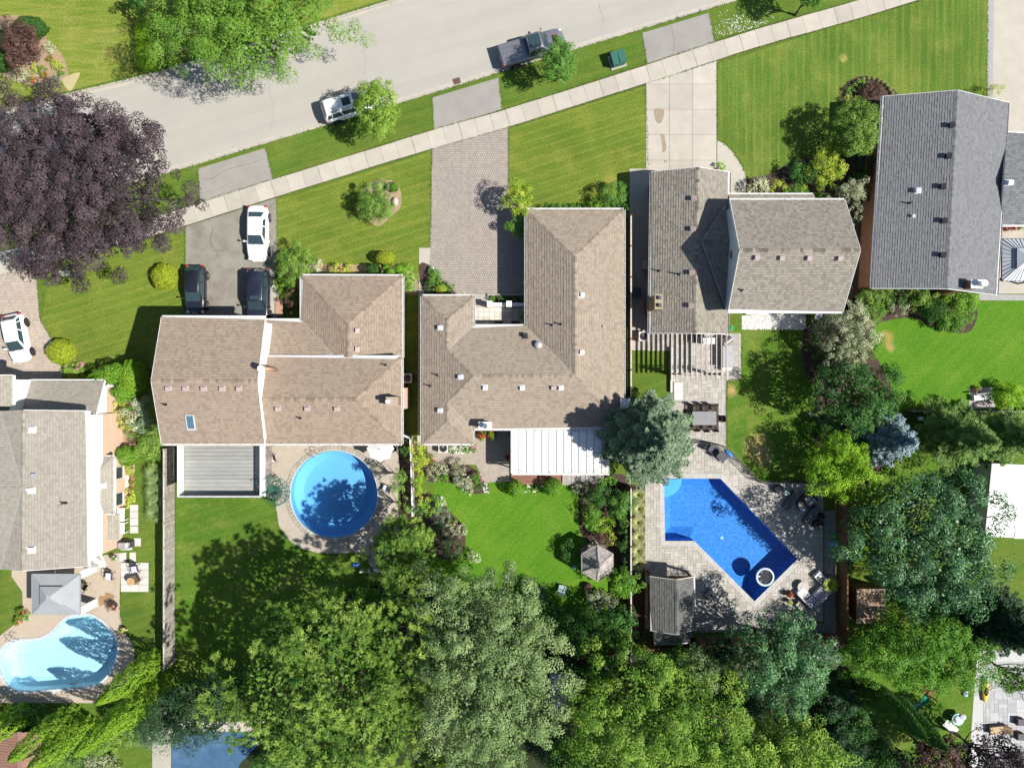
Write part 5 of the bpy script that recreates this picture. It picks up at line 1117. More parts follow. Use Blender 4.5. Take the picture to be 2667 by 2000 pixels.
TREE(2500, 1140, 92, 86, 8, 'spruce', 'larch', 'wispy light green larch right of the blue spruce', zf=.42, levels=22, per=75, leaf=.3, lw=.05, droop=.3, jag=.3, spread=.6)
TREE(2626, 1136, 74, 76, 8, 'spruce', 'larch', 'second larch at the right edge above the white panel roof', zf=.42, levels=20, per=75, leaf=.3, lw=.06, droop=.26, jag=.25, spread=.55)
TREE(2206, 872, 66, 84, 5, 'dome', 'speck', 'loose shrub tree speckled with pale leaves by the corner of the two-storey house', zb=.3, leaf=.13, size=.4, amp=.22, tvar=.8, tb=.1, fill=1.1)
TREE(505, 1850, 118, 88, 7, 'dome', 'dark', 'dark blue-green yew above the covered pool', zb=.4, leaf=.16, lw=.4, size=.6, amp=.12, fill=1.25, tvar=.5)
TREE(430, 1900, 56, 50, 5, 'dome', 'spruce', 'pale grey-green conifer tip next to the covered pool', zb=.4, leaf=.16, lw=.35, size=.42, tvar=.6)
TREE(1040, 1250, 24, 28, 4, 'dome', 'shrub', 'small tree in the dark strip nearest the house at the round pool', zb=1.2, leaf=.12, size=.3, fill=1.2)
TREE(1048, 1330, 24, 32, 4, 'dome', 'shrub', 'small tree in the dark strip between the other small tree and the pine', zb=1.2, leaf=.12, size=.3, fill=1.2)
TREE(1500, 1640, 62, 62, 5, 'dome', 'deep', 'dark green garden tree below the hexagonal gazebo', zb=.6, leaf=.14, size=.45, tvar=.5, tb=.05)
TREE(1606, 1626, 56, 50, 4.5, 'dome', 'deep', 'dark green bushy tree beside the fence by the cabana', zb=.5, leaf=.14, size=.42, tvar=.5)
TREE(1622, 1516, 44, 34, 4, 'dome', 'mid', 'small bright tree beside the hexagonal gazebo roof', zb=1, leaf=.12, size=.34, tvar=.6)
TREE(1615, 1665, 30, 40, 5, 'dome', 'maple', 'narrow light green sapling below the fence corner', zb=.6, leaf=.13, size=.36)
TREE(1818, 1740, 46, 58, 6, 'dome', 'silver', 'pale green small tree behind the cabana roof', zb=.8, leaf=.13, size=.42, tvar=.6)
TREE(2646, 1762, 60, 40, 6, 'dome', 'mid', 'green tree overhanging the top of the pale paved patio', zb=1.5, leaf=.13, size=.45, tvar=.5)
TREE(2156, 1690, 30, 46, 5, 'dome', 'bronze', 'slim purple-leaved tree beside the round grey-green tree', zb=.8, leaf=.13, size=.36)
TREE(1348, 520, 40, 46, 3.6, 'dome', 'yellow', 'loose yellow-green tree overhanging the block paver drive', zb=.8, leaf=.11, size=.34, amp=.24, tvar=.6, tb=0)
# leaning rows of cedars (upright in place; their tips show farther from the middle of the view)
def CEDAR(bx, by, h, rpx, label, sp='cedar', group='cedars by the pools', **kw):
    x, y, _ = P(bx, by); t = thing('cedar', label, 'cedar', (x, y, 0), 0, group); lv = Leaves(); crown_column(lv, rpx / 30, h, .1, **kw); lv.build('crown', FOL[sp], t)
    MB().tube([(0, 0, -.05), (0, 0, h * .8)], .14, 7, r2=.03).build('trunk', bark, t)
CEDAR(420, 1704, 9.4, 30, 'tall yellow-green cedar nearest the grey fence by the kidney pool')
CEDAR(436, 1768, 10.5, 34, 'tallest yellow-green cedar at the foot of the grey fence')
CEDAR(352, 1832, 8.5, 28, 'yellow-green cedar next to the tallest one, nearer the pool ladder')
CEDAR(196, 1852, 8.0, 30, 'yellow-green cedar beside the brown shed roof')
CEDAR(236, 1876, 8.0, 28, 'yellow-green cedar just behind the one beside the shed')
CEDAR(66, 1850, 6.5, 34, 'yellow-green cedar by the left edge above the shed')
CEDAR(12, 1868, 6.0, 30, 'yellow-green cedar cut off by the left edge')
CEDAR(2243, 1778, 9.5, 30, 'dark green upright cedar nearest the slim purple tree', 'deep', 'upright dark cedars', lump=.2)
CEDAR(2288, 1802, 9.5, 30, 'dark green upright cedar nearest the play slide', 'deep', 'upright dark cedars', lump=.2)
for i, (x, y, r, lab) in enumerate([(2180, 1830, 56, 'dark clipped thicket between the round tree and the cedars'), (2225, 1880, 60, 'dark thicket beside the dark upright cedars'), (2190, 1935, 60, 'dark thicket below the cedars near the bottom edge'), (2270, 1960, 55, 'dark bush at the bottom edge beside the bronze tree'), (1470, 1960, 60, 'dark undergrowth bush between the grey-green tree and the wide maple')]):
    SHRUB(x, y, r, r, 3.2, 'dome', 'deep' if i % 2 else 'dark', lab, size=.5, leaf=.14)
for x, y, r, sp, lab in ((1900, 1800, 50, 'deep', 'shaded bush between the two yellow-green maples'), (1960, 1830, 40, 'dark', 'very dark bush under the round grey-green tree'), (1880, 1690, 40, 'dark', 'dark bush against the brown fence by the cabana tree'), (1480, 1760, 40, 'deep', 'dark bush beside the small pale-roofed garden shed'), (1420, 1600, 44, 'deep', 'dark bush at the edge of the bright lawn below the blue-grey chair'), (1010, 1580, 50, 'deep', 'dark bush between the small pine and the huge pine'), (1130, 1560, 50, 'dark', 'very dark bush at the left foot of the grey-green tree'), (960, 1560, 40, 'mid', 'leafy bush at the edge of the shaded lawn by the small pine'), (2140, 1790, 46, 'deep', 'dark bush below the slim purple tree'), (2330, 1985, 46, 'dark', 'dark bush at the bottom edge beside the two upright cedars'), (2490, 1580, 50, 'deep', 'dark bush at the foot of the large blue-green maple'), (640, 1760, 44, 'deep', 'dark bush at the left foot of the huge pine')):
    SHRUB(x, y, r, r, 2.6, 'dome', sp, lab, size=.5, leaf=.15)
for x, y, r, h, sp, lab in ((2140, 850, 34, 1.8, 'speck', 'pale speckled bush at the pebble bed end of the border'), (2128, 905, 30, 1.6, 'deep', 'dark bush between the speckled tree and the shaded lawn'), (2215, 948, 40, 2.4, 'speck', 'pale speckled bush between the speckled tree and the dark broad tree'), (2252, 830, 30, 1.8, 'shrub', 'leafy bush behind the speckled shrub tree'), (2165, 955, 40, 2.4, 'deep', 'dark green bush in the middle of the shaded border'), (2270, 900, 24, 1.2, 'mid', 'green bush at the lawn side of the speckled tree'), (1935, 1720, 34, 2.6, 'speck', 'pinkish pale bush behind the brown fence corner'), (1960, 1690, 34, 2.4, 'deep', 'dark bush between the brown fence and the round tree'), (1770, 1705, 34, 2.6, 'maple', 'bright bush below the cabana lean-to'), (1560, 1730, 44, 3.0, 'deep', 'dark bush above the wide yellow-green maple'), (1395, 1560, 36, 2.2, 'dark', 'dark bush at the right shoulder of the grey-green tree'), (2115, 1180, 30, 2.0, 'deep', 'dark bush in the border just above the chartreuse tree'), (2240, 1130, 34, 2.4, 'deep', 'dark bush between the blue spruce and the border'), (705, 1975, 44, 3.0, 'deep', 'leafy dark bush at the corner of the covered pool'), (2050, 1860, 44, 3.0, 'dark', 'very dark bush below the round grey-green tree')):
    SHRUB(x, y, r, r, h, 'dome', sp, lab, size=.4, leaf=.13)
# shrubs, hedges, flowers
SHRUB(428, 721, 33, 36, 1.5, 'ball', 'gold', 'round clipped lime bush beside the black car', name='clipped_bush', box=.18, rough=.03)
SHRUB(158, 916, 38, 34, 1.5, 'ball', 'gold', 'round clipped lime bush at the edge of the buff paver drive', name='clipped_bush', box=.15, rough=.03)
SHRUB(190, 958, 26, 22, .9, 'dome', 'box', 'pink flowering bush beside the round lime bush', 'pink', 46, fr=.1)
SHRUB(190, 976, 28, 13, .7, 'dome', 'yellow', 'low yellow-green bush under the pink flowers')
SHRUB(300, 975, 58, 26, 3.0, 'ball', 'box', 'bright green shaped evergreen by the corner of the white house', name='evergreen_bush', box=.3, rough=.08, rz=.25)
SHRUB(346, 980, 30, 44, 3.0, 'ball', 'cedar', 'evergreen bush in the shadow of the side-split house', name='evergreen_bush', box=.2, rough=.07)
SHRUB(326, 1018, 34, 30, 2.4, 'ball', 'box', 'bright green evergreen above the yellow hydrangea', name='evergreen_bush', box=.1, rough=.1)
SHRUB(312, 1062, 20, 22, 1.2, 'dome', 'yellow', 'yellow-green hydrangea by the brick wall', 'cream', 16, fr=.12, leaf=.15)
SHRUB(340, 1054, 18, 16, 1.3, 'dome', 'mid', 'green bush between the hydrangea and the dogwood')
SHRUB(362, 1082, 28, 40, 2.0, 'dome', 'pale', 'white variegated dogwood in the narrow side bed', leaf=.13, amp=.25, tvar=.8)
SHRUB(388, 1080, 26, 46, 2.2, 'dome', 'spruce', 'grey-green bush in shade against the brown house', leaf=.13)
SHRUB(322, 1100, 22, 16, 1.2, 'dome', 'yellow', 'golden-green bush left of the dogwood')
SHRUB(352, 1118, 22, 20, 1.4, 'dome', 'mid', 'fresh green bush below the variegated dogwood')
SHRUB(392, 1166, 34, 46, 2.3, 'dome', 'shrub', 'large loose grey-green shrub at the corner of the raised deck', leaf=.12, tvar=.7)
SHRUB(328, 1188, 32, 27, 1.7, 'ball', 'box', 'domed clipped evergreen beside the teal chair', name='clipped_bush', rough=.05)
SHRUB(337, 1222, 13, 15, .6, 'dome', 'yellow', 'yellow hosta below the domed evergreen')
SHRUB(337, 1294, 20, 20, .7, 'dome', 'gold', 'golden hosta at the end of the side bed', leaf=.16)
for i, (x, y) in enumerate(((398, 1232), (404, 1258), (399, 1284), (405, 1310), (400, 1336))):
    SHRUB(x, y, 27, 27, 1.25, 'blades', 'grassy', 'arching fountain grass clump against the grey fence, ' + ('nearest the deck', 'second from the deck', 'third from the deck', 'fourth from the deck', 'farthest from the deck')[i], name='ornamental_grass', cat='grass', group='fountain grasses along the grey fence', n=640, w=.045, bend=1.1)
SHRUB(60, 118, 46, 62, 3.0, 'dome', 'bronze', 'dark purple bush in the far island bed', leaf=.11, size=.36, amp=.2, tvar=.7, tb=.2, fill=1.3)
SHRUB(76, 72, 50, 32, 1.7, 'ball', 'deep', 'dark green clipped bush behind the purple bush', name='clipped_bush', box=.1)
SHRUB(6, 112, 26, 32, 1.6, 'ball', 'deep', 'dark green clipped bush at the left edge of the far bed', name='clipped_bush')
SHRUB(6, 160, 26, 26, 1.4, 'ball', 'deep', 'dark green clipped bush below the purple bush at the left edge', name='clipped_bush')
for x, y, r, sp, lab in ((50, 200, 22, 'pale', 'silvery white mound at the tip of the far bed'), (128, 128, 16, 'pale', 'silvery white mound beside the purple bush'), (92, 180, 13, 'yellow', 'yellow-green perennial under the purple bush'), (110, 182, 11, 'mid', 'green perennial in the middle of the far bed'), (147, 172, 14, 'yellow', 'yellow perennial near the edging of the far bed'), (160, 192, 8, 'mid', 'small green perennial at the tip of the bed')):
    SHRUB(x, y, r, r * .9, .5, 'dome', sp, lab, leaf=.08)
for x, y, c, lab in ((130, 154, 'red', 'low red flowers beside the silvery mound'), (116, 196, 'red', 'low red flowers in the middle of the far bed'), (84, 208, 'red', 'red flowers beside the white mound'), (147, 206, 'purple', 'purple flowers at the tip of the far bed'), (160, 178, 'salmon', 'pale red flowers on the far bed edge')):
    SHRUB(x, y, 9, 8, .35, 'dome', 'mid', lab, c, 14, name='flower_clump', cat='flowers', fr=.07, leaf=.06)
SHRUB(384, 90, 26, 34, 1.6, 'ball', 'chart', 'squared lime hedge block farther from the street', name='hedge', cat='hedge', box=.85, rough=.02, leaf=.1)
SHRUB(386, 142, 28, 40, 1.5, 'ball', 'chart', 'squared lime hedge block nearest the kerb', name='hedge', cat='hedge', box=.85, rough=.02, leaf=.1)
SHRUB(420, 150, 14, 38, 1.2, 'dome', 'deep', 'dark ivy bush between the lime hedge and the street')
SHRUB(370, 12, 34, 30, 4, 'dome', 'deep', 'dark bush in the shade at the top beside the feathery tree')
SHRUB(976, 540, 46, 40, 2.6, 'dome', 'shrub', 'large rounded shrub on the island bed', size=.34, fill=1.6, amp=.07, leaf=.1)
SHRUB(966, 502, 26, 24, 2.2, 'dome', 'shrub', 'rounded shrub behind the largest one on the island bed', fill=1.5, amp=.06, leaf=.1)
SHRUB(998, 486, 20, 24, 1.0, 'blades', 'grassy', 'soft ornamental grass at the top of the island bed', name='ornamental_grass', cat='grass', n=380)
SHRUB(1026, 487, 12, 13, .8, 'ball', 'mid', 'small round bush at the edge of the island bed', name='clipped_bush')
SHRUB(770, 692, 46, 56, 2.8, 'dome', 'shrub', 'big rounded shrub beside the dark suv', size=.36, fill=1.6, amp=.09, leaf=.1)
SHRUB(740, 745, 22, 26, 1.4, 'dome', 'mid', 'lower green bush beside the big rounded shrub')
SHRUB(762, 778, 18, 30, 2.0, 'dome', 'bronze', 'dark purple shrub at the corner of the porch', leaf=.09, amp=.25)
SHRUB(827, 692, 14, 15, .9, 'dome', 'pale', 'smaller pink hydrangea under the eaves', 'salmon', 22, fr=.09)
SHRUB(890, 704, 32, 18, 1.1, 'dome', 'yellow', 'wider pink hydrangea under the eaves', 'salmon', 34, fr=.09)
SHRUB(1004, 672, 26, 18, 1.7, 'ball', 'gold', 'golden clipped dome at the corner of the side-split house', name='clipped_bush')
SHRUB(972, 702, 20, 16, 1.5, 'ball', 'deep', 'dark clipped bush in the golden dome shadow', name='clipped_bush')
tp_ = thing('topiary', 'cloud-pruned topiary with several green pompoms', 'topiary', P(1024, 712, 1.4))
tp_.location.z = 0; k = MB()
for i, (x, y, z, r) in enumerate(((-.55, .4, 1.5, .34), (-.1, .0, 1.9, .38), (.5, .35, 1.6, .36), (.75, -.35, 1.7, .42), (-.35, -.6, 1.3, .33), (.15, -.8, 1.5, .36), (-.75, -.15, 1.1, .3), (.35, -.1, 1.2, .3))):
    lv = Leaves(); n = 1500; d = rdir(n); lv.add(cards(d * r * rng.uniform(.85, 1, n)[:, None] * np.array([1, 1, .8]) + np.array([x, y, z]), unit(d + rng.normal(size=(n, 3)) * .4), .07, .045), .4 + rng.uniform(-.3, .3, n)); lv.build('pompom', FOL['box'], tp_); k.tube([(0, 0, 0), (x * .4, y * .4, z * .5), (x, y, z - r * .5)], .045, 6, r2=.02)
k.build('trunk', bark, tp_, True)
SHRUB(1060, 722, 22, 36, 1.3, 'dome', 'box', 'soft green bush beside the topiary')
SHRUB(1070, 745, 16, 22, .8, 'dome', 'speck', 'pale bush at the edge of the side path')
SHRUB(1130, 725, 20, 20, .7, 'dome', 'mid', 'green creeper in the triangular bed', leaf=.12)
SHRUB(1148, 753, 16, 12, 1.0, 'ball', 'yellow', 'yellow-green clipped bush by the bungalow corner', name='clipped_bush')
SHRUB(1166, 752, 24, 14, .5, 'dome', 'mid', 'low creeper spilling onto the block pavers')
SHRUB(1120, 748, 12, 20, .9, 'dome', 'deep', 'dark bush at the foot of the triangular bed')
SHRUB(1124, 704, 10, 8, .45, 'dome', 'mid', 'white flowers at the tip of the triangular bed', 'white', 16, name='flower_clump', cat='flowers')
SHRUB(1346, 590, 28, 30, 1.8, 'dome', 'mid', 'dark green bush below the yellow-green tree at the block pavers', fill=1.4)
for i, (x, r) in enumerate(((1430, 18), (1462, 16), (1496, 18), (1528, 17))):
    SHRUB(x, 540, r, 9, .8, 'dome', 'deep', 'low dark bush under the north eave, number %s from the drive' % ('one', 'two', 'three', 'four')[i], group='low bushes under the bungalow eave')
SHRUB(1595, 508, 33, 30, 2.2, 'dome', 'maple', 'round bright shrub at the corner of the tan roof', fill=1.6, amp=.06, size=.3, leaf=.1)
SHRUB(1556, 533, 22, 16, 1.4, 'dome', 'mid', 'lower bush beside the round bright shrub')
SHRUB(1615, 540, 18, 16, 1.4, 'dome', 'deep', 'dark bush tucked under the corner of the tan roof')
for i, x in enumerate((1282, 1302, 1322, 1342, 1362)):
    SHRUB(x, 780, 9, 9, .55, 'dome', ('mid', 'deep', 'dark', 'deep', 'deep')[i], ('bright round plant at the sunny end of the court planter', 'dark plant second from the steps in the court planter', 'dark plant in the middle of the court planter', 'dark plant second from the drive wall in the court planter', 'dark plant at the shaded end of the court planter')[i], z=.2, leaf=.08)
SHRUB(1362, 826, 10, 16, 1.0, 'dome', 'mid', 'green pot plant in the shaded court corner', z=.44)
SHRUB(1877, 432, 12, 12, .6, 'dome', 'box', 'small green bush at the start of the curved path')
SHRUB(1974, 487, 28, 20, 1.4, 'dome', 'pale', 'cream flowering hydrangea by the curved path', 'cream', 44, fr=.11)
SHRUB(2027, 490, 22, 17, 1.3, 'dome', 'yellow', 'yellow-green bush beside the cream hydrangea')
SHRUB(2144, 440, 48, 52, 2.4, 'dome', 'yellow', 'loose yellow-green shrub between the two-storey house and the lawn', amp=.24, tvar=.7, tb=.05)
SHRUB(2090, 455, 34, 30, 1.7, 'dome', 'deep', 'dark shrub shading the yellow-green shrub')
SHRUB(2072, 498, 30, 18, 1.4, 'dome', 'mid', 'green bush under the pent roof')
SHRUB(2210, 500, 44, 26, 3.2, 'dome', 'speck', 'pale green conifer by the roof corner', amp=.3, lw=.4, tvar=.7)
SHRUB(2218, 548, 18, 40, 3.0, 'dome', 'speck', 'pale green branch clump hanging over the roof edge', amp=.3, lw=.4, tvar=.7)
SHRUB(2246, 480, 26, 50, 1.6, 'dome', 'deep', 'dark bush along the brick wall')
SHRUB(2248, 420, 30, 36, 1.8, 'dome', 'dark', 'very dark bush in the shadow of the egg-shaped tree')
SHRUB(2240, 222, 16, 12, .7, 'dome', 'mid', 'bright perennial in the rounded mulch bed', leaf=.09)
SHRUB(2212, 236, 12, 9, .6, 'dome', 'mid', 'green perennial at the side of the rounded mulch bed', leaf=.09)
SHRUB(2270, 236, 34, 26, 1.2, 'dome', 'bronze', 'twiggy brown shrub in the rounded mulch bed', dens=.35, amp=.3)
SHRUB(2214, 262, 16, 12, .8, 'dome', 'yellow', 'yellow-green bush at the foot of the egg-shaped tree')
i = 0
for a in np.linspace(2.9, .35, 13):
    SHRUB(2266 + 62 * math.cos(a), 262 - 58 * math.sin(a), 5, 5, .3, 'ball', 'tan', 'small pale edging plant of the rounded mulch bed', name='edging_plant', cat='plant', group='edging plants of the rounded bed', leaf=.05)
SHRUB(2580, 240, 30, 18, 1.2, 'dome', 'yellow', 'feathery yellow bush at the end of the grey roof', amp=.3, lw=.3)
SHRUB(2614, 594, 9, 8, .7, 'dome', 'bronze', 'orange-red shrub by the grey wing', 'orange', 26); SHRUB(2636, 592, 11, 8, .7, 'dome', 'bronze', 'deep red shrub by the grey wing', 'red', 30); SHRUB(2658, 592, 9, 8, .6, 'dome', 'mid', 'green shrub by the grey wing')
for x, y, rx, ry, h, sp, lab in ((2278, 776, 40, 28, 1.9, 'shrub', 'broad yellow-green shrub at the corner of the brick wall'), (2332, 776, 24, 24, 1.7, 'deep', 'dark shrub second along the brick gable'), (2396, 778, 36, 26, 1.9, 'shrub', 'yellow-green shrub in the middle of the brick gable'), (2500, 782, 42, 32, 1.8, 'box', 'bright shrub below the brick chimney'), (2432, 806, 34, 32, 1.9, 'deep', 'dark clipped mound in the curved bed'), (2470, 838, 36, 28, 1.5, 'mid', 'glossy green bush at the tip of the curved bed'), (2510, 820, 28, 24, 1.4, 'mid', 'green bush between the mound and the lawn'), (2278, 812, 24, 24, 1.4, 'mid', 'green bush behind the speckled shrub tree'), (2342, 802, 26, 20, 1.0, 'speck', 'grey-green perennial in the curved bed')):
    SHRUB(x, y, rx, ry, h, 'ball' if 'clipped' in lab else 'dome', sp, lab, **({} if 'clipped' in lab else dict(fill=1.3)))
SHRUB(2312, 804, 9, 9, .5, 'dome', 'mid', 'red and white flowers in the curved bed', 'red', 12, name='flower_clump', cat='flowers')
for x, y, rx, ry, h, sp, lab in ((2098, 1038, 18, 26, 1.2, 'mid', 'green perennial along the shaded border'), (2112, 1112, 18, 18, 1.1, 'mid', 'green bush at the shaded border above the chartreuse tree'), (2150, 1010, 30, 30, 2.2, 'deep', 'dark bush at the head of the shaded border'), (2160, 1130, 36, 34, 2.4, 'deep', 'dark bush between the chartreuse tree and the broad tree')):
    SHRUB(x, y, rx, ry, h, 'dome', sp, lab)
SHRUB(2146, 1088, 26, 32, 1.2, 'blades', 'grassy', 'strappy leaves in the shaded border', name='ornamental_grass', cat='grass', n=320)
SHRUB(2110, 1082, 9, 9, .7, 'dome', 'mid', 'purple flowers in the shaded border', 'purple', 14, name='flower_clump', cat='flowers')
SHRUB(2120, 985, 10, 18, 1.0, 'dome', 'bronze', 'bronze perennial by the shaded lawn edge')
SHRUB(2340, 1038, 8, 8, .6, 'dome', 'mid', 'red rose beside the broad dark tree', 'red', 12, name='flower_clump', cat='flowers')
SHRUB(2632, 1034, 38, 32, 1.8, 'dome', 'chart', 'bright shrub by the low wall at the right edge', fill=1.4)
SHRUB(2546, 1014, 8, 8, .5, 'dome', 'mid', 'red flowers by the stone sitting corner', 'red', 14, name='flower_clump', cat='flowers')
# plants between the round pool and the bungalow
for x, y, rx, ry, sp, lab in ((1090, 1165, 20, 22, 'yellow', 'yellow-green vine nearest the two houses'), (1094, 1206, 20, 26, 'yellow', 'yellow-green vine beside the red roses'), (1092, 1252, 18, 26, 'chart', 'yellow-green vine beside the patio bed'), (1096, 1290, 18, 20, 'yellow', 'yellow-green vine at the end of the thin fence')):
    SHRUB(x, y, rx, ry, 2.0, 'dome', sp, lab, amp=.2, name='vine', cat='vine', group='vines along the thin fence')
for x, y, rx, ry, h, sp, fl, nf, lab in ((1121, 1196, 12, 10, .7, 'mid', 'red', 16, 'red roses by the yellow-green vine'), (1130, 1226, 17, 22, .9, 'speck', None, 0, 'variegated green bush beside the red roses'), (1156, 1220, 14, 13, .7, 'pale', None, 0, 'cream-leaved perennial on the patio bed'), (1150, 1248, 18, 12, .6, 'mid', None, 0, 'fresh green perennial at the lawn edge'), (1196, 1218, 20, 20, 1.2, 'speck', None, 0, 'large silver-green bush on the patio bed'), (1206, 1250, 24, 16, 1.0, 'speck', 'white', 34, 'white hydrangea on the patio bed'), (1242, 1246, 18, 16, .9, 'mid', 'pink', 26, 'pink roses at the tip of the patio bed'), (1218, 1272, 16, 14, .8, 'pale', None, 0, 'pale-leaved bush at the lawn side of the patio bed'), (1244, 1264, 16, 14, .8, 'deep', None, 0, 'dark leafy bush under the pink roses'),
        (1200, 1169, 32, 13, .6, 'mid', 'white', 110, 'long drift of white flowers against the tan roof'), (1234, 1168, 7, 10, .6, 'mid', 'pink', 18, 'pink flowers at the end of the white drift'),
        (1122, 1316, 24, 24, 1.5, 'box', None, 0, 'round yellow-green bush at the head of the lawn border'), (1147, 1308, 13, 14, .8, 'speck', 'white', 22, 'white hydrangea beside the round bush'), (1092, 1322, 20, 20, 1.8, 'deep', None, 0, 'dark round bush against the thin fence'), (1150, 1345, 22, 22, 1.3, 'spruce', None, 0, 'grey-green bush in the lawn border'), (1178, 1360, 11, 9, .6, 'mid', 'pink', 14, 'pink flowers in the lawn border'), (1172, 1380, 20, 18, 1.0, 'speck', None, 0, 'variegated bush below the pink flowers'), (1200, 1382, 15, 18, .9, 'speck', 'cream', 14, 'cream flowering bush at the lawn edge'), (1140, 1390, 26, 26, 1.6, 'dark', None, 0, 'dark bush between the pine and the lawn border'), (1236, 1448, 16, 16, 1.0, 'pale', None, 0, 'pale bush in front of the grey-green tree'), (1180, 1425, 28, 24, 1.8, 'deep', None, 0, 'deep green bush at the top of the grey-green tree'), (1056, 1165, 14, 22, 1.4, 'deep', None, 0, 'dark bush at the corner of the round pool deck')):
    SHRUB(x, y, rx, ry, h, 'dome', sp, lab, fl, nf, fr=.1)
SHRUB(1343, 1273, 21, 23, 1.7, 'ball', 'box', 'clipped ball bush at the white cover end of the deck', name='clipped_bush', rough=.06)
SHRUB(1441, 1270, 25, 24, 1.8, 'ball', 'box', 'clipped ball bush by the stone ramp', name='clipped_bush', rough=.06)
for x, fl, lab in ((1370, 'white', 'white flowers beside the first clipped ball'), (1394, 'cream', 'yellow-green flowers between the clipped balls'), (1412, 'white', 'white flowers beside the second clipped ball')):
    SHRUB(x, 1272, 11, 10, .5, 'dome', 'mid', lab, fl, 14, name='flower_clump', cat='flowers')
for x, y, rx, ry, h, sp, fl, nf, lab in ((1512, 1272, 22, 14, .8, 'speck', 'white', 16, 'grey leaved flowers below the stone ramp'), (1560, 1290, 34, 30, 2.2, 'deep', None, 0, 'dark green shrub below the white patio cover'), (1618, 1316, 34, 42, 2.4, 'maple', None, 0, 'large leafy shrub against the pool fence'), (1536, 1345, 26, 30, 1.5, 'mid', None, 0, 'leafy bush behind the pink lilies'), (1545, 1338, 14, 14, 1.3, 'mid', 'pink', 22, 'pink lilies in the shrub bed'), (1545, 1366, 28, 16, 1.2, 'box', None, 0, 'yellow-green bush at the lawn edge of the shrub bed'), (1572, 1368, 26, 24, 1.4, 'chart', None, 0, 'bright green bush in the middle of the shrub bed'), (1560, 1408, 32, 22, 1.5, 'bronze', None, 0, 'bronze leaved shrub above the hexagonal gazebo'), (1590, 1400, 14, 22, 1.2, 'yellow', None, 0, 'yellow-green perennial beside the bronze shrub'), (1486, 1434, 24, 26, 1.6, 'deep', None, 0, 'dark round bush in the gazebo shadow'), (1625, 1400, 18, 36, 1.8, 'deep', None, 0, 'dark hedge bush along the pool fence'), (1630, 1460, 16, 36, 1.6, 'dark', None, 0, 'very dark bush between the gazebo and the fence'), (1580, 1252, 28, 10, .9, 'mid', None, 0, 'low bush against the stone ramp wall'), (1586, 1228, 16, 20, 1.8, 'box', None, 0, 'upright bush at the corner of the white cover'), (1560, 1562, 40, 24, 1.6, 'speck', None, 0, 'pale grey-green bush below the hexagonal gazebo')):
    SHRUB(x, y, rx, ry, h, 'dome', sp, lab, fl, nf)
for i, y in enumerate((1290, 1326, 1362, 1400, 1436, 1470)):
    SHRUB(1663 + (i % 2) * 2, y, 23, 22, .95, 'blades', 'tan', 'fountain grass clump ' + ('nearest the spruce', 'second from the spruce', 'third from the spruce', 'fourth from the spruce', 'second from the cabana', 'nearest the cabana')[i], name='ornamental_grass', cat='grass', group='fountain grasses along the pool terrace', n=420, w=.03)
SHRUB(2163, 1522, 24, 20, 1.5, 'blades', 'yellow', 'bushy palm-like plant behind the outdoor sofa', name='potted_palm', cat='plant', n=260, w=.07)
# wild growth at the bottom left and elsewhere
for x, y, rx, ry, h, sp, lab in ((140, 1960, 46, 40, 2.0, 'shrub', 'wild shrub beside the brown shed roof'), (215, 1965, 52, 44, 2.0, 'larch', 'wild grassy shrub left of the small lawn'), (280, 1925, 44, 36, 2.2, 'shrub', 'wild shrub below the tall cedars'), (350, 1895, 40, 34, 2.4, 'larch', 'light green shrub between the cedars and the covered pool'), (255, 1990, 56, 34, 1.8, 'speck', 'pale wild shrub at the bottom edge'), (300, 1880, 34, 26, 2.4, 'deep', 'dark shrub in the shade of the tallest cedar'), (10, 1985, 24, 30, 2.6, 'bronze', 'purple leaved shrub at the left edge beside the shed'), (110, 1868, 40, 28, 2.2, 'deep', 'dark shrub behind the kidney pool'), (8, 1920, 20, 26, 1.8, 'box', 'green shrub left of the shed roof')):
    SHRUB(x, y, rx, ry, h, 'dome', sp, lab, amp=.22)
SHRUB(1700, 1696, 30, 18, .8, 'dome', 'bronze', 'reddish ground shrub behind the cabana', amp=.3); SHRUB(1920, 1735, 34, 40, 2.2, 'dome', 'deep', 'dark bush between the cabana tree and the round tree'); SHRUB(1900, 1740, 18, 18, 1.6, 'dome', 'speck', 'pale pinkish bush below the brown fence'); SHRUB(2238, 1482, 20, 18, 1.2, 'dome', 'yellow', 'yellowish bush beside the large blue-green maple')
SHRUB(55, 1596, 14, 12, .7, 'dome', 'mid', 'red flowers beside the grey gazebo', 'red', 20, name='flower_clump', cat='flowers'); SHRUB(48, 1618, 12, 10, .6, 'dome', 'mid', 'orange flowers at the edge of the left lawn', 'orange', 16, name='flower_clump', cat='flowers'); SHRUB(68, 1606, 12, 8, .6, 'dome', 'mid', 'low green plant next to the red flowers')
SHRUB(2540, 1650, 46, 60, 4.5, 'dome', 'dark', 'dark undergrowth between the maple and the dark conifer', size=.5, leaf=.14)
SHRUB(2232, 1690, 44, 40, 3.4, 'dome', 'mid', 'light green thicket below the brown plank roof'); SHRUB(2210, 1745, 30, 30, 2.2, 'dome', 'mid', 'light green bush beside the slim purple tree')
print('leaf quads', NLEAF)

lv = Leaves(); pts = []
for k in range(420):
    x, y = random.gauss(1930, 44), random.gauss(72, 20)
    if 0 < y - (3 + (1917 - x) * .3027) - 14 and y < 110 + (1863 - x) * .304 - 6 and x > 1862: pts.append(P(x, y, .05))
C = np.array(pts); lv.add(cards(C, unit(rng.normal(size=C.shape) * .3 + np.array([0, 0, 1.0])), .075, .07), .7); o = stuff(lv.build('clover_blossoms', FLW['white'])); tag(o, 'scattered white clover blossoms on the grass strip beside the slab drive', 'flowers')

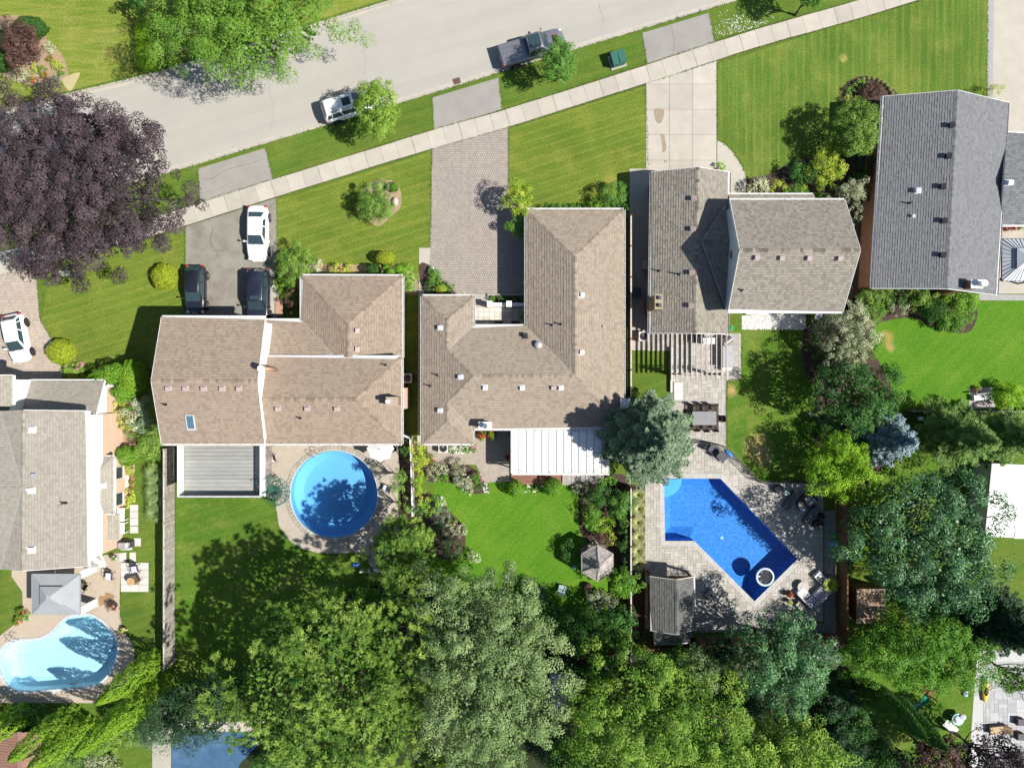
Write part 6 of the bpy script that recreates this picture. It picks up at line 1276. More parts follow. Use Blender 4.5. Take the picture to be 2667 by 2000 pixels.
fl_ = Leaves()
for e in EDGES: fringe(e)
C = np.array(fr); n = len(C); fl_.add(cards(C + rng.normal(0, .01, C.shape), unit(rng.normal(size=C.shape) * .5 + np.array([0, 0, 1.0])), rng.uniform(.06, .16, n), .05), rng.uniform(0, 1, n))
o = stuff(fl_.build('grass_fringe', LEAF('leaf_fringe', '3c5a1c', '6c7c34', .7, .2, .1))); tag(o, 'ragged grass growing over the edges of paths, drives and kerbs', 'grass')
# ---------------------------------------------------------------- vehicles
def PAINT(name, c, metal=0.0, rough=.28):
    t = NT(name); MATS[name] = t.done(t.bsdf(lin(c), rough, .5, metal, coat=.8)); return MATS[name]
pt_white = PAINT('paint_white', (.84, .84, .84)); pt_black = PAINT('paint_black', (.012, .014, .022)); pt_blue = PAINT('paint_midnight', (.014, .018, .032)); pt_grey = PAINT('paint_grey', (.235, .235, .26), .5, .32)
carglass = GLASS('car_glass', (.03, .055, .065), .06); redl = M('tail_light', (.45, .02, .02), (.3, .01, .01), 5, .15, .5, coat=.5); clearl = M('head_light', (.65, .68, .7), (.4, .42, .45), 12, .1, .6, coat=.6); chrome = M('chrome', (.7, .7, .7), None, 3, .15, .5, 1.0); blackp = M('black_plastic', (.02, .02, .022), None, 4, .6)
PROF = dict(
 sedan=dict(L=4.75, W=1.83, st=[(-1, .66, .74, .42), (-.975, .84, .93, .32), (-.86, .95, 1.03, .26), (-.6, 1, 1.03, .22), (-.2, 1, .98, .2), (.2, 1, .97, .2), (.45, .99, .97, .2), (.7, .95, .88, .22), (.88, .86, .78, .25), (.965, .72, .69, .3), (1, .52, .6, .4)], bx=(-.82, .44), tx=(-.50, .10), zb=.96, zr=1.44, wb=.90, wt=.68),
 hatch=dict(L=4.15, W=1.76, st=[(-1, .72, .8, .42), (-.975, .88, .96, .32), (-.86, .97, 1.02, .26), (-.5, 1, 1.0, .22), (-.1, 1, .98, .2), (.25, 1, .98, .2), (.5, .99, .97, .2), (.72, .95, .88, .22), (.88, .86, .78, .25), (.965, .72, .68, .3), (1, .52, .6, .4)], bx=(-.96, .54), tx=(-.70, .14), zb=.97, zr=1.47, wb=.91, wt=.68),
 suv=dict(L=4.8, W=1.92, st=[(-1, .74, .9, .46), (-.98, .9, 1.08, .36), (-.88, .97, 1.12, .3), (-.5, 1, 1.1, .27), (-.1, 1, 1.08, .26), (.25, 1, 1.08, .26), (.5, .99, 1.08, .26), (.72, .96, 1.02, .28), (.9, .88, .93, .32), (.97, .76, .82, .38), (1, .56, .7, .45)], bx=(-.985, .50), tx=(-.84, .18), zb=1.07, zr=1.70, wb=.91, wt=.70),
 pickup=dict(L=5.75, W=2.0, st=[(-1, .80, 1.0, .55), (-.99, .93, 1.12, .45), (-.9, .98, 1.14, .42), (-.5, 1, 1.14, .4), (-.1, 1, 1.12, .38), (.25, 1, 1.12, .38), (.5, 1, 1.14, .38), (.72, .98, 1.12, .4), (.9, .93, 1.05, .42), (.975, .82, .95, .48), (1, .62, .82, .55)], bx=(-.20, .50), tx=(-.15, .28), zb=1.10, zr=1.86, wb=.90, wt=.72))
def car(kind, label, px, py, yaw, paint, z=0.0, roof_z=1.2, sun=None, rails=False, group=None, rimc=None):
    p = PROF[kind]; L, W = p['L'], p['W']; h = L / 2; w = W / 2
    x, y, _ = P(px, py, roof_z); t = thing('pickup_truck' if kind == 'pickup' else 'parked_car', label, 'pickup truck' if kind == 'pickup' else 'car', (x, y, z), rad(yaw), group)
    b = MB(); rings = []
    for fx, fw, zt, zbm in p['st']:
        ww = w * fw; half = [(0, zt + .02), (ww * .6, zt + .012), (ww * .88, zt - .025), (ww * .97, zt - .13), (ww, (zt + zbm) / 2), (ww * .97, zbm + .1), (ww * .84, zbm), (0, zbm)]
        ring = half + [(-a, c) for a, c in half[-2:0:-1]]; rings.append([(fx * h, a, c) for a, c in ring])
    K = len(rings[0]); vs = [v for r in rings for v in r]
    fs = [(i * K + k, i * K + (k + 1) % K, (i + 1) * K + (k + 1) % K, (i + 1) * K + k) for i in range(len(rings) - 1) for k in range(K)] + [tuple(range(K)), tuple(range((len(rings) - 1) * K, len(rings) * K))[::-1]]
    body = b.add(vs, fs).build('body', paint, t, True, sub=1)
    zb, zr = p['zb'], p['zr']; xb0, xb1 = p['bx'][0] * h, p['bx'][1] * h; xt0, xt1 = p['tx'][0] * h, p['tx'][1] * h; wb, wt = w * p['wb'], w * p['wt']
    B = [(xb0, -wb, zb - .06), (xb1, -wb * .93, zb - .06), (xb1, wb * .93, zb - .06), (xb0, wb, zb - .06)]; T = [(xt0, -wt, zr), (xt1, -wt * .96, zr), (xt1, wt * .96, zr), (xt0, wt, zr)]
    xm = (xt0 + xt1) / 2
    c = MB(); c.add(B + T + [(xm, -wt * .7, zr + .045), (xm, wt * .7, zr + .045)], [(3, 2, 1, 0), (0, 1, 5, 4), (1, 2, 6, 5), (2, 3, 7, 6), (3, 0, 4, 7), (4, 5, 8), (5, 6, 9, 8), (6, 7, 9), (7, 4, 8, 9)]); c.build('roof', paint, t, True, .07)
    def pane(name, a, b_, c_, d, i0=.06, i1=.94, j0=.12, j1=.9, m=carglass):
        a, b_, c_, d = map(Vector, (a, b_, c_, d)); q = lambda u, v: a.lerp(b_, u).lerp(d.lerp(c_, u), v); n = (b_ - a).cross(d - a).normalized()
        cen = Vector((0, 0, (zb + zr) / 2)); n = n if n.dot(q(.5, .5) - Vector((xm, 0, zb))) > 0 else -n
        N = 4; vs = []
        for j in range(N + 1):
            for i in range(N + 1): vs.append(q(i0 + (i1 - i0) * i / N, j0 + (j1 - j0) * j / N) + n * (.012 + .02 * (1 - (2 * i / N - 1) ** 2)))
        return MB().add(vs, [(j * (N + 1) + i, j * (N + 1) + i + 1, (j + 1) * (N + 1) + i + 1, (j + 1) * (N + 1) + i) for j in range(N) for i in range(N)]).build(name, m, t, True)
    pane('windscreen', B[1], B[2], T[2], T[1], .05, .95, .08, .95); pane('rear_window', B[3], B[0], T[0], T[3], .08, .92, .25 if kind != 'pickup' else .3, .92)
    for s0, s1, q0, q1 in ((0, 1, 4, 5), (3, 2, 7, 6)):
        A = [B[s0], B[s1], T[q1 - 4], T[q0 - 4]]
        pane('side_window', *A, .5, .93, .2, .86); pane('side_window', *A, .2 if kind != 'pickup' else .08, .46, .2, .86)
        if kind in ('suv', 'hatch'): pane('side_window', *A, .06, .17, .24, .84)
    R = .34 if kind in ('sedan', 'hatch') else .39
    wx = (-.60, .63) if kind != 'pickup' else (-.60, .66)
    tyre = MB().lathe([(R * .62, -.11), (R * .94, -.11), (R, -.06), (R, .06), (R * .94, .11), (R * .62, .11)], (0, 0, 0), 20); tyre.v = [(a, c, d) for a, d, c in tyre.v]
    rim = MB().lathe([(.02, .08), (R * .62, .09), (R * .66, .115), (R * .6, .118), (R * .56, .1), (.06, .105), (.02, .11)], (0, 0, 0), 20)
    for k in range(5): a = k * 1.2566; rim.box((math.cos(a) * R * .33, math.sin(a) * R * .33, .108), (R * .6, .055, .02), a)
    rim.v = [(a, c, d) for a, d, c in rim.v]
    arch = MB().lathe([(.02, 0), (R * 1.16, 0), (R * 1.16, .012), (.02, .012)], (0, 0, 0), 20); arch.v = [(a, c, d) for a, d, c in arch.v]
    wme = am = rm = None
    for sx in wx:
        for sd in (-1, 1):
            if wme is None: o = tyre.build('wheel', rubber, t, True); q = rim.build('rim', rimc or steel, o, False); a = arch.build('wheel_arch', blackp, t); wme, rm, am = o.data, q.data, a.data
            else: o = link('wheel', wme, t); q = link('rim', rm, o); a = link('wheel_arch', am, t)
            o.location = (sx * h, sd * (w - .07), R); o.rotation_euler = (0, 0, 0 if sd > 0 else math.pi); a.location = (sx * h, sd * (w * .985) - (.0 if sd > 0 else .012), R * 1.05)
    fx, fw, zt, _ = p['st'][-3]; ex, ew, et, _ = p['st'][1]
    for sd in (-1, 1):
        MB().ell((h * .915, sd * w * .70, zt - .09), (.17, .15, .07), 10, 6).build('headlight', clearl, t, True)
        MB().ell((-h * .955, sd * w * .78, et - .06), (.11, .17, .1), 10, 6).build('taillight', redl, t, True)
        MB().ell((xb1 - .32, sd * (w + .13), zb + .02), (.09, .13, .08), 10, 6).beam((xb1 - .3, sd * (w - .1), zb - .02), (xb1 - .32, sd * (w + .1), zb), .05, .05).build('mirror', paint, t, True)
        for fxh in (.08, -.28): MB().box((fxh * h, sd * (w * 1.0), zb - .17), (.2, .035, .03)).build('door_handle', chrome, t)
    MB().box((h * .985, 0, .5), (.06, W * .55, .14)).build('grille', blackp, t, bevel=.02); MB().box((-h - .0, 0, .62), (.03, .5, .12)).build('number_plate', white, t)
    for sd in (-.35, .35): MB().beam((xb1 + .02, sd * w - .1, zb + .035), (xb1 - .12, sd * w + .45, zb + .1), .025, .02).build('wiper', blackp, t)
    if sun: 
        a0, a1, ws = sun; MB().box(((a0 + a1) / 2 * h, 0, zr + .028), ((a1 - a0) * h, ws * 2 * w, .05)).build('sunroof', carglass, t, bevel=.03)
    if rails:
        for sd in (-1, 1): MB().tube([(xt0 + .1, sd * wt * .92, zr + .01), (xt0 + .3, sd * wt * .94, zr + .07), (xt1 - .3, sd * wt * .92, zr + .07), (xt1 - .1, sd * wt * .9, zr + .01)], .022, 6).build('roof_rail', chrome, t)
    return t
yr = math.degrees(math.atan(.3027))
c1 = car('suv', 'white suv parked on the street half under the small yellow-green tree', 907, 268, yr, pt_white, -.12, sun=(-.20, .10, .36), rails=True, rimc=darkm)
c2 = car('pickup', 'grey pickup truck with a hard bed cover parked on the street', 1386, 117, yr, pt_grey, -.12, sun=(-.10, .24, .56))
h = 5.75 / 2
tn = MB().box((-.60 * h, 0, 1.165), (.74 * h, 1.72, .05))
tn.build('bed_cover', pt_grey, c2, bevel=.02); 
for dy in (-.45, .0, .45): MB().box((-.60 * h, dy, 1.193), (.70 * h, .02, .012)).build('cover_rib', chrome, c2)
MB().box((.72 * h, 0, 1.15), (.5, .62, .03)).build('hood_scoop', blackp, c2, bevel=.01); MB().box((.72 * h + .0, .34, 1.152), (.5, .05, .03)).build('hood_stripe', redl, c2)
car('sedan', 'white sedan parked alone nearest the pavement on the asphalt driveway', 665, 605, -91, pt_white, .0)
car('hatch', 'black hatchback parked beside the round lime bush', 502, 752, -90.5, pt_black, .0, rimc=chrome)
car('suv', 'dark blue-black suv parked closest to the garage behind the white sedan', 668, 772, -90.5, pt_blue, .0, sun=(.0, .13, .36), rails=False)
car('hatch', 'white hatchback parked on the buff paver drive', 33, 880, -79, pt_white, .0, rimc=darkm)
# ---------------------------------------------------------------- fences, gazebos, pergola, decks
def fence(name, label, px_pts, hgt, m, post_gap=2.4, board=.14, side=1, cat='fence', cap=True, postm=None, gap=.008, capm=None):
    pts = [Vector(P2(*p)) for p in px_pts]; c = pts[0]; t = thing(name, label, cat, (c.x, c.y, 0)); bd = MB(); postm = postm or m
    pm = None
    for a, b in zip(pts[:-1], pts[1:]):
        L = (b - a).length; d = (b - a) / L; n = max(1, round(L / post_gap)); nn = Vector((-d.y, d.x)) * side; rz = math.atan2(d.y, d.x)
        for k in range(n + (1 if b is pts[-1] else 0)):
            q = a + d * (L * k / n) - c
            if pm is None: o = MB().box((0, 0, hgt / 2 + .05), (.1, .1, hgt + .1)).box((0, 0, hgt + .12), (.13, .13, .04)).build('post', postm, t); pm = o.data
            else: o = link('post', pm, t)
            o.location = (q.x, q.y, 0); o.rotation_euler = (0, 0, rz)
        for k in range(n):
            q0, q1 = a + d * (L * k / n) - c, a + d * (L * (k + 1) / n) - c
            for z in (.3, hgt - .2): MB().beam((*(q0 - nn * .03), z), (*(q1 - nn * .03), z), .04, .09).build('rail', m, t)
            if cap: MB().beam((*q0, hgt + .04), (*q1, hgt + .04), .12, .035).build('top_rail', capm or m, t)
        nb = int(L / board)
        for k in range(nb):
            q = a + d * (L * (k + .5) / nb) - c + nn * .02
            bd.box((q.x, q.y, hgt / 2 + .03), (board - gap, .02, hgt - .06 - random.uniform(0, .02)), rz, tint=random.random())
    stuff(bd.build('boards', m, t)); return t
railw = M('pale_rail', (.52, .49, .45), (.4, .37, .33), 3, .9)
fence('fence', 'weathered grey plank fence beside the shaded rear lawn', [(455, 1165), (455, 1722)], 1.85, wood_grey, 2.1, .14, 1, capm=railw)
fence('fence', 'brown plank fence between the tan bungalow and the garage wing', [(1634, 575), (1634, 1042)], 1.85, wood_brown, 2.5, .15, 1, capm=railw)
fence('fence', 'brown plank fence along the ornamental grasses', [(1634, 1262), (1634, 1705)], 1.85, wood_brown, 2.5, .15, 1, capm=railw)
fence('fence', 'tall brown plank fence round the corner of the pool terrace', [(2178, 1290), (2178, 1648), (1812, 1660)], 2.0, wood_brown, 2.4, .15, -1)
fence('fence', 'brown plank fence behind the cabana', [(1702, 1668), (1638, 1678), (1500, 1692)], 1.85, wood_brown, 2.4, .15, 1)
fence('fence', 'low pale board fence between the yard and the blue spruce', [(2356, 1069), (2800, 1072)], 1.2, wood_grey, 2.4, .14, 1)
fence('fence', 'thin white picket fence between the round pool and the vines', [(1050, 1128), (1074, 1138), (1078, 1250), (1080, 1335)], 1.3, white, 1.8, .11, 1, gap=.03)
fence('fence', 'white rail fence behind the small pine', [(945, 1481), (1050, 1481)], .9, white, 1.8, .3, 1)
# black metal pool fence
pf = thing('pool_fence', 'black metal railing beside the pool chairs', 'fence', P(1806, 1152)); c = Vector(P(1806, 1152))
pts = [Vector(P2(*q)) for q in ((1800, 1151), (1838, 1152), (1880, 1160), (1974, 1253), (2105, 1253))]; pk = MB()
for a, b in zip(pts[:-1], pts[1:]):
    L = (b - a).length; d = (b - a) / L; a = a - c.xy; b = b - c.xy
    for z in (.15, 1.15): MB().beam((*a, z), (*b, z), .035, .035).build('rail', blackm, pf)
    for k in range(max(1, int(L / 1.8)) + 1): q = a + d * min(L, k * 1.8); MB().box((q.x, q.y, .62), (.05, .05, 1.24)).build('post', blackm, pf)
    for k in range(int(L / .11)): q = a + d * (k * .11); pk.box((q.x, q.y, .65), (.014, .014, 1.0))
stuff(pk.build('pickets', blackm, pf))
# raised deck with slatted railing, and its green spiral stair
dk = thing('deck', 'raised grey plank deck with a white slatted railing', 'deck', P(572, 1228)); c = Vector(P(572, 1228))
zf, zt = 2.62, 3.66; deckp = M('deck_plank', (.31, .31, .295), (.26, .26, .25), .8, .75, fine=.08, rnd=.16)
x0, x1 = P(464, 0, zt)[0], P(679, 0, zt)[0]; y1, y0 = P(0, 1160, zt)[1], P(0, 1293, zt)[1]
n = 13
for k in range(n):
    a = y0 + (y1 - y0) * k / n; b = y0 + (y1 - y0) * (k + 1) / n; MB().box((((x0 + x1) / 2) - c.x, (a + b) / 2 - c.y, zf - .02), (x1 - x0 - .1, b - a - .02, .04)).build('plank', deckp, dk)
rl = MB().beam((x0 - c.x, y0 - c.y, zt), (x0 - c.x, y1 - c.y, zt), .14, .05).build('handrail', trim, dk); MB().beam((x1 - c.x, y0 - c.y, zt), (x1 - c.x, y1 - c.y, zt), .14, .05).build('handrail', trim, dk); MB().beam((x0 - c.x - .07, y0 - c.y, zt + .003), (x1 - c.x + .07, y0 - c.y, zt + .003), .14, .05).build('handrail', M('grey_rail', (.45, .45, .47)), dk)
for xx in (x0, x1):
    nb = int((y1 - y0) / .17)
    for k in range(nb): MB().box((xx - c.x, y0 + (k + .5) * (y1 - y0) / nb - c.y, (zf + zt) / 2), (.03, .15, zt - zf)).build('slat', white, dk)
nb = int((x1 - x0) / .17)
for k in range(nb): MB().box((x0 + (k + .5) * (x1 - x0) / nb - c.x, y0 - c.y, (zf + zt) / 2), (.15, .03, zt - zf)).build('slat', M('grey_slat', (.2, .205, .22)), dk)  # south slats coloured darker for the shade on their inner face
sk = MB(); nb = int((y1 - y0) / .15)
for k in range(nb): sk.box((x1 - c.x + .06, y0 + (k + .5) * (y1 - y0) / nb - c.y, 1.9), (.03, .13, 1.3), tint=random.random())
stuff(sk.build('skirt_boards', wood_grey, dk))
for xx, yy in ((x0 + .1, y0 + .1), (x1 - .1, y0 + .1), ((x0 + x1) / 2, y0 + .1), (x0 + .1, y1 - .3), (x1 - .1, y1 - .3)): MB().box((xx - c.x, yy - c.y, 1.3), (.14, .14, 2.6)).build('post', wood_grey, dk)
sg = M('green_metal', (.02, .14, .10), (.015, .1, .075), 4, .4, .4); st = thing('spiral_stair', 'dark green open-tread spiral staircase at the corner of the deck', 'staircase', P(716, 1277, 1.3)); st.location.z = 0
MB().cyl((0, 0), .06, 0, 3.7, 12).build('pole', sg, st); MB().lathe([(.07, 3.7), (.1, 3.74), (.02, 3.84)], (0, 0, 0), 12).build('pole_cap', white, st)
N = 14; R_ = 1.28; grate = MB(); rail_ = []; 
for k in range(N):
    a0 = rad(150) - k * rad(22); a1 = a0 - rad(25); z = 2.62 - (k + 1) * 2.62 / (N + 1)
    f = MB()
    for p, q in (((.08, a0), (R_, a0)), ((R_, a0), (R_, a1)), ((R_, a1), (.08, a1))): f.beam((math.cos(p[1]) * p[0], math.sin(p[1]) * p[0], z), (math.cos(q[1]) * q[0], math.sin(q[1]) * q[0], z), .035, .05)
    for j in range(1, 6): rr_ = R_ * j / 6; f.beam((math.cos(a0) * rr_, math.sin(a0) * rr_, z), (math.cos(a1) * rr_, math.sin(a1) * rr_, z), .02, .03)
    f.build('tread', sg, st); am = (a0 + a1) / 2; rail_.append((math.cos(am) * R_, math.sin(am) * R_, z + .95)); MB().beam((math.cos(am) * R_, math.sin(am) * R_, z), (math.cos(am) * R_, math.sin(am) * R_, z + .95), .025, .025).build('baluster', sg, st)
MB().tube(rail_, .028, 6).build('handrail', sg, st)
MB().tube([(x, y, z - .45) for x, y, z in rail_], .016, 5).build('mid_rail', sg, st)
f = MB(); 
for j in range(7): f.beam((-.05, .02 + j * .2, 2.6), (-1.2, .02 + j * .2, 2.6), .03, .04)
f.beam((-.05, 0, 2.6), (-.05, 1.25, 2.6), .04, .05).beam((-1.2, 0, 2.6), (-1.2, 1.25, 2.6), .04, .05); f.build('landing', sg, st)
# white patio cover on the bungalow
pcv = thing('patio_cover', 'white metal patio cover with standing seams behind the tan bungalow', 'patio cover', P(1455, 1175)); c = Vector(P(1455, 1175)); z = 2.55
X = [1333, 1352.5, 1372, 1391.5, 1411, 1430.5, 1450, 1469, 1489, 1508, 1528, 1547, 1567, 1587]
for k in range(13):
    a, b = P2(X[k], 1117, z), P2(X[k + 1], 1117, z); yb = P(0, 1232, z)[1]
    MB().prism([(a[0] - c.x + .01, yb - c.y), (b[0] - c.x - .01, yb - c.y), (b[0] - c.x - .01, a[1] - c.y), (a[0] - c.x + .01, a[1] - c.y)], z - .07, z - .012).build('panel', white if k < 12 else M('dirty_panel', (.5, .47, .42), (.7, .68, .64), 2), pcv)
    MB().box((b[0] - c.x, (yb + a[1]) / 2 - c.y, z + .012), (.04, a[1] - yb, .055)).build('seam', M('seam_grey', (.36, .36, .38)), pcv)
yb = P(0, 1233, z)[1]; xa, xb = P(1333, 0, z)[0], P(1587, 0, z)[0]
MB().beam((xa - c.x, yb - c.y - .06, z - .06), (xb - c.x, yb - c.y - .06, z - .06), .12, .12).build('gutter', trim, pcv); MB().beam((xa - c.x - .05, yb - c.y, z - .07), (xa - c.x - .05, P(0, 1117, z)[1] - c.y, z - .07), .06, .12).build('edge_beam', trim, pcv)
for xx in (xa + .1, (xa + xb) / 2, xb - .1): MB().box((xx - c.x, yb - c.y + .15, 1.24), (.1, .1, 2.48)).build('post', white, pcv)
# composite deck below it, board by board, and the stone ramp
d3k = thing('deck', 'low red-brown composite deck at the edge of the white patio cover', 'deck', P(1395, 1230)); c = Vector(P(1395, 1230)); comp = M('composite_board', (.24, .12, .085), (.19, .095, .07), 1.5, .75, fine=.12, rnd=.14)
ya, yb = P(0, 1120)[1], P(0, 1261)[1]; xa, xb = P(1331, 0)[0], P(1461, 0)[0]; nb = int((ya - yb) / .145)
for k in range(nb): MB().box(((xa + xb) / 2 - c.x, yb + (k + .5) * (ya - yb) / nb - c.y, .2), (xb - xa, (ya - yb) / nb - .01, .03)).build('board', comp, d3k)
MB().box(((xa + xb) / 2 - c.x, (ya + yb) / 2 - c.y, .09), (xb - xa - .1, ya - yb - .1, .18)).build('frame', comp, d3k)
rp = thing('ramp', 'curved grey stone ramp beside the composite deck', 'ramp', P(1510, 1248)); c = Vector(P(1510, 1248)); rs = M('ramp_stone', (.36, .33, .31), (.28, .26, .25), 3, .9, fine=.3, rnd=.15)
for k in range(9):
    a, b = 1464 + k * 12, 1464 + (k + 1) * 12; yl = lambda x: 1262 - max(0, x - 1520) * .16
    q = [tuple(Vector(P2(*u)) - c.xy) for u in ((a + .3, 1236), (b - .3, 1236 + .0), (b - .3, yl(b)), (a + .3, yl(a)))]; MB().prism(q, 0, .2 - k * .012).build('slab', rs, rp)
# pergola
pg = thing('pergola', 'open pergola of thin pale rafters beside the garage wing', 'pergola', P(1815, 930)); c = Vector(P(1815, 930)); z = 2.75; beige = M('pale_beam', (.56, .52, .47), (.47, .43, .39), 3, .7)
for k in range(12):
    px = 1748.5 + k * 13.05; a, b = P(px, 868 - .0, z), P(px, 991, z); MB().beam((a[0] - c.x, a[1] - c.y, z), (b[0] - c.x, b[1] - c.y, z), .05, .2).build('rafter', beige, pg)
for dy in (0, 6):
    a, b = P(1748, 970 + dy, z - .22), P(1895, 971 + dy, z - .22); MB().beam((a[0] - c.x, a[1] - c.y, z - .2), (b[0] - c.x, b[1] - c.y, z - .2), .05, .2).build('beam', beige, pg)
for px in (1756, 1774, 1864, 1876):
    a = P(px, 974, 2.3); MB().box((a[0] - c.x, a[1] - c.y, 1.25), (.15, .15, 2.5)).build('post', wood_brown, pg)
# hexagonal wooden gazebo
hx = thing('gazebo', 'hexagonal weathered wood gazebo on the bright rear lawn', 'gazebo', P(1556, 1466, 2.4)); hx.location.z = 0; gw = M('gazebo_shingle', (.38, .35, .32), (.25, .23, .21), 2.0, .92, fine=.35, tint=.55, bump=.4, bscale=14)
R_ = 1.52; zt = 3.35; ze = 2.35; hexp = lambda r, k, o=rad(90): (r * math.cos(o + k * math.pi / 3), r * math.sin(o + k * math.pi / 3))
for k in range(6):
    a, b = Vector((*hexp(R_, k), ze)), Vector((*hexp(R_, k + 1), ze)); tp = Vector((0, 0, zt)); m_ = MB(); rows = 9
    for j in range(rows):
        f0, f1 = j / rows, (j + 1) / rows; up = Vector((0, 0, .02)); cols = max(1, round((1 - f0) * 8)); L0, R0, L1, R1 = a.lerp(tp, f0) + up, b.lerp(tp, f0) + up, a.lerp(tp, f1), b.lerp(tp, f1)
        for q in range(cols): m_.add([L0.lerp(R0, (q + .03) / cols), L0.lerp(R0, (q + .97) / cols), L1.lerp(R1, (q + .97) / cols), L1.lerp(R1, (q + .03) / cols)], [(0, 1, 2, 3)], random.random())
    m_.add([a - Vector((0, 0, .02)), b - Vector((0, 0, .02)), tp - Vector((0, 0, .02))], [(0, 1, 2)]); m_.build('roof_panel', gw, hx)
    MB().beam(a + Vector((0, 0, .04)), tp + Vector((0, 0, .04)), .09, .04).build('hip_board', gw, hx); MB().beam(a, b, .05, .14).build('fascia', gw, hx); p = hexp(R_ * .86, k); MB().box((p[0], p[1], ze / 2), (.1, .1, ze)).build('post', wood_grey, hx)
    q0, q1 = hexp(R_ * .86, k), hexp(R_ * .86, k + 1)
    if k != 3: MB().beam((*q0, .9), (*q1, .9), .06, .06).beam((*q0, .2), (*q1, .2), .06, .06).build('railing', wood_grey, hx)
cu = MB()
for k in range(6): cu.add([(*hexp(.42, k), zt + .08), (*hexp(.42, k + 1), zt + .08), (0, 0, zt + .55)], [(0, 1, 2)]); cu.add([(*hexp(.3, k), zt - .25), (*hexp(.3, k + 1), zt - .25), (*hexp(.3, k + 1), zt + .1), (*hexp(.3, k), zt + .1)], [(0, 1, 2, 3)])
cu.build('cupola', gw, hx); MB().prism([hexp(R_ * .9, k) for k in range(6)], 0, .12).build('floor', wood_grey, hx)
# hard-top gazebos
def hardtop(label, x0, y0, x1, y1, z, m, tier, ribs=0):
    cx, cy = (x0 + x1) / 2, (y0 + y1) / 2; t = thing('gazebo', label, 'gazebo', P(cx, cy, z)); t.location.z = 0; k = (CAM_H - z) / FPX; a, b = (x1 - x0) / 2 * k, (y1 - y0) / 2 * k
    co = [(-a, -b), (a, -b), (a, b), (-a, b)]; s = .42; ti = [(x * s, y * s) for x, y in co]; zt = z + .42
    for i in range(4):
        j = (i + 1) % 4; MB().add([(*co[i], z), (*co[j], z), (*ti[j], zt), (*ti[i], zt)], [(0, 1, 2, 3)]).build('roof_panel', m, t)
        MB().beam((*co[i], z + .01), (*ti[i], zt + .01), .05, .03).build('hip_trim', tier, t); MB().beam((*co[i], z - .05), (*co[j], z - .05), .06, .12).build('fascia', tier, t)
        MB().box((co[i][0] * .92, co[i][1] * .92, z / 2), (.12, .12, z)).build('post', tier, t)
        if ribs:
            g = MB(); 
            for q in range(1, ribs): f = q / ribs; g.beam(Vector((*co[i], z)).lerp(Vector((*co[j], z)), f) + Vector((0, 0, .02)), Vector((*ti[i], zt)).lerp(Vector((*ti[j], zt)), f) + Vector((0, 0, .02)), .025, .03)
            g.build('rib', tier, t)
    up = [(x * .48, y * .48) for x, y in co]; tp = [(x * .1, y * .1) for x, y in co]; MB().prism([(x * .9, y * .9) for x, y in ti], zt - .05, zt + .16, False, False).build('vent_gap', blackp, t); MB().frustum(up, zt + .16, tp, zt + .5).build('top_roof', m, t)
    return t
grayroof = M('grey_metal_roof', (.30, .32, .335), (.27, .29, .305), 1.2, .6, .3, 0)
g1 = hardtop('grey hard-top gazebo with white side curtains beside the kidney pool', 83, 1495, 208, 1599, 2.5, grayroof, M('gazebo_grey', (.3, .32, .34), None, 3, .5))
cw = M('curtain_white', (.74, .74, .74), (.66, .66, .66), 6, .8)
for sy in (1.55, -1.45):
    m_ = MB(); q = [(1.86 + .0, sy + .0)]; n = 16
    vs = []
    for i in range(n + 1): vs += [(1.98 - .05 + .06 * math.sin(i * 1.9), sy - .35 + .7 * i / n, .05), (1.95 + .06 * math.sin(i * 1.9), sy - .35 + .7 * i / n, 2.4)]
    m_.add(vs, [(2 * i, 2 * i + 2, 2 * i + 3, 2 * i + 1) for i in range(n)]); m_.build('curtain', cw, g1, True)
hardtop('metal gazebo with ribbed grey panels beside the grey roofed house', 2610, 622, 2712, 732, 2.5, M('pale_metal_roof', (.5, .53, .57), (.45, .48, .52), 1, .4, .4, .2), darkm, 9)
# cabana
cb = thing('cabana', 'dark shingled cabana with an open timber gable front on the pool terrace', 'cabana', P(1752, 1570)); e, r_ = 2.3, 3.15
ptc = dict(nw=(1693, 1501, e), rn=(1762, 1510, r_), ne=(1810, 1501, e), sw=(1694, 1641, e), rs=(1763, 1652, r_), se=(1813, 1637, e))
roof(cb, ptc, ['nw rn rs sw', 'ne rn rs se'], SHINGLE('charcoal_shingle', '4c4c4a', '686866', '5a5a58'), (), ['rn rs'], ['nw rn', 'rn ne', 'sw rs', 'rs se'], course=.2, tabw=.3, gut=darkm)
K_ = offset([P2(1694, 1530, e), P2(1811, 1530, e), P2(1811, 1638, e), P2(1694, 1638, e)], .25); wall_run(cb, K_, 0, e - .14, wood_brown)
yfr = P(0, 1503, e)[1]
for px in (1700, 1804): q = P(px, 1503, e); MB().box((q[0], q[1] - .1, e / 2), (.18, .18, e)).build('post', wood_brown, cb, world=True)
a, b, cpk = P(1697, 1502, e - .1), P(1807, 1502, e - .1), P(1759, 1508, r_ - .15)
for u, v in ((a, cpk), (b, cpk)): MB().beam(u, v, .16, .2).build('front_rafter', wood_brown, cb, world=True)
MB().beam(a, b, .14, .18).build('tie_beam', wood_brown, cb, world=True); MB().box((P(1752, 1520)[0], P(1752, 1520)[1], .5), (2.2, .55, 1.0)).build('bar_counter', white, cb, world=True)
ptl = dict(a=(1702, 1642, 2.0), b=(1801, 1640, 2.0), c=(1799, 1675, 1.6), d=(1704, 1681, 1.6))
roof(cb, ptl, ['a b c d'], MATS['charcoal_shingle'], (), (), (), course=.2, tabw=.3); wall_run(cb, offset(PP([(1702, 1640), (1801, 1640), (1800, 1672), (1703, 1674)]), .1), 0, 1.55, wood_brown)
